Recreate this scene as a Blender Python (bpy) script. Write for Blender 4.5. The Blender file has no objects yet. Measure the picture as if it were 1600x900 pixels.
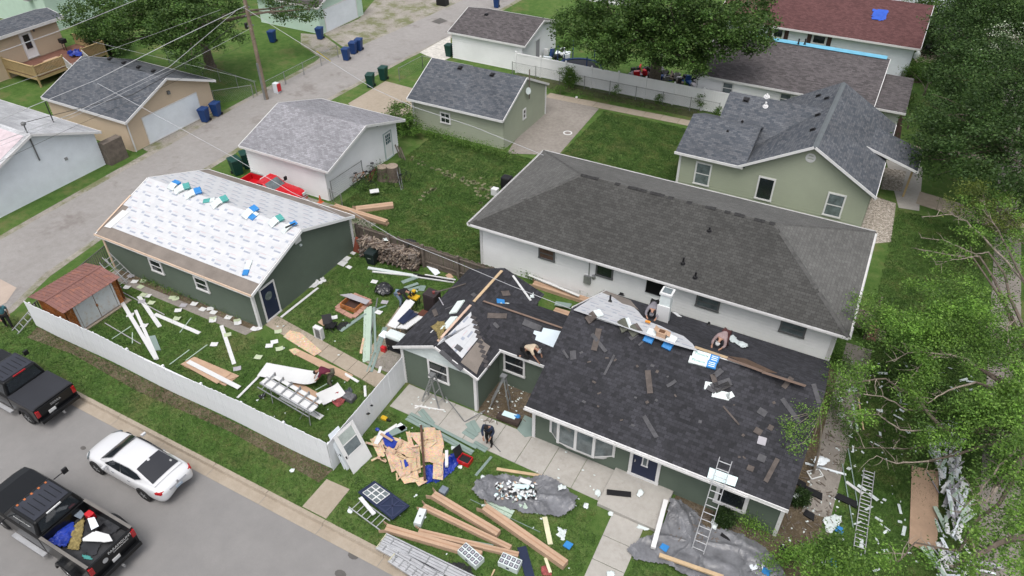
import bpy, bmesh, math, random
import numpy as np
from mathutils import Matrix, Vector, noise
random.seed(7)
rnd = random.random
ru = random.uniform
V = Vector
PI = math.pi
scene = bpy.context.scene
C = scene.collection

# ------------------------------------------------------------ camera
F_PX, YAW, PITCH, ROLL, CAM_H = 1147.06, -.496023, .669282, .005851, 26.0
_r = V((math.cos(YAW), -math.sin(YAW), 0))
_f = V((math.sin(YAW) * math.cos(PITCH), math.cos(YAW) * math.cos(PITCH), -math.sin(PITCH)))
_d = _f.cross(_r)
RIGHT = math.cos(ROLL) * _r + math.sin(ROLL) * _d
DOWN = -math.sin(ROLL) * _r + math.cos(ROLL) * _d
cam_data = bpy.data.cameras.new('camera')
cam = bpy.data.objects.new('camera', cam_data)
C.objects.link(cam)
cam.matrix_world = Matrix(((RIGHT.x, -DOWN.x, -_f.x, 0), (RIGHT.y, -DOWN.y, -_f.y, 0), (RIGHT.z, -DOWN.z, -_f.z, CAM_H), (0, 0, 0, 1)))
cam_data.sensor_width = 36
cam_data.lens = F_PX * 36 / 1600
cam_data.clip_start = .5
cam_data.clip_end = 3000
scene.camera = cam

# ------------------------------------------------------------ light
SUN_EL, SUN_AZ = math.radians(68), math.radians(160)   # direction the light comes from (azimuth from +Y, clockwise)
world = bpy.data.worlds.new('World')
scene.world = world
world.use_nodes = True
wn = world.node_tree
sky = wn.nodes.new('ShaderNodeTexSky')
sky.sky_type = 'NISHITA'
sky.sun_disc = False
sky.sun_elevation = SUN_EL
sky.sun_rotation = SUN_AZ
sky.air_density = 1.0
sky.dust_density = 6.0
sky.ozone_density = .6
bg = wn.nodes['Background']
bg.inputs['Strength'].default_value = .15
hs = wn.nodes.new('ShaderNodeHueSaturation')   # thin overcast: the blue of the clear sky is mostly washed out
hs.inputs['Saturation'].default_value = .35
wn.links.new(sky.outputs[0], hs.inputs['Color']); wn.links.new(hs.outputs[0], bg.inputs['Color'])
sd = bpy.data.lights.new('sun', 'SUN')
sd.energy = .65
sd.angle = math.radians(30)
sd.color = (1, .96, .9)
so = bpy.data.objects.new('sun', sd)
C.objects.link(so)
sdir = V((math.sin(SUN_AZ) * math.cos(SUN_EL), math.cos(SUN_AZ) * math.cos(SUN_EL), math.sin(SUN_EL)))
so.rotation_euler = sdir.to_track_quat('Z', 'Y').to_euler()
so.location = (0, 0, 60)
vs = scene.view_settings
vs.view_transform = 'Standard'
vs.look = 'None'
vs.exposure = 0.44
vs.gamma = 1
scene.render.engine = 'CYCLES'

# ------------------------------------------------------------ geometry helpers
def ray(px, py):
    return RIGHT * ((px - 800) / F_PX) + DOWN * ((py - 450) / F_PX) + _f
O0 = V((0, 0, CAM_H))
def at(px, py, z=0.0):
    'the point of height z seen at a place of the 1600x900 survey photograph'
    d = ray(px, py)
    return O0 + d * ((z - CAM_H) / d.z)
class Plane:
    def __init__(s, p, n): s.p = V(p); s.n = V(n).normalized()
    def at(s, px, py, off=0.0):
        d = ray(px, py)
        t = (s.p + s.n * off - O0).dot(s.n) / d.dot(s.n)
        return O0 + d * t
GROUND = Plane((0, 0, 0), (0, 0, 1))

WM = {}
def wmat(o): return WM.get(o.name, Matrix.Identity(4)) if o else Matrix.Identity(4)

class MB:
    def __init__(s): s.v = []; s.f = []; s.m = []; s.uv = {}; s.smooth = False
    def face(s, pts, m=0, uv=None):
        i = len(s.v); s.v += [tuple(p) for p in pts]
        if uv: s.uv[len(s.f)] = uv
        s.f.append(tuple(range(i, i + len(pts)))); s.m.append(m); return s
    def prism(s, bot, top, m=0):
        'closed solid between two polygons with the same number of corners'
        i = len(s.v); n = len(bot)
        s.v += [tuple(p) for p in bot] + [tuple(p) for p in top]
        s.f.append(tuple(i + k for k in reversed(range(n)))); s.f.append(tuple(i + n + k for k in range(n)))
        for k in range(n):
            a, b = k, (k + 1) % n
            s.f.append((i + a, i + b, i + n + b, i + n + a))
        s.m += [m] * (n + 2); return s
    def box(s, x0, x1, y0, y1, z0, z1, m=0):
        return s.prism([(x0, y0, z0), (x1, y0, z0), (x1, y1, z0), (x0, y1, z0)], [(x0, y0, z1), (x1, y0, z1), (x1, y1, z1), (x0, y1, z1)], m)
    def bar(s, a, b, w, t, n=(0, 0, 1), m=0):
        'plank from a to b lying on its base line: w across, t thick along n'
        a, b, n = V(a), V(b), V(n)
        d = (b - a).normalized(); n = (n - d * n.dot(d)).normalized(); c = n.cross(d) * (w / 2)
        return s.prism([a - c, b - c, b + c, a + c], [a - c + n * t, b - c + n * t, b + c + n * t, a + c + n * t], m)
    def rod(s, a, b, r0, r1=None, k=8, m=0):
        a, b = V(a), V(b); r1 = r0 if r1 is None else r1
        d = (b - a).normalized(); u = d.orthogonal().normalized(); w = d.cross(u)
        c = [(u * math.cos(2 * PI * i / k) + w * math.sin(2 * PI * i / k)) for i in range(k)]
        return s.prism([a + q * r0 for q in c], [b + q * r1 for q in c], m)
    def tube(s, pts, r, k=6, m=0):
        pts = [V(p) for p in pts]; rs = r if isinstance(r, (list, tuple)) else [r] * len(pts)
        i0 = len(s.v); u = None
        for j, p in enumerate(pts):
            d = (pts[min(j + 1, len(pts) - 1)] - pts[max(j - 1, 0)]).normalized()
            u = d.orthogonal().normalized() if u is None else (u - d * u.dot(d)).normalized()
            w = d.cross(u)
            s.v += [tuple(p + (u * math.cos(2 * PI * i / k) + w * math.sin(2 * PI * i / k)) * rs[j]) for i in range(k)]
        for j in range(len(pts) - 1):
            for i in range(k):
                a = i0 + j * k + i; b = i0 + j * k + (i + 1) % k
                s.f.append((a, b, b + k, a + k)); s.m.append(m)
        s.f.append(tuple(i0 + i for i in reversed(range(k)))); s.m.append(m)
        e = i0 + (len(pts) - 1) * k
        s.f.append(tuple(e + i for i in range(k))); s.m.append(m)
        return s
    def lathe(s, c, prof, k=16, axis=(0, 0, 1), m=0):
        c = V(c); ax = V(axis).normalized(); u = ax.orthogonal().normalized(); w = ax.cross(u); i0 = len(s.v)
        for (r, z) in prof:
            s.v += [tuple(c + ax * z + (u * math.cos(2 * PI * i / k) + w * math.sin(2 * PI * i / k)) * r) for i in range(k)]
        for j in range(len(prof) - 1):
            for i in range(k):
                a = i0 + j * k + i; b = i0 + j * k + (i + 1) % k
                s.f.append((a, b, b + k, a + k)); s.m.append(m)
        s.f.append(tuple(i0 + i for i in reversed(range(k)))); s.m.append(m)
        e = i0 + (len(prof) - 1) * k
        s.f.append(tuple(e + i for i in range(k))); s.m.append(m)
        return s
    def blob(s, c, r, m=0, sub=1, jit=.25, seed=0):
        bm = bmesh.new(); bmesh.ops.create_icosphere(bm, subdivisions=sub, radius=1)
        i0 = len(s.v); rr = r if isinstance(r, (list, tuple)) else (r, r, r)
        for v in bm.verts:
            k = 1 + jit * noise.noise(v.co * 1.7 + V((seed * 3.1, seed, 0)))
            s.v.append((c[0] + v.co.x * rr[0] * k, c[1] + v.co.y * rr[1] * k, c[2] + v.co.z * rr[2] * k))
        for f in bm.faces: s.f.append(tuple(i0 + v.index for v in f.verts)); s.m.append(m)
        bm.free(); return s
    def mesh(s, name, mats, inv=None):
        me = bpy.data.meshes.new(name)
        me.from_pydata([tuple(inv @ V(p)) for p in s.v] if inv is not None else s.v, [], s.f)
        for q in (mats if isinstance(mats, (list, tuple)) else [mats]): me.materials.append(q)
        me.polygons.foreach_set('material_index', s.m)
        if s.uv:
            ul = me.uv_layers.new(name='UVMap')
            for fi, uv in s.uv.items():
                p = me.polygons[fi]
                for k, li in enumerate(p.loop_indices): ul.data[li].uv = uv[k]
        if s.smooth: me.polygons.foreach_set('use_smooth', [True] * len(s.f))
        me.validate(); me.update(); return me
    def build(s, name, mats, parent=None, bevel=0):
        W = wmat(parent)
        o = bpy.data.objects.new(name, s.mesh(name, mats, W.inverted() if parent else None))
        C.objects.link(o)
        if parent: o.parent = parent
        WM[o.name] = W.copy()
        if bevel:
            b = o.modifiers.new('bevel', 'BEVEL'); b.width = bevel; b.segments = 2; b.limit_method = 'ANGLE'
        return o

def tag(o, label, cat=None, group=None, kind=None):
    if label: o['label'] = label
    if cat: o['category'] = cat
    if group: o['group'] = group
    if kind: o['kind'] = kind
    return o
def thing(name, label, cat, loc=(0, 0, 0), rot=0.0, group=None):
    o = bpy.data.objects.new(name, None); C.objects.link(o)
    o.empty_display_size = .3
    o.location = loc; o.rotation_euler = (0, 0, rot)
    WM[o.name] = Matrix.Translation(V(loc)) @ Matrix.Rotation(rot, 4, 'Z')
    return tag(o, label, cat, group)
def structure(o): o['kind'] = 'structure'; return o
def kids(o): return [c for c in bpy.data.objects if c.parent == o]
CH = {}
def copy_tree(o, loc=None, rot=None, label=None, group=None, parent=None):
    c = o.copy(); C.objects.link(c)
    c.parent = parent
    if loc is not None: c.location = loc
    if rot is not None: c.rotation_euler = (0, 0, rot)
    if label: c['label'] = label
    if group: c['group'] = group
    for ch in kids(o): copy_tree(ch, parent=c)
    return c

# ------------------------------------------------------------ materials
MATS = {}
def nodes(name):
    m = bpy.data.materials.new(name); m.use_nodes = True
    nt = m.node_tree; return m, nt, nt.nodes['Principled BSDF'], nt.nodes, nt.links
def mapping(nt, coord='Object', scale=(1, 1, 1)):
    tc = nt.nodes.new('ShaderNodeTexCoord'); mp = nt.nodes.new('ShaderNodeMapping'); mp.inputs['Scale'].default_value = scale
    nt.links.new(tc.outputs[coord], mp.inputs[0]); return mp.outputs[0]
def noi(nt, vec, scale, detail=4, rough=.6):
    n = nt.nodes.new('ShaderNodeTexNoise'); n.inputs['Scale'].default_value = scale
    n.inputs['Detail'].default_value = detail; n.inputs['Roughness'].default_value = rough
    nt.links.new(vec, n.inputs['Vector']); return n.outputs['Fac']
def ramp(nt, fac, stops):
    r = nt.nodes.new('ShaderNodeValToRGB')
    while len(r.color_ramp.elements) < len(stops): r.color_ramp.elements.new(.5)
    for e, (p, c) in zip(r.color_ramp.elements, stops):
        e.position = p; e.color = (c, c, c, 1) if isinstance(c, (int, float)) else (*c, 1)
    nt.links.new(fac, r.inputs[0]); return r.outputs[0]
def mix(nt, fac, a, b, mode='MIX'):
    n = nt.nodes.new('ShaderNodeMix'); n.data_type = 'RGBA'; n.blend_type = mode
    for k, x in ((0, fac), (6, a), (7, b)):
        if isinstance(x, (int, float)): n.inputs[k].default_value = x if k == 0 else (x, x, x, 1)
        elif isinstance(x, tuple): n.inputs[k].default_value = (*x, 1)
        else: nt.links.new(x, n.inputs[k])
    return n.outputs[2]
def bump(nt, h, bs, strength=.4, dist=.02):
    b = nt.nodes.new('ShaderNodeBump'); b.inputs['Strength'].default_value = strength; b.inputs['Distance'].default_value = dist
    nt.links.new(h, b.inputs['Height']); nt.links.new(b.outputs[0], bs.inputs['Normal'])
def sc(c, k): return tuple(min(1, x * k) for x in c)
def M(name, col, rough=.7, var=.18, s1=1.3, s2=22, metal=0.0, bmp=.15, spec=.35, dirt=None, coat=0):
    'plain worn surface: large and small noise in colour, fine bump'
    if name in MATS: return MATS[name]
    m, nt, bs, N, L = nodes(name)
    v = mapping(nt)
    a = noi(nt, v, s1); b = noi(nt, v, s2, 3)
    c1 = ramp(nt, a, [(.3, sc(col, 1 - var)), (.7, sc(col, 1 + var * .7))])
    c2 = mix(nt, .5, c1, ramp(nt, b, [(.3, 1 - var), (.7, 1 + var * .4)]), 'MULTIPLY')
    if dirt:
        c2 = mix(nt, ramp(nt, noi(nt, v, s1 * 2.7, 6, .7), [(.52, 0.0), (.72, .6)]), c2, dirt)
    L.new(c2, bs.inputs['Base Color'])
    bs.inputs['Roughness'].default_value = rough; bs.inputs['Metallic'].default_value = metal
    bs.inputs['Specular IOR Level'].default_value = spec
    if coat: bs.inputs['Coat Weight'].default_value = coat; bs.inputs['Coat Roughness'].default_value = .05
    if bmp: bump(nt, b, bs, bmp, .01)
    MATS[name] = m; return m
def shingle(name, col, var=.35, w=.32, h=.14, warm=None, wornline=.6, patch=.25):
    'asphalt shingles: courses and tabs of differing tone (UV in metres, v up the slope)'
    m, nt, bs, N, L = nodes(name)
    v = mapping(nt, 'UV')
    br = N.new('ShaderNodeTexBrick'); L.new(v, br.inputs['Vector'])
    br.inputs['Scale'].default_value = 1; br.inputs['Brick Width'].default_value = w; br.inputs['Row Height'].default_value = h
    br.inputs['Mortar Size'].default_value = .008; br.inputs['Mortar Smooth'].default_value = .3; br.offset = .37; br.inputs['Bias'].default_value = 0
    br.inputs['Color1'].default_value = (*sc(col, 1 - var), 1); br.inputs['Color2'].default_value = (*sc(warm or col, 1 + var), 1)
    br.inputs['Mortar'].default_value = (*sc(col, wornline), 1)
    big = ramp(nt, noi(nt, v, .3, 3, .5), [(.3, 1 - patch * .7), (.7, 1 + patch * .7)])
    st = mapping(nt, 'UV', (1.6, .9, 1)); fine = ramp(nt, noi(nt, st, 7, 4, .7), [(.3, .84), (.7, 1.16)])
    grit = ramp(nt, noi(nt, v, 90, 2), [(.3, .8), (.7, 1.2)])
    c = mix(nt, 1, br.outputs['Color'], big, 'MULTIPLY'); c = mix(nt, 1, c, fine, 'MULTIPLY'); c = mix(nt, 1, c, grit, 'MULTIPLY')
    L.new(c, bs.inputs['Base Color']); bs.inputs['Roughness'].default_value = .95; bs.inputs['Specular IOR Level'].default_value = .2
    bump(nt, mix(nt, .5, br.outputs['Fac'], fine), bs, .5, .02)
    MATS[name] = m; return m
def printed_underlay(name):
    'white synthetic underlayment with rows of small printed grey and red marks (UV in metres)'
    m, nt, bs, N, L = nodes(name)
    v = mapping(nt, 'UV')
    def mask(px, py, ox, oy, w, h):
        sp = N.new('ShaderNodeSeparateXYZ'); L.new(v, sp.inputs[0])
        def mt(op, a, b):
            q = N.new('ShaderNodeMath'); q.operation = op
            for i, x in enumerate((a, b)):
                if isinstance(x, (int, float)): q.inputs[i].default_value = x
                else: L.new(x, q.inputs[i])
            return q.outputs[0]
        row = mt('FLOOR', mt('DIVIDE', sp.outputs[1], py), 0)
        sh = mt('MULTIPLY', mt('MODULO', row, 2.0), px / 2)
        fx = mt('MODULO', mt('ADD', mt('ADD', sp.outputs[0], 100 * px + ox), sh), px); fy = mt('MODULO', mt('ADD', sp.outputs[1], 100 * py + oy * 0), py)
        ax = mt('LESS_THAN', mt('ABSOLUTE', mt('SUBTRACT', fx, px / 2), 0), w / 2)
        ay = mt('LESS_THAN', mt('ABSOLUTE', mt('SUBTRACT', fy, oy), 0), h / 2)
        return mt('MULTIPLY', ax, ay), mt
    a, mt = mask(1.1, .62, .0, .20, .46, .10)
    b, mt = mask(1.1, .62, .12, .42, .40, .045)
    d, mt = mask(1.1, .62, .45, .33, .20, .15)
    dots = ramp(nt, noi(nt, v, 38, 2), [(.36, 0.0), (.44, 1.0)])
    base = ramp(nt, noi(nt, v, 1.6, 6, .7), [(.25, (.44, .455, .48)), (.7, (.56, .57, .59))])
    c = mix(nt, mt('MULTIPLY', a, dots), base, (.26, .29, .36)); c = mix(nt, mt('MULTIPLY', b, .4), c, (.50, .30, .32)); c = mix(nt, mt('MULTIPLY', d, mt('MULTIPLY', dots, .85)), c, (.26, .30, .38))
    sp = N.new('ShaderNodeSeparateXYZ'); L.new(v, sp.inputs[0])
    lap = mt('LESS_THAN', mt('ABSOLUTE', mt('SUBTRACT', mt('MODULO', mt('ADD', sp.outputs[1], .1), 1.2), .6), 0), .012)
    c = mix(nt, mt('MULTIPLY', lap, .5), c, (.35, .36, .38))
    L.new(c, bs.inputs['Base Color']); bs.inputs['Roughness'].default_value = .6
    bump(nt, noi(nt, v, 2.2, 4, .6), bs, .5, .04)
    MATS[name] = m; return m
def ground_mat(name, stops, s1=.25, s2=3.5, s3=40, bmp=.6, extra=None):
    m, nt, bs, N, L = nodes(name)
    v = mapping(nt)
    a = noi(nt, v, s1, 6, .65); b = noi(nt, v, s2, 5, .7); c = noi(nt, v, s3, 3, .7)
    t = mix(nt, .5, a, b); t = mix(nt, .35, t, c)
    col = ramp(nt, t, stops)
    if extra: col = mix(nt, ramp(nt, noi(nt, v, extra[0], 5, .7), [(extra[1], 0.0), (extra[1] + .12, extra[3] if len(extra) > 3 else .8)]), col, extra[2])
    L.new(col, bs.inputs['Base Color']); bs.inputs['Roughness'].default_value = .95; bs.inputs['Specular IOR Level'].default_value = .15
    bump(nt, c, bs, bmp, .05)
    MATS[name] = m; return m
def leafmat(name, c0, c1, c2, vs=.55, lo=(.60, .66, .6), hi=(1.25, 1.35, 1.2)):
    m, nt, bs, N, L = nodes(name)
    g = N.new('ShaderNodeNewGeometry')
    t = ramp(nt, g.outputs['Random Per Island'], [(0, c0), (.55, c1), (1, c2)])
    t = mix(nt, 1, t, ramp(nt, noi(nt, mapping(nt), vs, 3), [(.32, lo), (.5, (1, 1, 1)), (.68, hi)]), 'MULTIPLY')
    L.new(t, bs.inputs['Base Color']); bs.inputs['Roughness'].default_value = .55; bs.inputs['Specular IOR Level'].default_value = .3
    tr = N.new('ShaderNodeBsdfTranslucent'); L.new(t, tr.inputs[0]); ms = N.new('ShaderNodeMixShader'); ms.inputs[0].default_value = .25
    L.new(bs.outputs[0], ms.inputs[1]); L.new(tr.outputs[0], ms.inputs[2]); L.new(ms.outputs[0], N['Material Output'].inputs[0])
    MATS[name] = m; return m
def osbmat(name, col):
    m, nt, bs, N, L = nodes(name); v = mapping(nt)
    vo = N.new('ShaderNodeTexVoronoi'); vo.inputs['Scale'].default_value = 18; L.new(v, vo.inputs['Vector'])
    hs = mix(nt, .35, (1, 1, 1), vo.outputs['Color'], 'MULTIPLY')
    c = mix(nt, 1, ramp(nt, noi(nt, v, 1.5), [(.3, sc(col, .8)), (.7, sc(col, 1.1))]), hs, 'MULTIPLY')
    L.new(c, bs.inputs['Base Color']); bs.inputs['Roughness'].default_value = .85
    MATS[name] = m; return m

m_white = M('white_trim_paint', (.66, .66, .665), .5, .06, dirt=(.5, .49, .46))
m_wsid = M('white_siding', (.80, .81, .82), .55, .07, s1=.5)
m_wsid2 = M('pale_blue_white_siding', (.70, .75, .80), .55, .06)
m_green = M('dark_green_siding', (.095, .122, .096), .6, .10, s1=.6)
m_olive = M('sage_green_siding', (.315, .345, .265), .6, .06, s1=.6)
m_cream = M('cream_siding', (.56, .45, .33), .6, .06, s1=.6)
m_mint = M('mint_siding', (.48, .62, .53), .6, .06)
m_glass = M('dark_window_glass', (.02, .025, .03), .06, .3, spec=.8, bmp=0)
m_glassg = M('grey_window_glass', (.14, .17, .18), .08, .4, s1=2.5, spec=.8, bmp=0)
m_greyfr = M('grey_window_frame', (.14, .145, .15), .5, .1)
m_sh_dark = shingle('charcoal_shingles', (.044, .045, .051), .42, .22, .145, warm=(.034, .034, .040), patch=.35)
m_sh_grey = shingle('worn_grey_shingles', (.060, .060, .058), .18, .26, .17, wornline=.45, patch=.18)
m_sh_greyb = shingle('paler_grey_shingles', (.115, .115, .112), .14, .26, .17, wornline=.6, patch=.15)  # paler tone for the right, rear and left slopes of the hip roof
m_sh_blue = shingle('blue_grey_shingles', (.082, .094, .114), .26, .30, .15, warm=(.095, .10, .11))
m_sh_light = shingle('light_grey_shingles', (.24, .24, .26), .20, .26, .14, patch=.2)
m_sh_brown = shingle('brown_grey_shingles', (.092, .084, .087), .30, .30, .15, patch=.12)
m_sh_red = shingle('dull_red_shingles', (.105, .050, .050), .22, .26, .15, patch=.12)
m_sh_pale = shingle('pale_streaked_roofing', (.40, .41, .43), .12, .9, .30, patch=.4)
m_under = printed_underlay('printed_white_underlayment')
m_pink = M('pink_foam_sheathing', (.55, .47, .50), .7, .18, s1=2)
m_asph = ground_mat('street_asphalt', [(.35, (.185, .181, .180)), (.55, (.222, .217, .214)), (.7, (.255, .248, .244))], .12, 1.2, 60, .25, extra=(.35, .60, (.170, .166, .163), .6))
m_alley = ground_mat('alley_asphalt', [(.3, (.20, .19, .182)), (.5, (.275, .263, .255)), (.7, (.345, .333, .325))], .22, 2.2, 30, .5, extra=(.30, .55, (.16, .14, .13), .6))
m_conc = ground_mat('concrete', [(.3, (.28, .265, .24)), (.5, (.36, .345, .32)), (.7, (.42, .405, .38))], .5, 4, 40, .2, extra=(1.1, .60, (.20, .185, .17), .45))
m_concb = ground_mat('beige_concrete', [(.3, (.25, .21, .165)), (.5, (.32, .275, .22)), (.7, (.39, .34, .285))], .5, 4, 40, .2, extra=(.9, .62, (.26, .22, .18), .4))
m_concd = ground_mat('stained_concrete', [(.3, (.15, .135, .12)), (.5, (.235, .215, .195)), (.7, (.32, .30, .275))], .5, 4, 40, .3)
m_grav = ground_mat('gravel', [(.36, (.07, .058, .045)), (.47, (.24, .21, .175)), (.56, (.50, .46, .41))], 5, 9, 14, .9)
m_gravg = ground_mat('gravel_with_weeds', [(.3, (.15, .13, .105)), (.5, (.29, .27, .24)), (.66, (.42, .40, .37))], .6, 6, 26, .8, extra=(.45, .47, (.12, .14, .045), .75))
m_dirt = ground_mat('leaf_litter_soil', [(.3, (.05, .038, .024)), (.5, (.115, .09, .06)), (.66, (.25, .21, .16))], .8, 8, 30, .9)
m_grass = ground_mat('lawn_grass', [(.30, (.026, .058, .013)), (.44, (.052, .110, .022)), (.53, (.085, .148, .036)), (.62, (.165, .180, .078))], .16, 1.7, 28, 1.0, extra=(.32, .54, (.150, .130, .062), .6))
m_bark = M('bark', (.13, .105, .085), .95, .35, 4, 14, bmp=.8)
m_barkp = M('pale_peeled_bark', (.27, .23, .19), .9, .4, 4, 18, bmp=.5)
m_woodg = M('weathered_fence_wood', (.15, .125, .105), .9, .3, 3, 20)
m_woodt = M('raw_lumber', (.50, .37, .23), .8, .15, 3, 30)
m_deckw = M('treated_deck_wood', (.42, .31, .16), .8, .12, 3, 20)
m_deckb = M('red_brown_deck_boards', (.16, .075, .055), .8, .2, 3, 20)
m_card = M('cardboard', (.43, .295, .205), .85, .10, 1.5, 12)
m_osb = osbmat('osb_sheathing', (.66, .48, .33))
m_alu = M('aluminium', (.50, .51, .53), .45, .15, 4, 30, metal=.45)
m_galv = M('galvanised_steel', (.33, .34, .35), .45, .2, 3, 20, metal=.6)
m_black = M('black_plastic', (.014, .014, .016), .45, .2)
m_tarpg = M('grey_tarp', (.16, .165, .18), .38, .3, 1.5, 9, bmp=.4, spec=.5)
m_tarpb = M('blue_tarp', (.010, .035, .30), .45, .3, 2, 10, spec=.5)
m_blue = M('blue_wrap', (.03, .20, .50), .45, .1)
m_teal = M('teal_print', (.07, .30, .28), .45, .1)
m_wrap = M('white_plastic_wrap', (.58, .64, .64), .35, .10, 3, 14, spec=.5)
m_paper = M('white_sheet', (.60, .61, .615), .7, .05)
m_paperg = M('pale_green_sheet', (.42, .48, .33), .7, .08)
m_pgrey = M('grey_sheet', (.34, .33, .36), .7, .1)
m_sidsc = M('sage_siding_offcut', (.205, .27, .25), .55, .10, 1, 20)
m_sidlt = M('pale_sage_siding_offcut', (.40, .50, .42), .5, .08, 1, 20)
m_binblue = M('blue_bin_plastic', (.012, .045, .16), .5, .15)
m_bingreen = M('green_bin_plastic', (.008, .050, .040), .5, .15)
m_red = M('red_paint', (.50, .010, .018), .3, .08, coat=.6)
m_carw = M('white_car_paint', (.60, .61, .63), .25, .02, bmp=0, coat=.8)
m_carb = M('black_car_paint', (.005, .0055, .0065), .3, .05, bmp=0, spec=.25, coat=.25)
m_cargrey = M('dark_grey_cover', (.024, .026, .033), .65, .08)
m_tyre = M('tyre_rubber', (.018, .018, .018), .8, .2)
m_chrome = M('bright_chrome', (.60, .61, .63), .18, .05, metal=.9, bmp=0)
m_tail = M('red_tail_light', (.35, .008, .012), .2, .1, bmp=0, coat=.5)
m_navy = M('navy_paint', (.014, .022, .055), .5, .12)
m_brick = M('pink_paver', (.38, .22, .17), .9, .2, 3, 20)
m_rustroof = M('red_oxide_painted_metal', (.20, .098, .085), .6, .18, 1.6, 14, dirt=(.42, .17, .09))
m_rust = M('orange_rust', (.36, .125, .030), .8, .45, 3.0, 12, dirt=(.50, .40, .30))
m_foam = M('pale_blue_foam', (.55, .72, .74), .6, .05)
m_skyb = M('light_blue_membrane', (.14, .40, .56), .5, .12, 1.2, 8)
# ------------------------------------------------------------ setting: ground, streets, walks
def sheet(name, pts, z, mat, kind='structure', parent=None):
    mb = MB(); mb.face([(p[0], p[1], z) for p in pts], 0)
    o = mb.build(name, mat, parent)
    n = o.data.polygons[0].normal
    if n.z < 0: o.data.flip_normals()
    if kind: o['kind'] = kind
    return o
def pxs(*p, z=0.0): return [at(a, b, z) for a, b in p]
for _a, _b, _r in ((552, 868, .16), (532, 897, .17), (130, 700, .1)):
    _p = at(_a, _b, -.12); sheet('road_stain', [(_p.x + _r * 1.5 * math.cos(q), _p.y + _r * math.sin(q)) for q in [k * .63 for k in range(10)]], -.119, M('road_stain', (.10, .095, .09), .8, .2))
sheet('road_patch', [at(*q, 0) for q in ((674, 34), (688, 28), (700, 33), (686, 38))], .017, M('road_stain', (.1, .095, .09)))
structure(MB().face([(-700, -60, -.16), (700, -60, -.16), (700, 900, -.16), (-700, 900, -.16)], 0).build('ground', m_grass))
lawn = MB().box(-300, 260, 11.85, 420, -.5, 0).build('lawn', m_grass); structure(lawn)
sheet('street', [(-300, -30), (260, -30), (260, 11.72), (-300, 11.72)], -.125, m_asph)
# kerb and gutter as separate cast lengths
kerb0 = None
for k in range(34):
    x = -42.6 + k * 3.05
    if -46 < x < 3:
        pass
    if kerb0 is None:
        mb = MB(); mb.prism([(0, 11.22, -.3), (3.03, 11.22, -.3), (3.03, 11.86, -.3), (0, 11.86, -.3)], [(0, 11.22, -.118), (3.03, 11.22, -.118), (3.03, 11.86, -.118), (0, 11.86, -.118)])
        mb.prism([(0, 11.66, -.12), (3.03, 11.66, -.12), (3.03, 11.88, -.12), (0, 11.88, -.12)], [(0, 11.71, .018), (3.03, 11.71, .018), (3.03, 11.88, .018), (0, 11.88, .018)])
        kerb0 = mb.build('kerb', m_concb); structure(kerb0); kerb0.location.x = x
    else:
        c = kerb0.copy(); C.objects.link(c); c.location.x = x
alley_pts = [(-46.6, 11.9), (-46.2, 17.5), (-46.9, 31.5), (-47.4, 40), (-47.6, 50), (-46.4, 60), (-45.2, 75), (-44, 110), (-39.5, 110), (-40.2, 66), (-41.2, 55), (-41.6, 48.6), (-42.1, 35), (-41.4, 24), (-40.6, 17.2), (-39.4, 14.2), (-39.3, 11.9)]
sheet('alley', alley_pts, .012, m_alley)
sheet('alley_edge_gravel', [(x + (-.55 if x < -44 else .45) + .12 * math.sin(i * 2.3), y) for i, (x, y) in enumerate(alley_pts)], .006, m_gravg)
sheet('alley_apron', pxs((0, 436), (26, 450), (10, 473), (0, 478)) , .018, M('pink_concrete', (.40, .33, .28), .9, .1))
sheet('gravel_drive', [(-48.3, 30.8), (-46.4, 30.4), (-46.7, 38.2), (-48.4, 38.0)], .010, m_gravg)
sheet('gravel_lot', pxs((505, 52), (560, 30), (585, 0), (700, -20), (732, 0), (640, 55), (590, 80), (545, 80)), .008, m_gravg)
sheet('gravel_lot', pxs((656, 82), (704, 55), (704, 90), (690, 96), (664, 86)), .009, M('white_gravel', (.55, .53, .49), .9, .3, 3, 20))
sheet('gravel_lot', pxs((0, 0), (1, 0), (0, 1)), .001, m_gravg) if False else None
sheet('parking_slab', pxs((544, 162), (602, 127), (648, 139), (644, 182), (616, 190), (580, 196)), .020, m_concb)
sheet('parking_slab', pxs((851, 147), (936, 170), (872, 243), (792, 240)), .020, m_concd)
sheet('parking_slab', [(-38.2, 28.3), (-26.5, 28.3), (-26.5, 31.2), (-38.2, 31.2)], .010, m_gravg)
sheet('patio', pxs((1384, 250), (1442, 262), (1436, 330), (1404, 325)), .025, m_conc)
sheet('gravel_bed', pxs((1345, 300), (1400, 318), (1392, 378), (1355, 382), (1340, 380)), .012, m_grav)
sheet('gravel_bed', pxs((1382, 262), (1416, 268), (1408, 300), (1376, 296)), .030, m_grav)
sheet('driveway', pxs((1436, 66), (1476, 70), (1478, 98), (1428, 98)), .012, m_concb)
sheet('planting_bed', pxs((1058, 772), (1250, 846), (1248, 880), (1190, 900), (1100, 860), (1040, 800)), .008, m_dirt)
sheet('planting_bed', pxs((1215, 832), (1262, 660), (1290, 560), (1322, 610), (1312, 700), (1290, 790), (1268, 900), (1205, 900)), .012, m_dirt)
sheet('planting_bed', [(-12.7, 19.9), (-9.7, 19.85), (-9.7, 22.1), (-12.7, 22.1)], .006, m_dirt)
sheet('side_path', [(1.9, 21.4), (3.0, 21.6), (3.15, 33), (1.9, 33)], .016, m_concd)
sheet('side_path', [(-37.2, 18.75), (-26.2, 18.75), (-26.0, 19.55), (-37.2, 19.55)], .014, m_concd)
sheet('planting_bed', [(-36.6, 19.15), (-26.2, 19.25), (-26.0, 19.7), (-37, 19.7)], .018, m_dirt)
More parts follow.
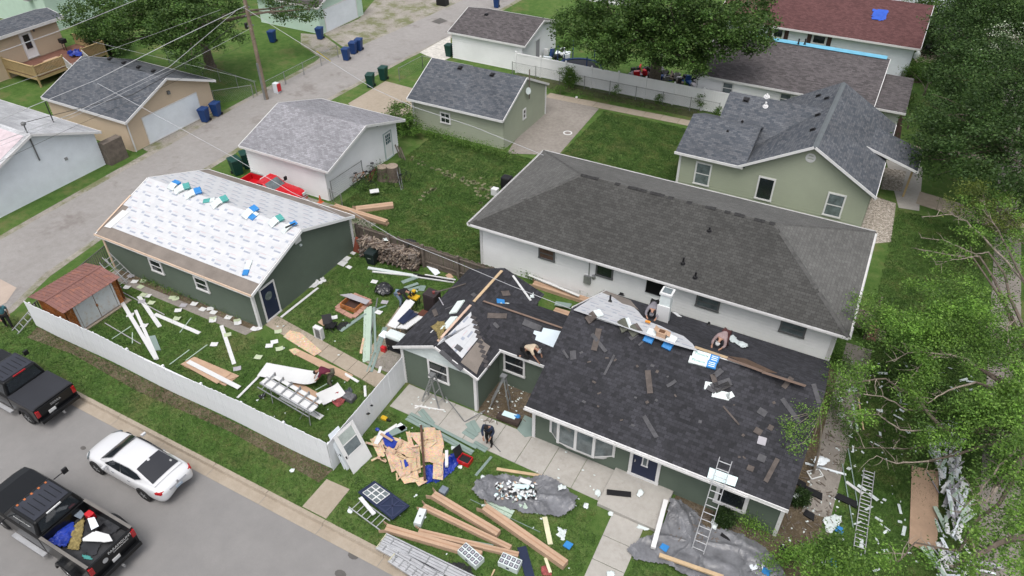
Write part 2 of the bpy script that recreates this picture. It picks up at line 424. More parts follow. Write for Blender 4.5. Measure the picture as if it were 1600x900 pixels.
sheet('bare_strip', [(-36.3, 13.2), (-33, 13.5), (-28, 13.25), (-22, 13.5), (-16.6, 13.2), (-16.5, 14.0), (-36.6, 14.0)], .006, m_dirt)
sheet('planting_bed', [(-30, 55.0), (-13, 55.2), (-13, 56.7), (-30, 56.7)], .006, M('weedy_soil', (.075, .085, .035), .9, .4, 1.5, 12))
sheet('mulch_bed', pxs((1395, 185), (1412, 180), (1406, 222), (1396, 222)), .010, M('dark_mulch', (.05, .03, .022), .95, .3))
sheet('planting_bed', pxs((1382, 118), (1424, 118), (1440, 130), (1384, 128)), .010, m_dirt)
sheet('bare_strip', pxs((470, 52), (505, 55), (532, 75), (540, 95), (470, 140), (432, 160), (425, 152), (500, 90), (470, 70)), .007, m_gravg)

def slabs(name, quads, mat, z=.03, kind='structure', piece='slab', th=.12):
    root = bpy.data.objects.new(name, None); C.objects.link(root); root['kind'] = kind
    WM[root.name] = Matrix.Identity(4)
    for q in quads:
        c = sum((V((p[0], p[1], 0)) for p in q), V((0, 0, 0))) / len(q)
        top = [V((p[0], p[1], 0)) for p in q]
        top = [c + (p - c) * (1 - .018 / max(.05, (p - c).length)) for p in top]
        dz = ru(-.006, .006)
        mb = MB(); mb.prism([(p.x, p.y, z - th) for p in top], [(p.x, p.y, z + dz) for p in top])
        mb.build(piece, mat, root)
    return root
def strip_quads(a0, a1, b0, b1, n):
    a0, a1, b0, b1 = (V((p[0], p[1], 0)) for p in (a0, a1, b0, b1))
    out = []
    for k in range(n):
        s, t = k / n, (k + 1) / n
        out.append([a0.lerp(a1, s), a0.lerp(a1, t), b0.lerp(b1, t), b0.lerp(b1, s)])
    return out
slabs('front_walk', strip_quads((-16.5, 18.2), (-5.6, 17.95), (-16.5, 19.85), (-5.6, 19.75), 8), m_conc)
slabs('entry_walk', strip_quads((-4.95, 17.7), (-4.75, 11.95), (-3.55, 17.7), (-3.45, 11.95), 5), m_conc)
slabs('kerb_walk', [[(-16.42, 11.92), (-15.15, 11.92), (-15.2, 13.55), (-16.42, 13.5)]], m_concb)
slabs('garden_walk', strip_quads((-25.85, 19.85), (-16.7, 18.75), (-25.85, 20.75), (-16.7, 19.65), 9), m_concb)
slabs('garden_walk', strip_quads((-19.6, 20.1), (-20.4, 24.6), (-18.6, 20.0), (-18.6, 24.6), 3), m_concb)
slabs('garden_walk', strip_quads((-18.9, 20.0), (-18.9, 26.0), (-17.0, 20.0), (-17.0, 26.0), 4), m_concd)
slabs('back_walk', strip_quads((-25.5, 53.2), (-12.6, 53.6), (-25.5, 54.2), (-12.6, 54.6), 9), m_concb)
slabs('side_walk', strip_quads((3.8, 49.4), (10.2, 48.2), (3.9, 51.2), (10.2, 50.2), 5), m_concb)
slabs('lane_walk', strip_quads((2.2, 57.6), (9, 58.2), (2.2, 58.4), (9, 59.0), 5), m_concb)
slabs('pavement', strip_quads((8.2, 12), (8.7, 75), (9.75, 12), (10.1, 75), 42), M('grey_pavement', (.22, .20, .18), .9, .15))
mb = MB(); mb.prism([(-5.65, 17.72, 0), (-3.05, 17.66, 0), (-3.05, 19.78, 0), (-5.65, 19.78, 0)], [(-5.65, 17.72, .2), (-3.05, 17.66, .2), (-3.05, 19.78, .2), (-5.65, 19.78, .2)])
structure(mb.build('porch_step', m_conc, bevel=.015))
sheet('sunlit_pavers', pxs((1410, 0), (1411, 0), (1410, 1)), .001, m_conc) if False else None

# ------------------------------------------------------------ building kit
def slope(name, pts, mat, parent, t=.10, push=0.0, mats=None):
    'roof slab; pts run eave start, eave end, then up and back'
    P = [V(p) for p in pts]
    u = (P[1] - P[0]).normalized(); n = u.cross(P[-1] - P[0]).normalized()
    if n.z < 0: n = -n
    v = n.cross(u)
    P = [p + n * push for p in P]
    mb = MB(); mb.prism([p - n * t for p in P], P)
    # prism face order: bottom, top, sides
    o0 = P[0]
    mb.uv[1] = [((p - o0).dot(u), (p - o0).dot(v)) for p in P]
    for fi in (0,): mb.uv[fi] = [(0, 0)] * len(P)
    o = mb.build(name, [mat] + ([m_white]), parent)
    return o, Plane(P[0], n)
def siding(parent, mat, p0, p1, z0, prof, exposure=.19, name='wall', lap=.040):
    'lapped boards as real courses, following a gable profile [(s, z)]'
    p0, p1 = V((p0[0], p0[1], 0)), V((p1[0], p1[1], 0)); d = (p1 - p0); Ln = d.length; d.normalize(); n = V((d.y, -d.x, 0))
    zmax = max(z for s, z in prof)
    def span(z):
        L, R = None, None
        for (s0, a), (s1, b) in zip(prof, prof[1:]):
            if a >= z and L is None: L = s0
            if (a - z) * (b - z) < 0:
                s = s0 + (s1 - s0) * (z - a) / (b - a)
                if b > a and L is None: L = s
                elif b < a: R = s
            if b >= z: R = s1
        return (L, R) if L is not None and R is not None else (prof[0][0], prof[0][0])
    mb = MB(); z = z0
    while z < zmax - .005:
        zb = min(z + exposure, zmax)
        l0, r0 = span(z + .0005); l1, r1 = span(zb - .0005)
        if zb >= zmax - 1e-4 and len(prof) > 2 and prof[1][1] == zmax and len(prof) == 3: l1 = r1 = prof[1][0]
        A = lambda s, zz, o: tuple(p0 + d * s + n * o + V((0, 0, zz)))
        mb.face([A(l0, z, lap), A(r0, z, lap), A(r1, zb, 0), A(l1, zb, 0)])
        mb.face([A(l0, z, 0), A(r0, z, 0), A(r0, z, lap), A(l0, z, lap)])
        z = zb
    # backing
    mb.face([tuple(p0 + d * s - n * .01 + V((0, 0, zz))) for s, zz in [(0, z0), (Ln, z0)] + [(s, zz) for s, zz in reversed(prof)]])
    return mb.build(name, mat, parent)
def window(parent, p, n, zc, w, h, fr=None, gl=None, rail=True, fw=.10, name='window', cols=1, rows=0, depth=.06):
    fr = fr or m_white; gl = gl or m_glass
    n = V((n[0], n[1], 0)); d = V((-n.y, n.x, 0)); c = V((p[0], p[1], zc)) + n * .034; Z = V((0, 0, 1))
    def q(mb, a0, a1, b0, b1, o0, o1):
        P = lambda a, b, o: c + d * a + Z * b + n * o
        mb.prism([P(a0, b0, o0), P(a1, b0, o0), P(a1, b1, o0), P(a0, b1, o0)], [P(a0, b0, o1), P(a1, b0, o1), P(a1, b1, o1), P(a0, b1, o1)])
    W, H_ = w / 2, h / 2
    mb = MB(); D = depth
    q(mb, -W, W, H_ - fw, H_, 0, D); q(mb, -W - .02, W + .02, -H_, -H_ + fw, 0, D + .015)
    q(mb, -W, -W + fw, -H_ + fw, H_ - fw, 0, D); q(mb, W - fw, W, -H_ + fw, H_ - fw, 0, D)
    f = mb.build(name, fr, parent)
    iw, ih = W - fw, H_ - fw
    if rail:
        for (b0, b1, o) in ((-ih, -.015, .02), (.015, ih, .032)):
            mb = MB(); q(mb, -iw, iw, b0, b1, o - .015, o); mb.build('pane', gl, f)
        mb = MB(); q(mb, -iw, iw, -.03, .03, .01, .045); mb.build('sash_rail', fr, f)
    else:
        mb = MB(); q(mb, -iw, iw, -ih, ih, .01, .03); mb.build('pane', gl, f)
    for k in range(1, cols):
        x = -iw + 2 * iw * k / cols; mb = MB(); q(mb, x - .014, x + .014, -ih, ih, .03, .048); mb.build('muntin', fr, f)
    for k in range(1, rows):
        y = -ih + 2 * ih * k / rows; mb = MB(); q(mb, -iw, iw, y - .012, y + .012, .03, .046); mb.build('muntin', fr, f)
    return f
def trim(parent, name, a, b, w, t, n, mat=None):
    mb = MB(); mb.bar(a, b, w, t, n); return mb.build(name, mat or m_white, parent)
def corner(parent, x, y, z0, z1, mat=None, s=.075):
    mb = MB(); mb.box(x - s, x + s, y - s, y + s, z0, z1); return mb.build('corner_board', mat or m_white, parent)
def gable_house(name, label, cat, X, Y, R, axis, ze, zr, ridge_at, wallm, roofm, trimm=None, group=None, roofs=('roof', 'roof'), z0=0.0, ov=None, rim=.16, exposure=.19):
    'X,Y wall extents; R roof rectangle (x0,x1,y0,y1); ridge along axis'
    t = thing(name, label, cat, ((X[0] + X[1]) / 2, (Y[0] + Y[1]) / 2, 0), 0, group)
    tm = trimm or m_white
    rx0, rx1, ry0, ry1 = R; pl = []
    def wz(c):  # height of roof underside over the wall at cross coordinate c
        lo, hi = (ry0, ry1) if axis == 'X' else (rx0, rx1)
        return (ze + (zr - ze) * (c - lo) / (ridge_at - lo) if c < ridge_at else ze + (zr - ze) * (hi - c) / (hi - ridge_at)) - .125
    if axis == 'X':
        pr = [(0, wz(Y[0])), (ridge_at - Y[0], zr - .125), (Y[1] - Y[0], wz(Y[1]))]
        siding(t, wallm, (X[0], Y[0]), (X[1], Y[0]), z0, [(0, wz(Y[0])), (X[1] - X[0], wz(Y[0]))], exposure)
        siding(t, wallm, (X[1], Y[0]), (X[1], Y[1]), z0, pr, exposure)
        siding(t, wallm, (X[1], Y[1]), (X[0], Y[1]), z0, [(0, wz(Y[1])), (X[1] - X[0], wz(Y[1]))], exposure)
        siding(t, wallm, (X[0], Y[1]), (X[0], Y[0]), z0, [(0, wz(Y[1])), (Y[1] - ridge_at, zr - .125), (Y[1] - Y[0], wz(Y[0]))], exposure)
        pl.append(slope(roofs[0], [(rx0, ry0, ze), (rx1, ry0, ze), (rx1, ridge_at, zr), (rx0, ridge_at, zr)], roofm, t))
        pl.append(slope(roofs[1], [(rx1, ry1, ze), (rx0, ry1, ze), (rx0, ridge_at, zr), (rx1, ridge_at, zr)], roofm, t))
        for y, s in ((ry0, -1), (ry1, 1)):
            mb = MB(); mb.box(rx0, rx1, min(y, y + s * .03), max(y, y + s * .03), ze - rim, ze + .012); mb.build('fascia', tm, t)
            mb = MB(); mb.face([(rx0 + .05, y, ze - .12), (rx1 - .05, y, ze - .12), (rx1 - .05, Y[0] if s < 0 else Y[1], ze - .12), (rx0 + .05, Y[0] if s < 0 else Y[1], ze - .12)]); mb.build('soffit', tm, t)
        for x, s in ((rx0, -1), (rx1, 1)):
            for y in (ry0, ry1):
                a, b = V((x + s * .015, y, ze - .075)), V((x + s * .015, ridge_at, zr - .075))
                dd = (b - a).normalized(); nn = V((s, 0, 0)); up = V((0, -dd.z * (1 if dd.y > 0 else -1), abs(dd.y)))
                mb = MB(); o = V((s * .022, 0, 0)); h = .085
                mb.prism([a - up * h - o, b - up * h - o, b + up * h - o, a + up * h - o], [a - up * h + o, b - up * h + o, b + up * h + o, a + up * h + o]); mb.build('rake_board', tm, t)
    else:
        siding(t, wallm, (X[0], Y[0]), (X[1], Y[0]), z0, [(0, wz(X[0])), (ridge_at - X[0], zr - .125), (X[1] - X[0], wz(X[1]))], exposure)
        siding(t, wallm, (X[1], Y[0]), (X[1], Y[1]), z0, [(0, wz(X[1])), (Y[1] - Y[0], wz(X[1]))], exposure)
        siding(t, wallm, (X[1], Y[1]), (X[0], Y[1]), z0, [(0, wz(X[1])), (X[1] - ridge_at, zr - .125), (X[1] - X[0], wz(X[0]))], exposure)
        siding(t, wallm, (X[0], Y[1]), (X[0], Y[0]), z0, [(0, wz(X[0])), (Y[1] - Y[0], wz(X[0]))], exposure)
        pl.append(slope(roofs[0], [(rx0, ry1, ze), (rx0, ry0, ze), (ridge_at, ry0, zr), (ridge_at, ry1, zr)], roofm, t))
        pl.append(slope(roofs[1], [(rx1, ry0, ze), (rx1, ry1, ze), (ridge_at, ry1, zr), (ridge_at, ry0, zr)], roofm, t))
        for x, s in ((rx0, -1), (rx1, 1)):
            mb = MB(); mb.box(min(x, x + s * .03), max(x, x + s * .03), ry0, ry1, ze - rim, ze + .012); mb.build('fascia', tm, t)
        for y, s in ((ry0, -1), (ry1, 1)):
            for x in (rx0, rx1):
                a, b = V((x, y + s * .015, ze - .075)), V((ridge_at, y + s * .015, zr - .075))
                dd = (b - a).normalized(); up = V((-dd.z * (1 if dd.x > 0 else -1), 0, abs(dd.x)))
                mb = MB(); o = V((0, s * .022, 0)); h = .085
                mb.prism([a - up * h - o, b - up * h - o, b + up * h - o, a + up * h - o], [a - up * h + o, b - up * h + o, b + up * h + o, a + up * h + o]); mb.build('rake_board', tm, t)
    return t, [p[1] for p in pl], [p[0] for p in pl]
def ridge_caps(parent, a, b, mat, w=.30, step=.28, jit=.0, skip=0.0):
    'one joined run of cap shingles, folded over the ridge'
    a, b = V(a), V(b); d = (b - a).normalized(); c = d.cross(V((0, 0, 1))).normalized(); mb = MB(); n = int((b - a).length / step)
    for k in range(n):
        if rnd() < skip: continue
        p = a + d * k * step; q = p + d * (step * 1.15); z = .012 + (k % 2) * .004 + ru(0, jit)
        for s in (-1, 1):
            P = [p + V((0, 0, z)), q + V((0, 0, z + .012)), q + c * s * w / 2 + V((0, 0, z - .055)), p + c * s * w / 2 + V((0, 0, z - .065))]
            mb.prism([x - V((0, 0, .015)) for x in P], P)
    o = mb.build('ridge_cap', mat, parent); o['kind'] = 'stuff'; return o
def vent_box(parent, pl, px, py, s=.28, mat=None):
    p = pl.at(px, py); n = pl.n; mb = MB(); u = V((1, 0, 0)); u = (u - n * u.dot(n)).normalized(); w = n.cross(u)
    P = lambda a, b, h: p + u * a * s + w * b * s + n * h
    mb.prism([P(-.7, -.7, 0), P(.7, -.7, 0), P(.7, .7, 0), P(-.7, .7, 0)], [P(-.7, -.7, .02), P(.7, -.7, .02), P(.7, .7, .02), P(-.7, .7, .02)])
    mb.prism([P(-.5, -.5, .02), P(.5, -.5, .02), P(.5, .5, .02), P(-.5, .5, .02)], [P(-.42, -.5, .15), P(.42, -.5, .15), P(.42, .4, .10), P(-.42, .4, .10)])
    return mb.build('roof_vent', mat or m_black, parent)
def vent_pipe(parent, pl, px, py, r=.05, h=.35, mat=None):
    p = pl.at(px, py); mb = MB(); mb.rod(p - V((0, 0, .1)), p + V((0, 0, h)), r, k=10); mb.lathe(p - pl.n * .01, [(r * 3, 0), (r * 2.2, .03), (r * 1.3, .12)], 10, pl.n)
    return mb.build('vent_pipe', mat or m_black, parent)
def gutter(parent, a, b, out, mat=None, w=.11, h=.10):
    a, b, o = V(a), V(b), V(out); Z = V((0, 0, 1)); mb = MB()
    for (s0, s1, z0, z1) in ((0, .012, -h, 0), (w - .012, w, -h, .0), (0.012, w - .012, -h, -h + .012)):
        mb.prism([a + o * s0 + Z * z0, b + o * s0 + Z * z0, b + o * s1 + Z * z0, a + o * s1 + Z * z0], [a + o * s0 + Z * z1, b + o * s0 + Z * z1, b + o * s1 + Z * z1, a + o * s1 + Z * z1])
    return mb.build('gutter', mat or m_white, parent)

# ------------------------------------------------------------ buildings
# green garage with fresh underlayment
GGt, GGp, GGo = gable_house('garage', 'dark green garage with a blue side door and white printed underlayment on its roof', 'garage', (-37.35, -25.95), (19.62, 27.72), (-37.65, -25.72, 19.42, 27.95), 'X', 2.42, 3.95, 23.7, m_green, M('bare_roof_felt', (.20, .175, .155), .9, .2, 1.2, 20), m_wsid)
s = (3.95 - 2.42) / (23.7 - 19.42)
slope('underlayment', [(-37.1, 20.12, 2.42 + .70 * s), (-25.75, 20.12, 2.42 + .70 * s), (-25.75, 23.7, 3.95), (-37.6, 23.7, 3.95), (-37.6, 21.6, 2.42 + 2.18 * s), (-37.1, 21.6, 2.42 + 2.18 * s)], m_under, GGt, .012, .018)
s2 = (3.95 - 2.42) / (27.95 - 23.7)
slope('underlayment', [(-25.75, 27.2, 2.42 + .75 * s2), (-37.6, 27.2, 2.42 + .75 * s2), (-37.6, 23.7, 3.95), (-25.75, 23.7, 3.95)], m_under, GGt, .012, .018)
MB().bar((-37.72, 19.42, 2.40), (-25.7, 19.42, 2.40), .10, .05, (0, -1, .2)).build('drip_edge', M('raw_wood_fascia', (.62, .47, .36), .8, .1), GGt)
MB().bar((-37.66, 19.6, 2.50), (-37.66, 22.3, 2.50 + 2.7 * s), .09, .04, (0, -s, 1)).build('rake_strip', M('raw_wood_fascia', (.62, .47, .36)), GGt)
slope('flashing_sheet', [(-37.5, 20.0, 2.42 + .58 * s), (-37.0, 20.05, 2.42 + .63 * s), (-36.75, 21.3, 2.42 + 1.88 * s), (-37.3, 21.3, 2.42 + 1.88 * s)], m_paper, GGt, .01, .04)
for x in (-33.18, -29.68): window(GGt, (x, 19.62), (0, -1), 1.59, 1.0, .92)
corner(GGt, -25.95, 19.62, 0, 2.35); corner(GGt, -25.95, 27.72, 0, 2.35); corner(GGt, -37.35, 19.62, 0, 2.3, M('raw_wood_fascia', (.6, .45, .3)))
dr = window(GGt, (-25.95, 20.62), (1, 0), 1.12, 1.12, 2.2, gl=m_navy, rail=False, fw=.09, name='door')
bpy.data.objects[kids(dr)[0].name].name = 'door_leaf'
MB().box(-25.93, -25.86, 20.95, 21.0, 1.0, 1.07).build('handle', m_chrome, dr)
MB().lathe((-25.88, 20.6, 1.5), [(.22, 0), (.26, .004), (.22, .012)], 14, (1, 0, 0)).build('door_glass', m_glassg, dr)
MB().box(-25.94, -25.86, 23.2, 23.65, 3.2, 3.62).build('vent_louvre', m_white, GGt)
MB().box(-25.94, -25.84, 23.5, 23.62, 2.9, 3.0).build('lamp', m_wrap, GGt)

# white double garage (middle), light grey roof
WGt, WGp, WGo = gable_house('garage', 'white garage with light grey shingles, the red pickup parked along it', 'garage', (-37.9, -30.95), (31.5, 39.5), (-38.0, -30.25, 31.1, 39.75), 'X', 2.6, 4.0, 35.4, m_wsid, m_sh_light)
d2 = window(WGt, (-30.95, 38.3), (1, 0), 1.05, .95, 2.1, gl=m_wsid, rail=False, fw=.07, name='door', fr=M('pale_teal_trim', (.42, .50, .50)))
g2 = window(d2, (-30.93, 38.3), (1, 0), 1.55, .62, .78, gl=M('teal_glass', (.03, .10, .12), .1, .2), rail=False, fw=.03, name='door_window', cols=3, rows=3, depth=.04)
MB().box(-30.96, -30.9, 37.3, 37.4, 2.9, 3.05).build('meter', m_galv, WGt)
# sage garage by the concrete pad
OGt, OGp, OGo = gable_house('garage', 'sage green garage with blue grey shingles and a satellite dish on its gable', 'garage', (-32.1, -24.1), (43.4, 50.3), (-32.35, -23.95, 43.0, 50.65), 'X', 2.5, 4.4, 46.8, m_olive, m_sh_blue)
window(OGt, (-29.15, 43.4), (0, -1), 1.44, .92, .92, cols=2); window(OGt, (-24.1, 46.58), (1, 0), 1.55, .5, .85)
corner(OGt, -32.1, 43.4, 0, 2.35); corner(OGt, -24.1, 50.3, 0, 2.4)
vent_box(OGt, OGp[0], 719, 106); vent_box(OGt, OGp[0], 769, 117)
MB().lathe((-23.95, 46.9, 3.3), [(.02, 0), (.16, .03), (.27, .09)], 14, (1, -.3, .3)).build('satellite_dish', m_wrap, OGt)
MB().rod((-23.9, 47.1, 2.6), (-23.9, 47.1, 4.9), .045, k=8).build('mast', m_woodg, OGt)
# white garage with brown roof, top centre
WNt, WNp, WNo = gable_house('garage', 'white garage with brown grey roof beside the trampoline yard', 'garage', (-37.2, -29.8), (57.3, 64.2), (-37.45, -29.4, 57.0, 64.5), 'X', 2.5, 3.67, 60.8, m_wsid, m_sh_brown)
window(WNt, (-29.8, 60.2), (1, 0), 1.1, 1.0, 2.0, gl=m_pgrey, rail=False, name='door', fr=m_wsid)
vent_box(WNt, WNp[0], 760, 23)
# white shed farther back
TWt, TWp, TWo = gable_house('shed', 'white sided shed partly hidden behind the trampoline tree', 'shed', (-36.5, -27.5), (79, 85), (-36.8, -27.2, 78.7, 85.3), 'X', 2.8, 3.9, 82, m_wsid, m_sh_brown)
# cream garage
CGt, CGp, CGo = gable_house('garage', 'cream garage with wide white overhead door and slate grey roof', 'garage', (-57.2, -48.4), (30.2, 38.3), (-57.4, -47.9, 29.95, 38.6), 'X', 2.6, 4.35, 34.3, m_cream, m_sh_blue, rim=.2)
dg = window(CGt, (-48.4, 34.2), (1, 0), 1.1, 5.3, 2.15, gl=m_wsid2, rail=False, fw=.06, name='garage_door')
for k in range(4): MB().box(-48.34, -48.328, 31.62, 36.78, .12 + k * .51, .13 + k * .51 + .47).build('door_panel', m_wsid2, dg)
for px, py in ((172, 92), (194, 98), (217, 105), (240, 111)): vent_box(CGt, CGp[0], px, py, .26)
MB().box(-48.38, -48.2, 34.3, 34.5, 2.95, 3.2).build('lamp', m_greyfr, CGt)
trim(CGt, 'downpipe', (-48.33, 30.25, 0), (-48.33, 30.25, 2.4), .08, .06, (1, 0, 0))
# white garage bottom left
WLt, WLp, WLo = gable_house('garage', 'long white sided garage at the left edge with pink and pale roofing', 'garage', (-62, -48.7), (19.3, 27.85), (-62, -48.25, 19.0, 28.15), 'X', 2.6, 4.4, 23.6, m_wsid2, m_sh_pale, rim=.2, exposure=.2)
slope('sheathing', [(-62, 19.4, 2.74), (-48.6, 19.4, 2.74), (-48.6, 23.3, 4.29), (-62, 23.3, 4.29)], m_pink, WLt, .01, .02)
MB().box(-48.7, -48.6, 25.2, 25.4, 1.6, 1.8).build('meter_box', m_galv, WLt)
MB().rod((-48.6, 23.6, 2.4), (-48.6, 23.6, 4.9), .045, k=8).lathe((-48.6, 23.6, 4.9), [(.05, 0), (.16, .08), (.15, .2), (.05, .28)], 10).build('service_mast', m_greyfr, WLt)
MB().rod((-51.5, 27, 2.9), (-51.5, 27, 4.6), .04, k=8).build('vent_pipe', m_black, WLt)
MB().box(-48.75, -48.1, 27.9, 29.4, 0, 1.7).build('lean_to', m_woodg, WLt)
# mint garage
MGt, MGp, MGo = gable_house('garage', 'mint green garage with a white overhead door at the gravel lot', 'garage', (-60.5, -52.4), (56.5, 63.4), (-60.8, -52.0, 56.1, 63.8), 'X', 2.8, 4.4, 60, m_mint, m_sh_brown)
dm = window(MGt, (-52.4, 59.8), (1, 0), 1.15, 5.2, 2.3, gl=m_wsid2, rail=False, fw=.08, name='garage_door')
for k in range(4): MB().box(-52.34, -52.32, 57.3, 62.3, .13 + k * .54, .13 + k * .54 + .5).build('door_panel', m_wsid2, dm)
# mint house upper left
MHt2, _, _ = gable_house('house', 'mint green house behind the deck with a window air conditioner', 'house', (-92, -77.5), (44.5, 54), (-92.4, -77, 44, 54.5), 'X', 5.5, 7.8, 49, m_mint, m_sh_brown)
wm = window(MHt2, (-79.5, 44.5), (0, -1), 3.6, 2.0, 1.1, gl=m_glass, fr=m_black); window(MHt2, (-86, 44.5), (0, -1), 3.6, 1.2, 1.2)
MB().box(-79.9, -79.2, 43.9, 44.5, 2.9, 3.4).build('air_conditioner', m_pgrey, MHt2)
# cream house with deck
CHt, CHp, _ = gable_house('house', 'cream house with white back door opening on a wooden deck', 'house', (-73.2, -70), (26, 40.6), (-73.6, -69.5, 25.6, 41.2), 'Y', 3.7, 4.15, -71.6, m_cream, m_sh_blue, rim=.25)
dc = window(CHt, (-70, 37.35), (1, 0), 2.15, 1.15, 2.3, gl=m_wsid, rail=False, fw=.08, name='door')
window(dc, (-69.98, 37.35), (1, 0), 2.45, .68, 1.35, name='door_window', fw=.05, depth=.04)
MB().box(-69.98, -69.85, 38.2, 38.32, 3.1, 3.3).build('lamp', m_greyfr, CHt)

# long white hip-roofed house
WHt = thing('house', 'long white house with a worn grey hip roof in the centre', 'house', (-8.5, 34.6, 0))
wx0, wx1, wy0, wy1 = -18.3, 1.15, 30.15, 39.0
for a, b in (((wx0, wy0), (wx1, wy0)), ((wx1, wy0), (wx1, wy1)), ((wx1, wy1), (wx0, wy1)), ((wx0, wy1), (wx0, wy0))):
    siding(WHt, m_wsid, a, b, 0, [(0, 2.85), ((V(a) - V(b)).length, 2.85)])
e = [(-18.85, 29.64, 3.0), (1.72, 29.64, 3.0), (1.68, 39.5, 3.0), (-18.9, 39.5, 3.0)]; r0, r1 = (-14.1, 34.5, 4.97), (-3.15, 34.5, 4.97)
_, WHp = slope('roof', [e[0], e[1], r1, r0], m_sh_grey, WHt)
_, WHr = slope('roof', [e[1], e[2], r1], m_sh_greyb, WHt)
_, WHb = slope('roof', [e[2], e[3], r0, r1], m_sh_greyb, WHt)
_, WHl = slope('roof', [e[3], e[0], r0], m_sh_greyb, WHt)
m_cap = M('worn_cap_shingles', (.035, .035, .036), .95, .5, 6, 30)
ridge_caps(WHt, r0, r1, m_cap, .30, .26, .03, .28)
for a, b in ((e[0], r0), (e[1], r1)): ridge_caps(WHt, V(a) + V((0, 0, .01)), V(b) + V((0, 0, .01)), M('grey_cap_shingles', (.09, .09, .088), .95, .3, 4, 24), .24, .26, .01, .1)
for a, b in ((e[2], r1), (e[3], r0)): ridge_caps(WHt, V(a) + V((0, 0, .01)), V(b) + V((0, 0, .01)), M('grey_cap_shingles', (.09, .09, .088)), .22, .3)
for a, b, o in ((e[0], e[1], (0, -1, 0)), (e[1], e[2], (1, 0, 0)), (e[2], e[3], (0, 1, 0)), (e[3], e[0], (-1, 0, 0))):
    gutter(WHt, V(a) + V((0, 0, -.01)), V(b) + V((0, 0, -.01)), o)
    MB().bar(V(a) + V((0, 0, -.1)), V(b) + V((0, 0, -.1)), .16, .02, o).build('fascia', m_white, WHt)
mb = MB(); mb.prism([V(p) + V((0, 0, -.16)) for p in e], [V(p) + V((0, 0, -.14)) for p in e]); mb.build('soffit', m_white, WHt)
for x, w in ((-14.08, 1.0), (-10.62, 1.0), (-4.95, 1.22), (-.72, 1.22)): window(WHt, (x, wy0), (0, -1), 2.14, w, .78, m_greyfr, M('brown_curtained_glass', (.16, .10, .08), .3, .35, 3) if x < -14 else m_glass if x < -6 else m_glassg, rail=x > -6 or x < -14, fw=.09)
window(WHt, (-7.75, wy0), (0, -1), 2.12, .98, .86, m_black, M('black_void', (.004, .004, .004), .9, 0), rail=False, fw=.03)
MB().box(-11.75, -11.35, 29.98, 30.15, 1.05, 1.55).build('electric_meter', m_galv, WHt)
MB().rod((-11.5, 30.08, 1.5), (-11.5, 30.08, 2.85), .025).rod((-11.2, 30.1, 1.5), (-11.2, 30.02, 1.7), .1).build('conduit', m_galv, WHt)
for px, py, h in ((1108, 361, .22), (1067, 412, .38), (1086, 434, .34)): vent_pipe(WHt, WHp, px, py, .05, h)
corner(WHt, wx0, wy0, 0, 2.85); corner(WHt, wx1, wy0, 0, 2.85)
trim(WHt, 'downpipe', (1.25, 30.05, 0), (1.25, 30.05, 2.8), .08, .06, (0, -1, 0))

# sage house upper right
GHt = thing('house', 'sage green house with blue grey roof, round gable vent and side porch', 'house', (-4, 48, 0))
siding(GHt, m_olive, (-10.85, 43.7), (.95, 43.7), 0, [(0, 3.0), (4.1, 3.0), (8.05, 5.15), (11.8, 3.0)])
siding(GHt, m_olive, (.95, 43.7), (.95, 54), 0, [(0, 3.0), (10.3, 3.0)])
siding(GHt, m_olive, (-10.85, 49.4), (-10.85, 43.7), 0, [(0, 3.0), (2.7, 4.1), (5.7, 3.0)])
siding(GHt, m_olive, (-9.3, 53), (-9.3, 46), 0, [(0, 3), (3.5, 4.9), (7, 3)])
_, GHf = slope('roof', [(-11.15, 43.3, 3.05), (-6.6, 43.3, 3.05), (-6.6, 46.6, 4.35), (-11.15, 46.6, 4.35)], m_sh_blue, GHt)
slope('roof', [(-6.6, 49.9, 3.05), (-11.15, 49.9, 3.05), (-11.15, 46.6, 4.35), (-6.6, 46.6, 4.35)], m_sh_blue, GHt)
_, GHm = slope('roof', [(-9.6, 46.0, 3.0), (-2.9, 46.0, 3.0), (-2.9, 49.7, 5.08), (-9.6, 49.7, 5.08)], m_sh_blue, GHt)
slope('roof', [(-2.9, 53.4, 3.0), (-9.6, 53.4, 3.0), (-9.6, 49.7, 5.08), (-2.9, 49.7, 5.08)], m_sh_blue, GHt)
_, GHl = slope('roof', [(-6.95, 54.3, 3.0), (-6.95, 43.25, 3.0), (-2.85, 43.25, 5.35), (-2.85, 54.3, 5.35)], m_sh_blue, GHt)
_, GHr2 = slope('roof', [(1.2, 43.25, 3.0), (1.2, 54.3, 3.0), (-2.85, 54.3, 5.35), (-2.85, 43.25, 5.35)], m_sh_blue, GHt)
slope('porch_roof', [(3.15, 48.25, 2.75), (3.15, 51.7, 2.75), (-.2, 51.7, 3.75), (-.2, 48.25, 3.75)], m_sh_blue, GHt)
for a, b in (((3.17, 48.25, 2.66), (-.2, 48.25, 3.66)),): MB().bar(a, b, .04, .15, (0, 0, 1)).build('rake_board', m_white, GHt)
trim(GHt, 'fascia', (3.18, 48.25, 2.62), (3.18, 51.7, 2.62), .03, .14, (0, 0, 1))
MB().box(2.9, 3.02, 49.9, 50.02, 0, 2.7).build('porch_post', m_deckw, GHt)
ridge_caps(GHt, (-2.85, 43.25, 5.36), (-2.85, 54.3, 5.36), M('slate_cap', (.115, .13, .14), .9, .1), .32, .3)
for a, b in (((-6.98, 43.22, 2.93), (-2.85, 43.22, 5.28)), ((1.23, 43.22, 2.93), (-2.85, 43.22, 5.28))): MB().bar(a, b, .04, .16, (0, 0, 1)).build('rake_board', m_white, GHt)
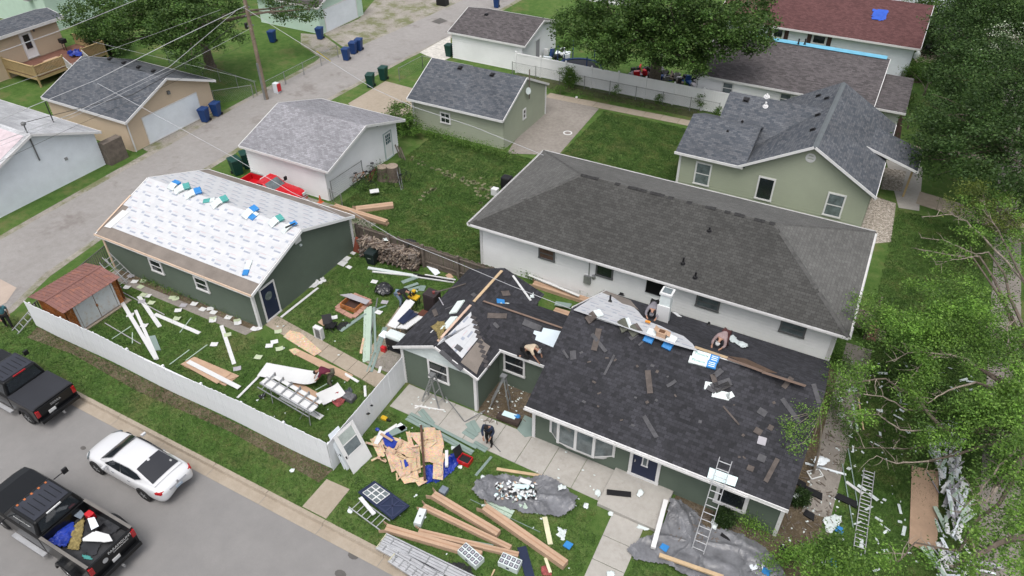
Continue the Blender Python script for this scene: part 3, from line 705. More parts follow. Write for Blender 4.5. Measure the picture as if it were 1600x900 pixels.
trim(GHt, 'fascia', (-11.2, 43.27, 2.88), (-6.7, 43.27, 2.88), .05, .17, (0, 0, 1)); trim(GHt, 'fascia', (1.22, 43.25, 2.86), (1.22, 48.2, 2.86), .04, .15, (0, 0, 1)); trim(GHt, 'fascia', (1.22, 51.8, 2.86), (1.22, 54.3, 2.86), .04, .15, (0, 0, 1))
corner(GHt, -10.85, 43.7, 0, 2.9)
for x in (-9.22, -5.12, -.87): window(GHt, (x, 43.7), (0, -1), 1.69, 1.08, 1.66, gl=m_glassg if x != -5.12 else m_glass, rail=x != -5.12)
MB().lathe((-2.95, 43.69, 4.45), [(.30, 0), (.30, .05), (.2, .05), (.19, .02)], 20, (0, -1, 0)).build('gable_vent', m_white, GHt)
for px, py in ((1278, 180), (1292, 154), (1270, 203), (1279, 150)): vent_box(GHt, GHl, px, py, .27)
for px, py in ((1166, 156),): vent_box(GHt, GHm, px, py, .3)
vent_pipe(GHt, GHm, 1196, 166, .07, .3, m_white); vent_pipe(GHt, GHm, 1198, 151, .07, .2, m_white)
for px, py in ((1137, 205), (1160, 190)): vent_pipe(GHt, GHf, px, py, .035, .1)

# brown-roofed house with blue ridge membrane
NBt, NBp, _ = gable_house('house', 'white house with brown grey roof and bright blue membrane along its ridge', 'house', (-13.9, -.9), (57.9, 65.4), (-14.3, -.55, 57.5, 66.2), 'X', 2.65, 4.05, 64.1, m_wsid, m_sh_brown)
MB().box(-1.0, 1.3, 58.2, 63.2, 0, 2.5).build('wall', m_wsid, NBt)
slope('roof', [(-.9, 57.55, 2.62), (1.65, 57.55, 2.62), (1.55, 63.7, 3.0), (-.9, 63.7, 3.0)], m_sh_brown, NBt)
trim(NBt, 'fascia', (-.85, 57.52, 2.46), (1.65, 57.52, 2.46), .04, .16, (0, 0, 1))
slope('ridge_membrane', [(-12.2, 63.85, 4.02), (-.8, 63.85, 4.02), (-.8, 64.5, 4.06), (-12.2, 64.5, 4.06)], m_skyb, NBt, .02, .06)
for x in (-11.45, -6.9): window(NBt, (x, 57.9), (0, -1), 1.85, .92, 1.0, gl=m_glassg)
trim(NBt, 'downpipe', (-13.98, 57.8, 0), (-13.98, 57.8, 2.5), .08, .06, (0, -1, 0))
for px, py in ((1247, 64), (1257, 64)): vent_pipe(NBt, NBp[0], px, py + 6, .06, .5)
# red-roofed house
RRt, RRp, _ = gable_house('house', 'white house with dull red roof, brown shutters and a blue tarp patch', 'house', (-16, 1.0), (71.9, 84), (-16.4, 1.45, 71.35, 84.6), 'X', 2.8, 4.6, 78.1, m_wsid2, m_sh_red)
for x, w in ((-10.55, .95), (-6.88, 1.2)):
    window(RRt, (x, 71.9), (0, -1), 2.1, w, .85, rail=False)
    for q in (-1, 1): MB().box(x + q * (w / 2 + .27) - .19, x + q * (w / 2 + .27) + .19, 71.82, 71.9, 1.66, 2.52).build('shutter', M('brown_shutter', (.06, .032, .03), .6, .1), RRt)
MB().box(.6, 1.0, 71.5, 71.9, .1, .5).build('air_unit', m_galv, RRt)
# house far back right behind red roof
FBt, _, _ = gable_house('house', 'pale house just visible behind the red roof', 'house', (-8, 6.5), (92, 100), (-8.4, 6.9, 91.6, 100.4), 'X', 3.4, 5.5, 96, m_wsid2, m_sh_light)
window(FBt, (-1.6, 92), (0, -1), 2.3, 1.4, 1.2, gl=m_glassg)
FCt, _, _ = gable_house('shed', 'small pale grey outbuilding behind the bushes at the upper right', 'shed', (2.6, 4.6), (80, 84), (2.4, 4.8, 79.8, 84.2), 'Y', 2.2, 2.9, 3.6, m_pgrey, m_sh_light)

# the house being re-roofed
MHt = thing('house', 'dark green house being reroofed with charcoal shingles, workers and debris on top', 'house', (-6, 23, 0))
siding(MHt, m_green, (-9.62, 19.8), (1.15, 19.8), 0, [(0, 2.42), (10.77, 2.42)])
siding(MHt, m_green, (1.15, 19.8), (1.15, 27.6), 0, [(0, 2.42), (3.9, 4.4), (7.8, 2.42)])
siding(MHt, m_green, (1.15, 27.6), (-9.62, 27.6), 0, [(0, 2.42), (10.77, 2.42)])
siding(MHt, m_green, (-9.62, 27.6), (-9.62, 19.8), 0, [(0, 2.42), (3.9, 4.4), (7.8, 2.42)])
_, MF = slope('roof', [(-9.78, 19.22, 2.5), (1.28, 19.22, 2.5), (1.28, 23.75, 4.62), (-9.78, 23.75, 4.62)], m_sh_dark, MHt)
_, MR = slope('roof', [(1.28, 28.15, 2.5), (-9.9, 28.15, 2.5), (-9.78, 23.75, 4.62), (1.28, 23.75, 4.62)], m_sh_dark, MHt)
trim(MHt, 'fascia', (-9.8, 19.18, 2.33), (1.28, 19.18, 2.33), .04, .18, (0, 0, 1))
gutter(MHt, (-9.8, 19.16, 2.50), (-.2, 19.16, 2.50), (0, -1, 0))
mb = MB(); mb.face([(-9.7, 19.25, 2.36), (1.2, 19.14, 2.36), (1.2, 19.85, 2.36), (-9.7, 19.85, 2.36)]); mb.build('soffit', m_white, MHt)
for x, y in ((-9.78, 28.15),):
    MB().bar((x, y, 2.38), (x, 23.75, 4.5), .05, .15, (0, 0, 1)).build('rake_board', m_white, MHt)
corner(MHt, -9.62, 19.8, 0, 2.4); corner(MHt, 1.15, 19.8, 0, 2.4)
# new underlayment on the rear slope, left end, with stepped shingle edge
def onp(pl, *p, off=0.0): return [pl.at(a, b, off) for a, b in p]
def on_slope(pl, pts, mat, parent, name, t=.012, off=.02, u=(1, 0, 0)):
    P = onp(pl, *pts, off=off); U = V(u); U = (U - pl.n * U.dot(pl.n)).normalized(); W = pl.n.cross(U); mb = MB()
    if (P[1] - P[0]).cross(P[2] - P[1]).dot(pl.n) < 0: P = P[::-1]
    mb.prism([p - pl.n * t for p in P], P); mb.uv[1] = [(p.dot(U), p.dot(W)) for p in P]; mb.uv[0] = [(0, 0)] * len(P)
    return mb.build(name, mat, parent)
on_slope(MR, [(896, 484), (938, 457), (958, 462), (973, 474), (986, 476), (998, 487), (1005, 496), (1018, 504), (1032, 509), (1050, 518), (1068, 525), (1082, 537), (1090, 548), (1078, 545), (1050, 537), (1000, 520), (950, 502)], m_under, MHt, 'underlayment')
on_slope(MR, [(938, 456), (944, 453), (985, 469), (998, 484), (986, 478), (972, 474), (958, 464)], M('bare_roof_felt', (.20, .175, .155)), MHt, 'bare_felt', off=.024)
for a, b in (((1085, 543), (1136, 560)), ((1136, 561), (1190, 581)), ((1190, 582), (1258, 604))):
    on_slope(MR, [a, b, (b[0] + 2, b[1] - 2.6), (a[0] + 2, a[1] - 2.6)], M('brown_ridge_wood', (.20, .14, .11), .9, .2) if a[0] > 1100 else m_woodt, MHt, 'ridge_board', .02, .05)
MB().bar(MF.at(930, 497), MF.at(1165, 572), .05, .03, MF.n).build('ridge_line_strip', m_paper, MHt)
on_slope(MR, [(1137, 556), (1165, 560), (1215, 583), (1190, 580)], M('brown_decking', (.10, .065, .045), .9, .3, 3), MHt, 'bare_decking', off=.018)
# chimney
ch = MR.at(1036, 500); cx, cy = ch.x, ch.y
MB().box(cx - .24, cx + .24, cy - .22, cy + .24, 3.2, 5.0).build('chimney', m_wrap, MHt)
MB().box(cx - .30, cx + .30, cy - .28, cy - .22, 3.3, 4.4).build('chimney_apron', m_paper, MHt)
MB().box(cx - .29, cx + .29, cy - .27, cy + .29, 5.0, 5.1).build('chimney_cap', m_paper, MHt)
MB().box(cx - .2, cx + .2, cy - .16, cy + .2, 5.1, 5.14).build('chimney_pot', m_glassg, MHt)
# wing
siding(MHt, m_green, (-16.72, 19.95), (-12.72, 19.95), 0, [(0, 2.3), (4.0, 2.3)])
siding(MHt, m_wrap, (-16.72, 19.9), (-12.72, 19.9), 2.28, [(0, 2.30), (2.0, 3.36), (4.0, 2.30)], .3, 'gable_panel')
siding(MHt, m_green, (-12.72, 19.95), (-12.72, 22.1), 0, [(0, 2.4), (2.15, 2.4)])
siding(MHt, m_green, (-16.72, 26.3), (-16.72, 19.95), 0, [(0, 2.4), (6.35, 2.4)])
siding(MHt, m_green, (-12.72, 22.1), (-9.62, 22.1), 0, [(0, 2.4), (3.1, 2.4)])
siding(MHt, m_green, (-12.72, 24.6), (-12.72, 26.3), 0, [(0, 2.4), (1.7, 2.4)])
siding(MHt, m_green, (-9.7, 24.9), (-12.72, 24.9), 0, [(0, 2.4), (3.02, 2.4)])
_, WLs = slope('roof', [(-16.98, 26.55, 2.45), (-16.98, 19.7, 2.45), (-14.65, 19.7, 3.5), (-14.65, 26.3, 3.5)], m_sh_dark, MHt)
_, WRs = slope('roof', [(-12.45, 19.7, 2.45), (-12.45, 26.5, 2.45), (-14.65, 26.3, 3.5), (-14.65, 19.7, 3.5)], m_sh_dark, MHt)
_, CF = slope('roof', [(-12.62, 21.82, 2.48), (-9.6, 21.82, 2.48), (-9.6, 23.5, 3.4), (-14.4, 23.5, 3.4)], m_sh_dark, MHt)
_, CR = slope('roof', [(-9.6, 25.5, 2.48), (-12.6, 25.5, 2.48), (-14.4, 23.5, 3.4), (-9.6, 23.5, 3.4)], m_sh_dark, MHt)
trim(MHt, 'fascia', (-12.5, 21.8, 2.33), (-9.75, 21.8, 2.33), .04, .16, (0, 0, 1)); trim(MHt, 'fascia', (-12.42, 19.7, 2.33), (-12.42, 21.8, 2.33), .04, .14, (0, 0, 1))
for x in (-17.0, -12.42): MB().bar((x, 19.66, 2.34), (-14.65, 19.66, 3.38), .05, .13, (0, 0, 1)).build('rake_board', m_white, MHt)
corner(MHt, -12.72, 19.95, 0, 2.35); corner(MHt, -16.72, 19.95, 0, 2.35)
window(MHt, (-14.70, 19.95), (0, -1), 1.66, 1.15, 1.25); window(MHt, (-11.83, 22.1), (0, -1), 1.57, 1.15, 1.25)
on_slope(WRs, [(683, 540), (736, 487), (737, 495), (741, 500), (739, 505), (746, 507), (742, 513), (748, 516), (744, 522), (750, 525), (722, 560), (690, 528)], m_under, MHt, 'underlayment', u=(0, 1, 0), off=.022)
on_slope(WRs, [(724, 560), (751, 527), (757, 535), (766, 541), (748, 575), (745, 585), (720, 566)], m_card if False else M('bare_roof_felt', (.20, .175, .155)), MHt, 'bare_felt', off=.02)
MB().bar((-14.65, 20.0, 3.51), (-14.65, 22.9, 3.51), .12, .03).build('ridge_board', M('split_ridge_board', (.58, .42, .33), .8, .2), MHt)
MB().bar((-14.65, 23.2, 3.51), (-14.65, 26.0, 3.51), .14, .03).build('ridge_board', m_woodt, MHt)
MB().bar((-14.3, 23.5, 3.46), (-9.9, 23.5, 3.46), .09, .03).build('ridge_board', M('brown_ridge_wood', (.20, .14, .11), .9, .2), MHt)
on_slope(CF, [(849, 512), (878, 518), (865, 543), (836, 531), (838, 524), (833, 521), (835, 516), (846, 519)], M('pale_blue_membrane', (.50, .58, .64), .5, .06), MHt, 'membrane_patch', off=.02)
# stepped rows of new shingle ends beside the exposed patch
for k in range(11):
    a = (737 + k * 2.1, 492 + k * 7.6)
    on_slope(WRs, [(a[0], a[1]), (a[0] + 8, a[1] + 3.5), (a[0] + 5.5, a[1] + 8), (a[0] - 2.5, a[1] + 4.5)], M('shingle_butt', (.065, .060, .062), .9, .3), MHt, 'shingle', off=.035)
# ------------------------------------------------------------ front of the green house: bay, door, window
def quadpane(mb, a, b, z0, z1, o, m=0):
    a, b = V(a), V(b); d = (b - a).normalized(); n = V((d.y, -d.x, 0)) * o
    mb.prism([(a.x, a.y, z0), (b.x, b.y, z0), (b.x + n.x, b.y + n.y, z0), (a.x + n.x, a.y + n.y, z0)], [(a.x, a.y, z1), (b.x, b.y, z1), (b.x + n.x, b.y + n.y, z1), (a.x + n.x, a.y + n.y, z1)])
bp = [(-8.78, 19.79), (-8.25, 19.38), (-7.42, 19.34), (-6.58, 19.34), (-5.82, 19.79)]
mb = MB()
for zz in ((.78, .88), (2.1, 2.2)): mb.prism([(x, y, zz[0]) for x, y in bp], [(x, y, zz[1]) for x, y in bp])
for i, (x, y) in enumerate(bp): mb.box(x - .06, x + .06, y - .05, y + .05, .80, 2.18)
bay = mb.build('bay_window', m_white, MHt)
for a, b in zip(bp, bp[1:]):
    q = MB(); quadpane(q, V(a).lerp(V(b), .06), V(a).lerp(V(b), .94), .88, 2.1, .015); q.build('pane', m_glassg, bay)
mb = MB(); mb.prism([(x, y + .02, .5) if y < 19.5 else (x, y - .01, .4) for x, y in [(-8.3, 19.79), (-7.9, 19.6), (-6.7, 19.6), (-6.2, 19.79)]], [(x, y, .78) for x, y in [(-8.7, 19.79), (-8.2, 19.42), (-6.6, 19.40), (-5.9, 19.79)]]); mb.build('bay_base', m_white, MHt)
fd = window(MHt, (-4.42, 19.8), (0, -1), 1.27, 1.35, 2.15, gl=m_navy, rail=False, fw=.14, name='door')
window(fd, (-4.42, 19.77), (0, -1), 1.55, .26, .95, gl=m_glassg, rail=False, fw=.05, name='door_window', depth=.045)
MB().box(-4.86, -4.82, 19.68, 19.75, 1.15, 1.3).build('handle', m_chrome, fd)
window(MHt, (-.78, 19.8), (0, -1), 1.18, 1.3, 1.15, gl=m_glass, rail=False, fw=.15)

# ------------------------------------------------------------ fences
# white picket privacy fence round the yard
pf = thing('picket_fence', 'tall white board fence along the grass verge and back to the green house', 'fence', (-26, 14, 0))
pk = {}
def picket(h, w=.1385, t=.022):
    key = round(h, 2)
    if key not in pk:
        mb = MB(); mb.box(-w / 2, w / 2, -t / 2, t / 2, .03, h); pk[key] = mb.mesh('picket', m_fencew)
    return pk[key]
m_fencew = M('white_fence_boards', (.74, .76, .79), .6, .06, .5, 9, dirt=(.5, .51, .52))
inv = wmat(pf).inverted()
def picket_run(parent, a, b, h, step=.14, wv=.0, lean=0.0):
    a, b = V((*a, 0)), V((*b, 0)); d = (b - a).normalized(); n = int((b - a).length / step); ang = math.atan2(d.y, d.x)
    for k in range(n + 1):
        p = a + d * k * step; hh = h(k / n) if callable(h) else h
        o = bpy.data.objects.new('picket', picket(round((hh + ru(-.015, .015)) * 25) / 25)); C.objects.link(o)
        nn = V((d.y, -d.x, 0)) * (wv * math.sin(k * .11) + (k % 2) * .002)
        o.parent = parent; o.location = wmat(parent).inverted() @ (p + nn); o.rotation_euler = (ru(-.006, .006) + lean, ru(-.004, .004), ang)
picket_run(pf, (-36.65, 14.05), (-16.5, 14.05), lambda t: 1.72 + .07 * math.sin(t * 9), wv=.03)
picket_run(pf, (-16.45, 14.05), (-16.72, 19.85), 1.76)
for z in (.45, 1.45):
    MB().box(-36.6, -16.5, 14.10, 14.15, z, z + .08).build('rail', m_fencew, pf)
    MB().bar((-16.58, 14.1, z), (-16.85, 19.8, z), .05, .08).build('rail', m_fencew, pf)
for x in [-36.6 + 2.5 * k for k in range(9)]: MB().box(x - .05, x + .05, 14.15, 14.25, 0, 1.55).build('post', m_fencew, pf)
MB().bar((-16.5, 16.6, 1.05), (-16.5, 16.75, 1.0), .03, .12, (1, 0, 0)).bar((-16.5, 16.95, 1.25), (-16.52, 17.05, 1.22), .03, .1, (1, 0, 0)).build('gate_latch', m_black, pf)
# left return beside the shed: grey slatted rail fence
sf = thing('metal_fence', 'grey slatted metal fence behind the rusty shed by the alley', 'fence', (-38, 17, 0))
m_steel = M('dull_grey_steel', (.20, .20, .19), .6, .25, metal=.3)
a, b = V((-36.7, 14.1, 0)), V((-38.2, 20.6, 0)); n_ = 46
for k in range(n_ + 1):
    p = a.lerp(b, k / n_); MB().box(p.x - .015, p.x + .015, p.y - .03, p.y + .03, 0, 1.25).build('slat', m_steel, sf)
for z in (.3, 1.2): MB().bar(a + V((0, 0, z)), b + V((0, 0, z)), .04, .05).build('rail', m_steel, sf)
c_ = V((-37.5, 19.6, 0))
for k in range(12):
    p = b.lerp(V((-37.2, 19.9, 0)), k / 11);
for k in range(9): MB().box(-38.1 + k * .1, -38.07 + k * .1, 20.5, 20.54, 0, 1.3).build('slat', m_steel, sf)
# weathered wood fence
wf = thing('wood_fence', 'weathered brown board fence behind the firewood pile', 'fence', (-21, 28.3, 0))
wp = [MB().box(-.065, .065, -.012, .012, .03, h).mesh('board', m_woodg) for h in (1.45, 1.5, 1.54)]
for k in range(66):
    o = bpy.data.objects.new('board', random.choice(wp)); C.objects.link(o); o.parent = wf
    o.location = wmat(wf).inverted() @ V((-25.9 + k * .145, 28.36, 0)); o.rotation_euler = (ru(-.02, .02), ru(-.015, .015), 0)
for z in (.35, 1.3): MB().box(-26, -16.4, 28.28, 28.33, z, z + .09).build('rail', m_woodg, wf)
for x in (-26, -23.6, -21.2, -18.8, -16.5): MB().box(x - .07, x + .07, 28.18, 28.32, 0, 1.6).build('post', m_woodg, wf)
# white vinyl fence
vf = thing('vinyl_fence', 'tall white vinyl panel fence behind the back walk', 'fence', (-20, 56.8, 0))
for k in range(8):
    x0 = -30.2 + k * 2.45
    for j in range(12): MB().box(x0 + .08 + j * .191, x0 + .08 + j * .191 + .186, 56.80, 56.83, .12, 1.72 + .003 * (j % 2)).build('panel_board', m_wsid, vf)
    MB().box(x0 + .06, x0 + 2.39, 56.78, 56.85, 1.70, 1.84).build('rail', m_wsid, vf); MB().box(x0 + .06, x0 + 2.39, 56.78, 56.85, .06, .2).build('rail', m_wsid, vf)
    MB().box(x0 - .06, x0 + .06, 56.75, 56.88, 0, 1.92).lathe((x0, 56.815, 1.92), [(.1, 0), (.1, .03), (.02, .1)], 4).build('post', m_wsid, vf)
def chainlink(label, pts, h=1.15, gate=None, mesh=.0):
    t = thing('chain_link_fence', label, 'fence', (pts[0][0], pts[0][1], 0))
    for a, b in zip(pts, pts[1:]):
        a, b = V((*a, 0)), V((*b, 0)); L_ = (b - a).length; n = max(1, round(L_ / 2.4))
        MB().rod(a + V((0, 0, h)), b + V((0, 0, h)), .022, k=6).build('top_rail', m_galv, t)
        for k in range(n + 1):
            p = a.lerp(b, k / n); MB().rod(p, p + V((0, 0, h + .06)), .032, k=6).build('post', m_galv, t)
        mb = MB(); s = .16; d = (b - a).normalized(); m_ = int((L_ + h) / s)
        for k in range(m_ + 1):
            for sg in (1, -1):
                x0 = k * s - h; x1 = k * s
                s0, s1 = max(x0, 0), min(x1, L_)
                if s1 <= s0: continue
                z0, z1 = (s0 - x0), (s1 - x0)
                if sg < 0: z0, z1 = h - z0, h - z1
                p, q = a + d * s0 + V((0, 0, z0)), a + d * s1 + V((0, 0, z1)); w = V((0, 0, .0045))
                mb.face([p - w, q - w, q + w, p + w])
        o = mb.build('wire_mesh', m_galv, t); o['kind'] = 'stuff'
    return t
chainlink('chain link fence with gates along the left side of the alley', [(-46.9, 42.6), (-46.9, 52.3)])
chainlink('chain link fence beside the two blue bins at the cream garage', [(-49.4, 39.2), (-47.4, 41.6)])
chainlink('chain link fence running from the utility pole into the grassy yard', [(-47.6, 42.2), (-60, 43.8)])
chainlink('chain link fence in front of the white vinyl fence', [(-30.3, 56.3), (-11.5, 56.3)])
chainlink('short chain link corner fence by the two green carts', [(-38.5, 50.4), (-38.3, 53.8), (-33, 53.9)])
chainlink('chain link corner fence next to the heap of bicycles', [(-30.7, 31.6), (-30.6, 34.8)], 1.5)
chainlink('low chain link gate beside the brown boxes', [(-30.7, 31.4), (-29.6, 31.2)], 1.0)

# ------------------------------------------------------------ utility pole and wires
PB = V((-46.25, 41.94, 0))
up = thing('utility_pole', 'tall wooden utility pole by the alley fence', 'utility pole', PB)
MB().rod(PB, PB + V((0, 0, 12)), .17, .13, 12).build('pole', m_bark if False else M('pole_wood', (.24, .185, .14), .9, .3, 2, 16), up)
MB().box(PB.x - .08, PB.x + .08, PB.y - .24, PB.y - .14, 0, 3.2).build('conduit', m_galv, up)
for z in (6.2, 7.0, 7.6): MB().rod(PB + V((-.1, -.25, z)), PB + V((.1, .25, z)), .06, k=6).build('bracket', m_greyfr, up)
MB().lathe(PB + V((-.25, -.2, 6.0)), [(.12, 0), (.13, .1), (.13, .4), (.10, .45)], 10).build('splice_can', m_black, up)
m_wire = M('weathered_cable', (.42, .43, .45), .6, .05); m_wireb = M('black_cable', (.02, .02, .02), .6, .05)
def wire(label, pts, r, m=None, sag=0.0):
    P = [V(p) for p in pts]; out = []
    for i in range(len(P) - 1):
        for k in range(10):
            t = k / 10; q = P[i].lerp(P[i + 1], t); q.z -= sag * 4 * t * (1 - t); out.append(q)
    out.append(P[-1])
    o = MB().tube(out, r, 5).build('overhead_wire', m or m_wire); return tag(o, label, 'wire')
pz = lambda z: PB + V((-.12, -.1, z))
def wp3(*l): return [at(a, b, z) for a, b, z in l]
wire('thick pale cable from the pole sloping down to a splice above the slate garage', wp3((384, 9, 8.0), (262, 68, 7.6), (150, 125, 7.2)), .026)
wire('pale cable continuing left from the splice', wp3((150, 125, 7.2), (50, 166, 7.1), (-60, 212, 7.0)), .02)
wire('pale drop cable crossing the alley from the splice to the green garage', wp3((152, 130, 7.2), (237, 176, 6.3), (360, 243, 4.8), (455, 300, 3.7), (530, 336, 3.2)), .013)
wire('twisted cable pair dipping left from the pole', wp3((372, 14, 7.6), (265, 104, 6.9), (115, 177, 6.8), (-20, 228, 6.9)), .018)
wire('black service cable running down to the mast of the white garage', [pz(7.0)] + wp3((275, 110, 6.4), (207, 148, 5.9)) + [V((-48.6, 23.6, 5.1))], .020, m_wireb)
wire('thin grey cable just under the black service cable', wp3((392, 44, 6.9), (280, 103, 6.5), (120, 180, 6.4), (-20, 236, 6.5)), .011)
wire('thin dark line along the alley above the cream garage front', wp3((400, 60, 6.2), (285, 122, 5.6), (100, 205, 5.4), (-20, 262, 5.5)), .009, m_wireb)
wire('pale cable crossing the upper left corner over the deck', wp3((220, -3, 9), (110, 42, 9), (0, 81, 9), (-40, 96, 9)), .022)
wire('thin grey cable over the lawn behind the cream garage', wp3((345, 15, 8), (250, 50, 7.5), (0, 139, 7.2), (-30, 150, 7.2)), .009)
wire('service drop from the pole to the long white house', [pz(7.6)] + wp3((485, 77, 6.9), (583, 138, 6.1), (646, 167, 5.6), (740, 198, 5.0)) + [V((-18.3, 38.2, 3.4))], .017)
wire('pale service drop from the green garage to the house being reroofed', [V((-25.8, 27.7, 2.9))] + wp3((620, 373, 3.3), (720, 413, 3.65), (800, 447, 3.95), (893, 483, 4.35)), .014)
wire('thin line from the upper yard tree towards the fence', wp3((145, 65, 6), (320, 107, 4.5), (400, 127, 3.5)), .008)

# ------------------------------------------------------------ trees and shrubs
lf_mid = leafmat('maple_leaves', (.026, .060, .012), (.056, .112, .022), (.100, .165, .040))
lf_dark = leafmat('dark_leaves', (.010, .026, .008), (.022, .048, .012), (.040, .072, .020))
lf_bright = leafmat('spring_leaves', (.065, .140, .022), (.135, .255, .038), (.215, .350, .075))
lf_green = leafmat('fresh_leaves', (.042, .092, .016), (.082, .160, .028), (.135, .225, .048))
lf_yel = leafmat('yellow_green_leaves', (.06, .09, .015), (.12, .16, .03), (.18, .22, .05))
lf_shrub = leafmat('evergreen_needles', (.012, .03, .008), (.025, .055, .012), (.045, .085, .02))
rng = np.random.default_rng(11)
def leaves(name, mat, parent, centres, sig, n_per, size, flat=.55):
    'cloud of small folded leaf faces gathered round clump centres (world space)'
    c = np.repeat(np.array(centres, dtype=np.float64), n_per, axis=0); n = len(c)
    sg = np.repeat(np.broadcast_to(np.array(sig, dtype=np.float64), (len(centres),)), n_per) if not np.isscalar(sig) else np.full(n, sig)
    p = c + rng.normal(size=(n, 3)) * sg[:, None] * np.array([1, 1, flat])
    a = rng.normal(size=(n, 3)); a[:, 2] *= .45; a /= np.linalg.norm(a, axis=1)[:, None]
    b = rng.normal(size=(n, 3)); b -= (b * a).sum(1)[:, None] * a; b /= np.linalg.norm(b, axis=1)[:, None]
    s = size * rng.uniform(.6, 1.35, n)[:, None]
    inv = np.array(wmat(parent).inverted())
    v = np.stack([p - a * s, p + b * s * .55, p + a * s, p - b * s * .55], 1).reshape(-1, 3)
    v = v @ inv[:3, :3].T + inv[:3, 3]
    me = bpy.data.meshes.new(name); me.vertices.add(len(v)); me.vertices.foreach_set('co', v.ravel())
    me.loops.add(n * 4); me.loops.foreach_set('vertex_index', np.arange(n * 4)); me.polygons.add(n)
    me.polygons.foreach_set('loop_start', np.arange(0, n * 4, 4)); me.polygons.foreach_set('loop_total', np.full(n, 4))
    me.materials.append(mat); me.update(calc_edges=True); me.validate()
    o = bpy.data.objects.new(name, me); C.objects.link(o); o.parent = parent; WM[o.name] = wmat(parent).copy()
    return o
def clumps(c, r, n, shell=.55):
    out = []
    while len(out) < n:
        q = V((ru(-1, 1), ru(-1, 1), ru(-1, 1)))
        if shell < q.length < 1 or (q.length < shell and rnd() < .18): out.append((c[0] + q.x * r[0], c[1] + q.y * r[1], c[2] + q.z * r[2]))
    return out
def limb(mb, a, b, r0, r1, bend=.25, k=7):
    a, b = V(a), V(b); L_ = (b - a).length; pts = []; rs = []
    off = V((ru(-1, 1), ru(-1, 1), ru(-.3, .8))) * L_ * bend * .5
    for i in range(7):
        t = i / 6; pts.append(a.lerp(b, t) + off * 4 * t * (1 - t) * .5 + V((ru(-1, 1), ru(-1, 1), ru(-1, 1))) * L_ * .018 * (0 < i < 6)); rs.append(r0 + (r1 - r0) * t)
    mb.tube(pts, rs, k); return pts
def tree(label, base, fork, blobs, r, leafm, size, n_clump, n_leaf, sig, bark=None, name='tree', lean=(0, 0), cat='tree', twigs=3, group=None):
    bx, by = base; t = thing(name, label, cat, (bx, by, 0), 0, group); bk = bark or m_bark
    f = V((bx + lean[0], by + lean[1], fork)); mb = MB(); mb.tube([(bx, by, -.1), (bx + lean[0] * .1, by + lean[1] * .1, .3), (bx + lean[0] * .5, by + lean[1] * .5, fork * .5), f], [r * 1.5, r * 1.08, r * .9, r * .8], 12); mb.build('trunk', bk, t)
    cen = []
    lm = MB()
    for (c, rr) in blobs:
        pts = limb(lm, f, c, r * .45, r * .12)
        cs = clumps(c, rr, max(6, int(n_clump * rr[0] * rr[1] * rr[2] / sum(q[1][0] * q[1][1] * q[1][2] for q in blobs)))); cen += cs
        for q in random.sample(cs, min(len(cs), twigs + 2)): limb(lm, pts[random.choice((3, 4, 5, 6))], q, r * .10, r * .03, k=5)
    lm.build('limb', bk, t)
    leaves('crown', leafm, t, cen, sig, n_leaf, size)
    return t
def pb(px, py, z, r): p = at(px, py, z); return ((p.x, p.y, z), r)
tree('broad maple on the lawn left of the utility pole, crown cut by the top edge', (-55.9, 44.9), 4.0, [pb(150, 25, 5.2, (2.6, 2.6, 1.8)), pb(215, 35, 5.4, (2.8, 2.6, 1.7)), pb(290, 45, 6, (2.8, 2.6, 1.9)), pb(345, 55, 4.9, (1.7, 1.7, 1.2)), pb(300, 85, 4.8, (1.5, 1.3, .9)), pb(440, 12, 4.6, (1.7, 1.7, 1.1)), pb(485, 14, 4.6, (1.3, 1.3, 1.0)), pb(260, 0, 7.2, (3.2, 3, 2.2)), pb(340, 5, 6.4, (2.2, 2.2, 1.5)), pb(185, 65, 4.4, (1.4, 1.2, .9))], .42, lf_mid, .10, 400, 105, .33)
tree('largest dark leafy tree, by the trampoline yard and above the white vinyl fence', (-18.3, 60.3), 3.4, [pb(905, 45, 5.6, (2.2, 2.2, 1.6)), pb(950, 65, 5.4, (2.4, 2.2, 1.7)), pb(1000, 45, 6.6, (2.8, 2.6, 2)), pb(1015, 78, 5.2, (1.5, 1.3, .9)), pb(1060, 75, 5.6, (2.6, 2.2, 1.7)), pb(1085, 98, 4.6, (1.5, 1.3, .9)), pb(1110, 50, 6.6, (2.6, 2.6, 2)), pb(1160, 45, 6.8, (2.4, 2.4, 1.9)), pb(950, 10, 7, (3, 3, 2.2)), pb(1050, 5, 8.5, (3.6, 3.2, 2.6)), pb(1170, 5, 7.2, (2, 2, 1.6))], .5, lf_mid, .105, 560, 115, .34)
tree('dense dark round shrub beside the deck of the cream house', (-66.9, 42.8), .7, [((-66.9, 42.8, 1.9), (1.9, 1.6, 1.6))], .14, lf_dark, .075, 130, 110, .27, cat='shrub', name='shrub')
tree('leafy bush against the white garage corner and the sage garage', (-32.6, 42.2), .5, [((-32.6, 42.2, 1.3), (1.0, 1.0, 1.1)), ((-31.4, 41.7, 1.0), (.8, .8, .8))], .07, lf_green, .07, 60, 90, .22, cat='shrub', name='shrub')
tree('bright green bush climbing the middle of the white vinyl fence', (-24.6, 56.0), .5, [((-24.9, 56.0, 1.3), (.6, .4, .7)), ((-24.2, 55.9, .9), (.75, .4, .7))], .04, lf_green, .06, 34, 80, .17, cat='shrub', name='shrub')
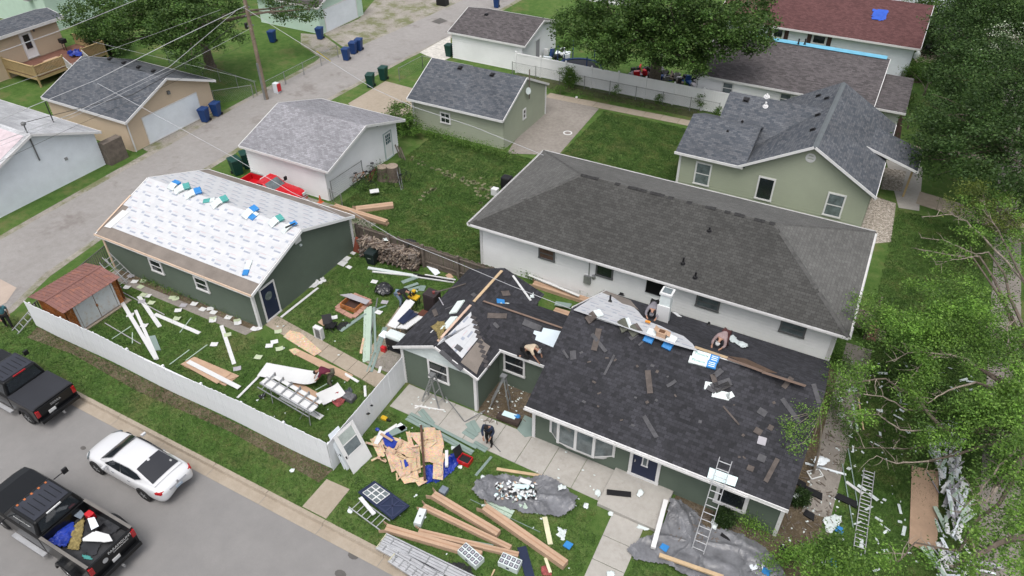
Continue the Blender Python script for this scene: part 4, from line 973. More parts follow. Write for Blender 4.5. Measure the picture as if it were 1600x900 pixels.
for i, (px, py, h, lb) in enumerate(((875, 148, .7, 'small weed bush at the vinyl fence near the dish gable'), (962, 155, .9, 'thin twiggy bush in the middle of the vinyl fence'), (1028, 165, .8, 'thin upright sapling right of the middle of the vinyl fence'), (1092, 175, 1.2, 'leafy sapling near the right end of the vinyl fence'), (1121, 184, .7, 'smallest sapling at the right end of the vinyl fence'))):
    p = at(px, py); tree(lb, (p.x, p.y), .3, [((p.x, p.y, h * .8), (.35, .3, h * .5))], .02, lf_green, .05, 9, 45, .13, cat='sapling', name='sapling')
for px, py, lb in ((1130, 818, 'small dark evergreen in pale plastic by the long ladder'), (1247, 788, 'small dark evergreen at the right corner of the green house')):
    p = at(px, py); tree(lb, (p.x, p.y), .2, [((p.x, p.y, .42), (.36, .36, .42))], .03, lf_shrub, .035, 60, 70, .09, cat='evergreen shrub', name='evergreen_shrub')
# vegetation mass at the upper right
tree('tall dark tree filling the upper right corner', (12.8, 55), 4, [pb(1560, 120, 5.5, (4.2, 4, 2.6)), pb(1510, 215, 4.6, (3.6, 3.4, 2.2)), pb(1585, 250, 5.6, (3.4, 3.4, 2.4)), pb(1470, 180, 3.8, (2.4, 2.6, 1.5)), pb(1540, 40, 6.5, (4, 4, 2.6)), pb(1620, 160, 7, (4, 4, 3)), pb(1470, 250, 3.4, (1.7, 1.7, 1.1)), pb(1500, 100, 4.8, (2.6, 3, 2.0)), pb(1600, 10, 7.5, (5, 5, 3)), pb(1590, 330, 3.4, (2.6, 2.2, 1.6))], .42, leafmat('deep_green_leaves', (.022, .050, .013), (.045, .092, .022), (.080, .135, .038)), .085, 1100, 95, .36, lean=(-.5, 0))
tree('pale flowering tree showing white blossom at the upper right edge', (13.5, 62), 3, [pb(1585, 55, 8.2, (1.6, 1.6, 1.1)), pb(1560, 90, 6.6, (1.2, 1.3, 1.0))], .2, leafmat('white_blossom', (.16, .22, .12), (.40, .44, .34), (.6, .6, .55)), .06, 16, 40, .26, name='tree', cat='tree')
tree('dark bushes behind the small patio with the grill', (5.5, 74), .6, [pb(1480, 55, 2, (3, 2.6, 2.2)), pb(1460, 40, 2, (2.4, 2, 2)), pb(1510, 70, 1.6, (2.2, 2, 1.6))], .12, lf_dark, .08, 190, 80, .36, cat='shrub', name='shrub')
tree('round green bushes at the corner of the red roofed house', (2.8, 68.5), .4, [pb(1448, 108, 1.0, (1.3, 1.2, 1.0)), pb(1478, 106, .9, (1.3, 1.2, .9)), pb(1425, 112, .8, (.9, .8, .7))], .08, lf_green, .065, 110, 70, .24, cat='shrub', name='shrub')
tree('small bush at the front corner of the brown roofed house', (2.2, 61), .3, [pb(1415, 152, .8, (.8, .6, .6))], .05, lf_green, .06, 22, 70, .2, cat='shrub', name='shrub')
tree('tree mass beyond the red roof at the top right', (8, 86), 3, [pb(1490, 5, 3.5, (4.5, 4, 3)), pb(1540, -10, 4, (5, 4, 3)), pb(1590, 20, 3.5, (4, 4, 3)), pb(1450, -20, 4, (3, 3, 3))], .4, lf_green, .12, 260, 80, .5)
# near storm-damaged tree at the right edge with bare pale limbs
nt_ = thing('tree', 'nearest bright green tree at the right edge with many bare broken branches', 'tree', (10.6, 27.5, 0))
mb = MB(); mb.tube([(10.8, 26.8, -.1), (10.7, 26.9, 1.4), (10.3, 27.2, 2.8), (9.9, 27.5, 3.7)], [.34, .26, .22, .2], 12); mb.build('trunk', m_bark, nt_)
FK = V((9.9, 27.5, 3.7))
limbs_px = [([(1475, 672), (1440, 632), (1412, 610), (1385, 592), (1330, 600)], 4.6, .075, m_bark), ([(1525, 597), (1480, 610), (1450, 630)], 4.9, .045, m_barkp), ([(1530, 575), (1505, 559), (1460, 551), (1420, 550), (1397, 565)], 5.2, .05, m_barkp),
            ([(1505, 559), (1487, 557), (1450, 560), (1422, 590)], 5.0, .04, m_barkp), ([(1610, 585), (1580, 567), (1572, 537), (1550, 515)], 5.2, .06, m_barkp), ([(1575, 540), (1574, 510), (1592, 495)], 5.3, .035, m_barkp), ([(1475, 672), (1407, 672), (1372, 647), (1340, 650)], 4.3, .035, m_barkp),
            ([(1560, 680), (1480, 672), (1500, 700), (1470, 720), (1400, 725)], 4.4, .04, m_bark), ([(1600, 440), (1545, 380), (1510, 345), (1487, 335), (1440, 339)], 5.4, .055, m_barkp), ([(1545, 395), (1525, 397), (1475, 375), (1440, 372)], 5.4, .035, m_barkp), ([(1530, 400), (1512, 403), (1437, 390)], 5.2, .04, m_barkp), ([(1520, 402), (1490, 405), (1463, 414)], 5.1, .03, m_barkp), ([(1600, 440), (1560, 360), (1540, 330), (1535, 300)], 5.6, .045, m_bark),
            ([(1640, 830), (1560, 848), (1490, 886)], 5.6, .13, m_bark), ([(1590, 700), (1560, 730), (1530, 770), (1500, 800)], 5.4, .05, m_barkp), ([(1560, 760), (1540, 785), (1515, 790)], 5.3, .04, m_barkp), ([(1550, 765), (1548, 790)], 5.2, .03, m_barkp), ([(1500, 860), (1430, 850), (1400, 880)], 5, .04, m_bark), ([(1475, 672), (1440, 700), (1380, 700), (1320, 700)], 3.8, .03, m_bark),
            ([(1420, 640), (1380, 620), (1330, 612), (1290, 602)], 4.0, .03, m_barkp), ([(1450, 720), (1400, 725), (1370, 712)], 4.2, .028, m_barkp)]
tw = MB(); cen_bare = []
for pts, z, r, bm_ in limbs_px:
    P = [at(a, b, z - .25 * i) for i, (a, b) in enumerate(pts)]; fine = []
    for i in range(len(P) - 1):
        for k in range(4):
            q = P[i].lerp(P[i + 1], k / 4); fine.append(q + V((ru(-1, 1), ru(-1, 1), ru(-1, 1))) * .035)
    fine.append(P[-1])
    mb = MB(); mb.tube(fine, [r * (1 - .7 * i / len(fine)) for i in range(len(fine))], 7); mb.build('limb', bm_, nt_)
    # join the limb back towards the trunk fork
    mb = MB(); limb(mb, FK, P[0], .12, r * 1.02, .1); mb.build('limb', m_bark, nt_)
    for q in fine[3:]:
        for s_ in range(1):
            e_ = q + V((ru(-1, .35), ru(-1, 1), ru(-.4, .5))) * ru(.35, 1.1); limb(tw, q, e_, r * .28 + .006, .004, .5, 4)
            if rnd() < .5: limb(tw, q.lerp(e_, .5), q.lerp(e_, .5) + V((ru(-1, 1), ru(-1, 1), ru(-.3, .3))) * .5, .007, .003, .5, 3)
tw.build('twig', m_barkp, nt_)['kind'] = 'stuff'
def scatter_px(regs):
    out = []
    for (x0, x1, y0, y1, z0, z1, n) in regs:
        for _ in range(n):
            px, py, z = ru(x0, x1), ru(y0, y1), ru(z0, z1)
            if 1400 < px < 1515 and 700 < py < 865: continue
            if 1530 < px < 1575 and 740 < py < 900 and rnd() < .6: continue
            if 1325 < px < 1420 and 670 < py < 800: continue
            if noise.noise(V((px * .014, py * .017, 3.3))) < -.2: continue
            out.append(tuple(at(px, py, z)))
    return out
bright = scatter_px([(1390, 1500, 440, 520, 4.2, 5.6, 110), (1330, 1400, 460, 540, 3.2, 4.4, 36), (1440, 1520, 640, 700, 4, 5, 26), (1380, 1480, 480, 600, 4, 5.2, 70), (1500, 1610, 440, 640, 4.2, 6, 190), (1400, 1500, 520, 560, 4.6, 5.4, 26), (1380, 1470, 590, 640, 3.6, 4.6, 14), (1490, 1600, 600, 760, 4, 5.6, 130), (1340, 1440, 550, 640, 3.6, 4.8, 34), (1500, 1610, 760, 900, 4.4, 6, 60), (1450, 1530, 840, 890, 4, 5, 18), (1300, 1420, 820, 900, 2.6, 4.6, 40), (1250, 1330, 840, 900, 2.6, 4.2, 26), (1540, 1610, 560, 700, 5.4, 6.4, 60), (1440, 1600, 380, 440, 4.4, 5.6, 30), (1500, 1600, 290, 380, 4.6, 5.6, 26), (1420, 1500, 690, 740, 4, 5, 16), (1330, 1400, 640, 690, 3.4, 4.2, 10), (1290, 1345, 565, 620, 3, 4, 16)])
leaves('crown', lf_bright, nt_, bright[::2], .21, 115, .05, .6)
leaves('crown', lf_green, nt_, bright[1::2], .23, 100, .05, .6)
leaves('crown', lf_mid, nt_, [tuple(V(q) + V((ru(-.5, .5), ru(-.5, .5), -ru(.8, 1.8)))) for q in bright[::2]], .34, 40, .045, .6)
yt = tree('yellow green young tree above the walk at the right edge', (10.4, 41.0), 2.6, [pb(1525, 300, 4.8, (1.0, 1.0, .7)), pb(1560, 330, 4.6, (1.0, 1.0, .7)), pb(1580, 350, 4.2, (1.1, 1.0, .8)), pb(1495, 320, 4.4, (.7, .7, .5))], .12, lf_yel, .05, 60, 80, .26)
sm = thing('tree', 'sparse leafy sapling overhanging the right edge of the charcoal roof', 'tree', (1.95, 23.6, 0))
MB().tube([(1.95, 23.6, 0), (1.85, 23.5, 1.5), (1.6, 23.3, 3.0), (1.2, 23.0, 4.4)], [.06, .05, .035, .015], 6).build('trunk', m_barkp, sm)
c1 = [tuple(at(ru(a - 9, a + 9), ru(b - 9, b + 9), ru(3.6, 4.6))) for a, b in [(1246, 672), (1240, 662), (1234, 688), (1262, 690), (1270, 650), (1280, 645), (1268, 665), (1246, 700), (1258, 640), (1230, 660), (1284, 630)] for _ in range(2)]
lm = MB()
for q in c1[::2]: limb(lm, (1.3, 23.05, 4.0), q, .014, .004, .3, 4)
lm.build('limb', m_barkp, sm); leaves('crown', lf_bright, sm, c1, .15, 70, .038, .7)
# weeds and rough growth
def weeds(label, regs, z, n, size, sig, mat, name='weeds', cat='weeds'):
    t = thing(name, label, cat, tuple(at(regs[0][0], regs[0][2])))
    cs = []
    for x0, x1, y0, y1, k in regs:
        for _ in range(k):
            s_ = rnd(); cs.append(tuple(at(x0 + (x1 - x0) * s_ + ru(-5, 5), y0 + (y1 - y0) * s_ + ru(-3, 3), ru(.05, z))))
    o = leaves('foliage', mat, t, cs, sig, n, size, 1.0); o['kind'] = 'stuff'; return t
weeds('strip of tall weeds along the front wall of the sage garage', [(665, 800, 205, 243, 70)], .6, 60, .05, .22, lf_green)
weeds('weeds along the foot of the white vinyl fence', [(855, 1125, 138, 186, 90)], .25, 30, .045, .18, lf_green)
weeds('weeds between the stepping path and the green garage wall', [(215, 395, 432, 500, 70)], .2, 40, .035, .13, lf_green)
weeds('overgrown weeds at the right corner of the green house', [(1160, 1215, 808, 842, 20), (1220, 1300, 880, 850, 26), (1195, 1250, 880, 860, 20)], .7, 60, .04, .2, lf_bright)
weeds('low weeds between the green house and the long white house', [(1300, 1345, 540, 610, 30), (1290, 1330, 600, 680, 30)], .6, 60, .04, .22, lf_green)
weeds('rough shrubs under the nearest tree', [(1350, 1500, 500, 560, 60), (1400, 1500, 580, 640, 60), (1500, 1600, 640, 740, 60), (1490, 1600, 480, 560, 50)], 1.6, 80, .055, .34, lf_mid)
weeds('green patch of weeds beside the long brown boards', [(805, 850, 418, 440, 16), (905, 930, 450, 462, 8)], .3, 50, .04, .15, lf_green)
# real grass tufts over the near lawns
def grass_tufts(name, n, box, h, avoid, dens=None):
    P = rng.uniform([box[0], box[2]], [box[1], box[3]], size=(n, 2))
    keep = np.ones(n, bool)
    for (x0, x1, y0, y1) in avoid: keep &= ~((P[:, 0] > x0) & (P[:, 0] < x1) & (P[:, 1] > y0) & (P[:, 1] < y1))
    P = P[keep]; n = len(P)
    k = 4; c = np.repeat(P, k, axis=0) + rng.normal(size=(n * k, 2)) * .035; m = n * k
    a = rng.uniform(0, 2 * PI, m); hh = h * rng.uniform(.5, 1.3, m); w = .010 * rng.uniform(.8, 2.2, m)
    dx, dy = np.cos(a), np.sin(a); lx, ly = rng.normal(size=m) * .05, rng.normal(size=m) * .05
    z0 = np.full(m, -.01)
    v = np.stack([np.stack([c[:, 0] - dx * w, c[:, 1] - dy * w, z0], 1), np.stack([c[:, 0] + dx * w, c[:, 1] + dy * w, z0], 1), np.stack([c[:, 0] + lx, c[:, 1] + ly, hh], 1)], 1).reshape(-1, 3)
    me = bpy.data.meshes.new(name); me.vertices.add(len(v)); me.vertices.foreach_set('co', v.ravel())
    me.loops.add(m * 3); me.loops.foreach_set('vertex_index', np.arange(m * 3)); me.polygons.add(m)
    me.polygons.foreach_set('loop_start', np.arange(0, m * 3, 3)); me.polygons.foreach_set('loop_total', np.full(m, 3))
    me.materials.append(lf_grass); me.update(calc_edges=True)
    o = bpy.data.objects.new(name, me); C.objects.link(o); return tag(o, 'short mown grass covering the lawns around the green house', 'grass', None, 'stuff')
lf_grass = leafmat('grass_blades', (.034, .080, .016), (.066, .136, .028), (.125, .195, .060), .9, (.60, .66, .6), (2.0, 1.3, 1.7))
grass_tufts('grass', 150000, (-42, 8, 11.9, 28), .055, [(-42, -37.8, 14, 28), (-37.6, -25.7, 18.7, 28), (-16.9, -5.4, 17.9, 28), (-9.8, 3.2, 17.5, 28), (-5, -3.4, 11, 18), (-39, -34.3, 15.1, 18), (-16.45, -15.1, 11, 13.6), (-5.5, 8, 16.5, 19), (-42, -39.2, 11, 15), (-25.9, -16.6, 19.05, 20.1)])
_b = (lambda P: P)
for _box, _n in (((-30, -16, 28.7, 43), 52000), ((-20, -11, 43.5, 53), 24000), ((2.8, 8, 24, 48), 26000)):
    grass_tufts('grass', _n, _box, .075, [(-31, -18, 43, 60)] if _box[0] == -30 else [])
weeds('tangled brush and weeds heaped along the white garage gable', [(545, 598, 312, 262, 26), (590, 622, 262, 290, 12)], .8, 55, .045, .2, lf_mid)
# ------------------------------------------------------------ vehicles (local: x forward, y left, z up)
def loc_build(t, mb, name, mat, parent=None, bevel=0, smooth=False, sub=0):
    'build local-space geometry straight under a thing'
    mb.smooth = smooth; o = bpy.data.objects.new(name, mb.mesh(name, mat)); C.objects.link(o); o.parent = parent or t; WM[o.name] = wmat(t).copy()
    if bevel: b = o.modifiers.new('bevel', 'BEVEL'); b.width = bevel; b.segments = 3; b.limit_method = 'ANGLE'; b.angle_limit = .5
    if sub: q = o.modifiers.new('sub', 'SUBSURF'); q.levels = sub; q.render_levels = sub
    return o
def loft(mb, rings, m=0, cap=True, mf=None):
    i0 = len(mb.v); k = len(rings[0])
    for r in rings: mb.v += [tuple(p) for p in r]
    for j in range(len(rings) - 1):
        for i in range(k - 1):
            a = i0 + j * k + i; mb.f.append((a, a + 1, a + 1 + k, a + k)); mb.m.append(mf(j, i) if mf else m)
    return mb
def wheel(t, x, y, side, r=.33, w=.22, dual=0, rimm=None):
    mb = MB(); s = side
    mb.lathe((x, y, r), [(r * .62, -w / 2), (r * .95, -w / 2), (r, -w * .35), (r, w * .35), (r * .95, w / 2), (r * .62, w / 2)], 24, (0, 1, 0)); mb.smooth = False
    ty = loc_build(t, mb, 'wheel', m_tyre)
    mb = MB(); o = s * (w / 2 - .01)
    mb.lathe((x, y, r), [(r * .12, o + s * .02), (r * .2, o + s * .01), (r * .58, o - s * .03), (r * .66, o)], 20, (0, 1, 0)); rim = loc_build(t, mb, 'rim', rimm or M('alloy_rim', (.10, .10, .11), .35, .1, metal=.6), ty)
    for k in range(5):
        a = k * 2 * PI / 5; c, q = math.cos(a), math.sin(a); mb = MB()
        mb.bar((x + c * r * .12, y + o + s * .012, r + q * r * .12), (x + c * r * .6, y + o + s * .0, r + q * r * .6), .05, .015, (0, s, 0)); loc_build(t, mb, 'spoke', m_chrome if rimm is m_chrome else m_galv, ty)
    return ty
def text_obj(t, s, loc, xdir, ydir, size, mat, name='lettering', parent=None, ext=.003):
    cu = bpy.data.curves.new(name, 'FONT'); cu.body = s; cu.size = size; cu.align_x = 'CENTER'; cu.align_y = 'CENTER'; cu.extrude = ext; cu.resolution_u = 2
    tmp = bpy.data.objects.new('tmp', cu); C.objects.link(tmp); dg = bpy.context.evaluated_depsgraph_get(); me = bpy.data.meshes.new_from_object(tmp.evaluated_get(dg)); bpy.data.objects.remove(tmp); bpy.data.curves.remove(cu)
    x = V(xdir).normalized(); y = V(ydir); y = (y - x * y.dot(x)).normalized(); z = x.cross(y); l = V(loc)
    me.transform(Matrix(((x.x, y.x, z.x, l.x), (x.y, y.y, z.y, l.y), (x.z, y.z, z.z, l.z), (0, 0, 0, 1)))); me.materials.clear(); me.materials.append(mat); me.name = name
    o = bpy.data.objects.new(name, me); C.objects.link(o); o.parent = parent or t; WM[o.name] = wmat(t).copy(); return o
def patch(mb, q, u0, u1, v0, v1, off=.008, t=.006):
    'panel lying on a bilinear quad q=[bl, br, tr, tl]'
    q = [V(p) for p in q]; n = (q[1] - q[0]).cross(q[3] - q[0]).normalized()
    B = lambda u, v: (q[0] * (1 - u) + q[1] * u) * (1 - v) + (q[3] * (1 - u) + q[2] * u) * v
    P = [B(u0, v0), B(u1, v0), B(u1, v1), B(u0, v1)]
    mb.prism([p + n * (off - t) for p in P], [p + n * off for p in P]); return mb
def sedan(label, loc, rot):
    t = thing('car', label, 'car', loc, rot)
    # x, halfwidth, z low, z belt/deck edge, z centre
    S = [(2.44, .45, .30, .50, .54), (2.38, .72, .24, .58, .64), (2.15, .86, .20, .68, .76), (1.75, .90, .19, .78, .86), (1.2, .915, .18, .86, .95), (.6, .92, .18, .91, 1.0), (0, .92, .18, .93, 1.02), (-.8, .92, .18, .95, 1.03), (-1.4, .915, .18, .97, 1.04), (-1.9, .90, .19, .99, 1.06), (-2.2, .86, .22, .98, 1.05), (-2.38, .76, .30, .92, .98), (-2.45, .60, .34, .80, .84)]
    rings = []
    for x, w, zl, zb, zc in S:
        h = [(x, w * .80, zl), (x, w * .97, zl + .10), (x, w, zl + (zb - zl) * .55), (x, w * .97, zb - .03), (x, w * .88, zb + .01), (x, w * .5, zc - .01)]
        rings.append([(a, b, c) for a, b, c in h] + [(x, 0, zc)] + [(a, -b, c) for a, b, c in reversed(h)])
    mb = MB(); loft(mb, rings);
    k = 13
    for e in (0, len(S) - 1):
        ring = [e * k + i for i in range(k)]; mb.f.append(tuple(ring)); mb.m.append(0)
    mb.f.append(tuple(i * k for i in range(len(S))) + tuple(i * k + k - 1 for i in reversed(range(len(S))))); mb.m.append(0)
    loc_build(t, mb, 'body', m_carw, smooth=True, sub=1)
    G = [(1.22, .74, .93, .74, .96), (.95, .78, .95, .68, 1.14), (.42, .80, .95, .62, 1.37), (-.1, .80, .96, .60, 1.43), (-.65, .79, .97, .59, 1.42), (-1.1, .77, .98, .58, 1.34), (-1.55, .74, 1.0, .60, 1.19), (-1.98, .70, 1.02, .66, 1.06)]
    rings = []
    for x, wb, zb, wt, zt in G:
        h = [(x, wb + .06, zb - .03), (x, wb * .98, zb + (zt - zb) * .15), (x, wt + .05, zt - .05 * (zt > 1.1)), (x, wt * .8, zt + .008)]
        rings.append(h + [(x, 0, zt + .03)] + [(a, -b, c) for a, b, c in reversed(h)])
    mb = MB(); loft(mb, rings); loc_build(t, mb, 'cabin', m_carw, smooth=True, sub=2)
    def pane(name, pts, off=.012):
        P = [V(p) for p in pts]; n = (P[1] - P[0]).cross(P[-1] - P[0]).normalized(); c = sum(P, V()) / len(P)
        mid = c
        if n.dot(V((c.x * .4, c.y, c.z - .4))) < 0: n = -n
        mb = MB(); mb.prism([p - n * .02 for p in P], [p + n * off for p in P]); return loc_build(t, mb, name, m_glass)
    for s in (1, -1):
        pane('side_window', [(.85, s * .80, 1.0), (-.08, s * .83, 1.0), (-.08, s * .69, 1.36), (.38, s * .70, 1.32)])
        pane('side_window', [(-.14, s * .83, 1.0), (-.95, s * .81, 1.02), (-1.25, s * .745, 1.15), (-1.0, s * .69, 1.28), (-.6, s * .675, 1.36), (-.14, s * .69, 1.365)])
    mb = MB(); loft(mb, [[(1.20, y * .72, .985 + .012 * (1 - y * y)) for y in (-1, -.5, 0, .5, 1)], [(.85, y * .68, 1.21 + .025 * (1 - y * y)) for y in (-1, -.5, 0, .5, 1)], [(.50, y * .62, 1.375 + .03 * (1 - y * y)) for y in (-1, -.5, 0, .5, 1)]]); loc_build(t, mb, 'windscreen', m_glass, smooth=True)
    mb = MB(); loft(mb, [[(-.93, y * .56, 1.405 + .03 * (1 - y * y)) for y in (-1, -.5, 0, .5, 1)], [(-1.3, y * .60, 1.292 + .03 * (1 - y * y)) for y in (-1, -.5, 0, .5, 1)], [(-1.85, y * .66, 1.115 + .03 * (1 - y * y)) for y in (-1, -.5, 0, .5, 1)]]); rw = loc_build(t, mb, 'rear_window', m_cargrey, smooth=True)
    text_obj(t, 'e', (-1.6, -.50, 1.22), (0, -1, 0), (.95, 0, .3), .2, m_paper, 'sticker', rw)
    for x in (1.55, -1.27):
        for s in (1, -1): wheel(t, x, s * .83, s, .33, .2)
        for s in (1, -1):
            mb = MB(); mb.lathe((x, s * .915, .34), [(.385, -.03), (.385, .012), (.34, .012), (.34, -.03)], 24, (0, s, 0)); loc_build(t, mb, 'wheel_arch', m_black)
    for s in (1, -1):
        mb = MB(); mb.prism([(.72, s * .9, 1.0), (.56, s * .9, 1.0), (.56, s * 1.10, 1.02), (.66, s * 1.10, 1.02)], [(.72, s * .9, 1.08), (.56, s * .9, 1.12), (.56, s * 1.10, 1.14), (.66, s * 1.10, 1.12)]); loc_build(t, mb, 'mirror', m_carw, bevel=.02)
        mb = MB(); mb.prism([(-2.32, s * .62, .86), (-2.40, s * .62, .83), (-2.34, s * .80, .82), (-2.12, s * .888, .85)], [(-2.26, s * .62, .97), (-2.36, s * .62, .93), (-2.30, s * .79, .93), (-2.08, s * .875, .94)]); loc_build(t, mb, 'tail_light', m_tail, bevel=.01)
        mb = MB(); mb.prism([(2.2, s * .62, .58), (2.36, s * .58, .56), (2.05, s * .87, .60), (1.95, s * .88, .62)], [(2.16, s * .60, .72), (2.30, s * .56, .66), (2.02, s * .85, .73), (1.9, s * .86, .76)]); loc_build(t, mb, 'headlight', m_glassg)
        for x in (.35, -.6): mb = MB(); mb.box(x - .1, x + .05, s * .915 - .01 * s if s > 0 else s * .93, s * .93 if s > 0 else s * .915 + .01, .82, .85); loc_build(t, mb, 'door_handle', m_chrome)
    mb = MB(); mb.box(-2.46, -2.42, -.42, .42, .86, .885); loc_build(t, mb, 'chrome_strip', m_chrome)
    mb = MB(); mb.box(-2.475, -2.44, -.16, .16, .66, .78); loc_build(t, mb, 'licence_plate', M('plate_blue_white', (.35, .42, .5)))
    mb = MB(); mb.rod((-2.45, 0, .95), (-2.40, 0, .95), .05, k=14); loc_build(t, mb, 'badge', m_chrome)
    mb = MB(); mb.lathe((-.98, 0, 1.42), [(.07, 0), (.04, .05), (.01, .06)], 8); loc_build(t, mb, 'aerial_fin', m_carw)
    return t
sedan('white four door saloon car parked along the kerb between two black pickups', (-23.86, 10.08, -.12), PI).scale = (1.04, 1.02, 1.02)

def pickup(label, loc, rot, L=5.9, W=2.03, bed=1.9, zr=1.9, zb=1.28, cover=True, flare=0.0, colour=None, big=0, cabL=2.25, hoodL=1.35, name='pickup_truck', floor=.78, rim=None):
    col = colour or m_carb; t = thing(name, label, 'pickup truck', loc, rot); w = W / 2; xr = -L / 2; xb = xr + bed; xc = xb + .06 + cabL; xf = L / 2; rw = .40 if W > 1.9 else .33
    ax_r = xb - bed * .36 if False else xr + bed * .52; ax_f = xf - .95
    # bed: four walls, floor
    zl = .52
    mb = MB(); mb.box(xr + .05, xb, w - .13, w, zl, zb); loc_build(t, mb, 'bed_side', col, bevel=.03)
    mb = MB(); mb.box(xr + .05, xb, -w, -w + .13, zl, zb); loc_build(t, mb, 'bed_side', col, bevel=.03)
    mb = MB(); mb.box(xb - .08, xb, -w + .13, w - .13, zl, zb + .02); loc_build(t, mb, 'bulkhead', col)
    mb = MB(); mb.box(xr, xr + .09, -w + .10, w - .10, zl + .02, zb - .01); tg = loc_build(t, mb, 'tailgate', col, bevel=.02)
    mb = MB(); mb.box(xr + .09, xb - .08, -w + .13, w - .13, floor - .1, floor); loc_build(t, mb, 'bed_floor', m_cargrey if cover else (M('scuffed_bed_liner', (.035, .036, .04), .7, .4, 3) if colour is None else col))
    for s in (1, -1):
        mb = MB(); mb.box(xr + .05, xb, s * (w - .065) - .06, s * (w - .065) + .06, zb, zb + .02); loc_build(t, mb, 'bed_rail', m_cargrey if cover else M('grey_bed_rail', (.16, .15, .14), .5))
    if cover:
        mb = MB(); mb.box(xr + .04, xb - .02, -w + .10, w - .10, zb + .01, zb + .035); loc_build(t, mb, 'bed_cover', m_cargrey, bevel=.015)
        mb = MB(); mb.box(xr + .04, xr + .12, -w + .10, w - .10, zb + .03, zb + .05); loc_build(t, mb, 'cover_rail', m_black)
    # hood / lower body by loft
    S = [(xf, w * .86, .55, zb * .80), (xf - .15, w * .96, .45, zb * .90), (xf - .6, w, .45, zb * .97), (xc, w, .45, zb + .02), (xb + .06, w, .45, zb + .0)]
    mb = MB(); rings = []
    for x, ww, a, b in S:
        h = [(x, ww * .9, a), (x, ww, a + .15), (x, ww, b - .14), (x, ww * .93, b), (x, ww * .5, b + .035)]
        rings.append(h + [(x, 0, b + .02)] + [(p, -q, r_) for p, q, r_ in reversed(h)])
    loft(mb, rings); k = 11
    for e in (0, len(S) - 1): mb.f.append(tuple(e * k + i for i in range(k))); mb.m.append(0)
    loc_build(t, mb, 'body', col, bevel=.03)
    # cab
    x0, x1 = xb + .06, xc + .0; ti = .16; zt = zr
    base = [(x0, -w + .04, zb - .02), (x1, -w + .04, zb - .02), (x1, w - .04, zb - .02), (x0, w - .04, zb - .02)]
    top = [(x0 + .14, -w + ti + .06, zt), (x1 - .62, -w + ti + .06, zt), (x1 - .62, w - ti - .06, zt), (x0 + .14, w - ti - .06, zt)]
    mb = MB(); mb.prism(base, top); loc_build(t, mb, 'cab', col, bevel=.07)
    mb = MB(); mb.box(x0 + .24, x1 - .72, -w + ti + .14, w - ti - .14, zt, zt + .018); roofp = loc_build(t, mb, 'roof_panel', col if colour else M('blue_black_roof_paint', (.030, .033, .045), .45, .15, spec=.3, coat=.1), bevel=.015)  # roof panel of the black trucks is a paler, bluer black than the cab
    for j in range(6):
        y = -w * .56 + j * w * .224; mb = MB(); mb.box(x0 + .45, x1 - 1.0, y - .012, y + .012, zt + .016, zt + .03); loc_build(t, mb, 'roof_rib', m_carb if not colour else col, roofp)
    R = [base[3], base[0], top[0], top[3]]; F = [base[1], base[2], top[2], top[1]]
    sL = [base[2], base[3], top[3], top[2]]; sR = [base[0], base[1], top[1], top[0]]
    loc_build(t, patch(MB(), R, .08, .92, .12, .88), 'rear_window', m_glass); loc_build(t, patch(MB(), F, .07, .93, .08, .90), 'windscreen', m_glass if not colour else m_glassg)
    for q in (sL, sR):
        if cabL > 1.6:
            a_, b_ = (.05, .50) if q is sR else (.50, .95)
            c_, d_ = (.53, .90) if q is sR else (.10, .47)
        else: a_, b_ = (.15, .85); c_ = None
        loc_build(t, patch(MB(), q, a_, b_, .15, .84), 'side_window', m_glass)
        if c_ is not None: loc_build(t, patch(MB(), q, c_, d_, .15, .84), 'side_window', m_glass)
    mb = MB(); mb.box(x0 + .12, x0 + .17, -.3, .3, zt - .04, zt + .012); loc_build(t, mb, 'brake_light', m_tail if cover else m_paper)
    for s in (1, -1):
        mb = MB(); a = xr - .01
        mb.box(a - .02, a + .16, s * (w - .11) - .085, s * (w - .11) + .085, zb - .45, zb - .08); loc_build(t, mb, 'tail_light', m_tail, bevel=.015)
        mb = MB(); mb.rod((xc - .35, s * (w - .02), zb + .06), (xc - .38, s * (w + .18 + big * .22), zb + .08), .025); mb.box(xc - .45, xc - .35, s * (w + .25 + big * .22) - .11, s * (w + .25 + big * .22) + .11, zb - .02, zb + .24); loc_build(t, mb, 'mirror', m_black, bevel=.015)
        mb = MB(); mb.box(xb + .1, xc - .2, s * (w + .09) - .09, s * (w + .09) + .09, .38, .43); loc_build(t, mb, 'running_board', m_alu if W > 1.9 else m_black)
        mb = MB(); mb.box(xf - .05, xf + .02, s * w * .66 - .16, s * w * .66 + .16, .72, .92); loc_build(t, mb, 'headlight', m_wrap)
        for x in (ax_r, ax_f):
            fl = flare if x == ax_r else 0
            wheel(t, x, s * (w - .13 + fl * .6), s, rw, .26 + fl * .5, rimm=rim)
            mb = MB(); ww = .05 + fl
            prof = [(rw + .20, -.12), (rw + .20, ww - .04), (rw + .15, ww), (rw + .09, ww), (rw + .09, -.12)]
            n0 = 14; i0 = len(mb.v)
            for q in range(n0 + 1):
                an = PI * (-.03 + 1.06 * q / n0)
                for (rr, yy) in prof: mb.v.append((x + math.cos(an) * rr, s * (w + yy), max(.42, rw + math.sin(an) * rr)))
            for q in range(n0):
                for e in range(len(prof)):
                    b0 = i0 + q * 5 + e; b1 = i0 + q * 5 + (e + 1) % 5; mb.f.append((b0, b1, b1 + 5, b0 + 5)); mb.m.append(0)
            loc_build(t, mb, 'fender', col if fl or colour else m_black)
    mb = MB(); mb.box(xr - .18, xr - .0, -w + .05, w - .05, .50, .70); loc_build(t, mb, 'rear_bumper', m_carb if not colour else m_chrome, bevel=.03)
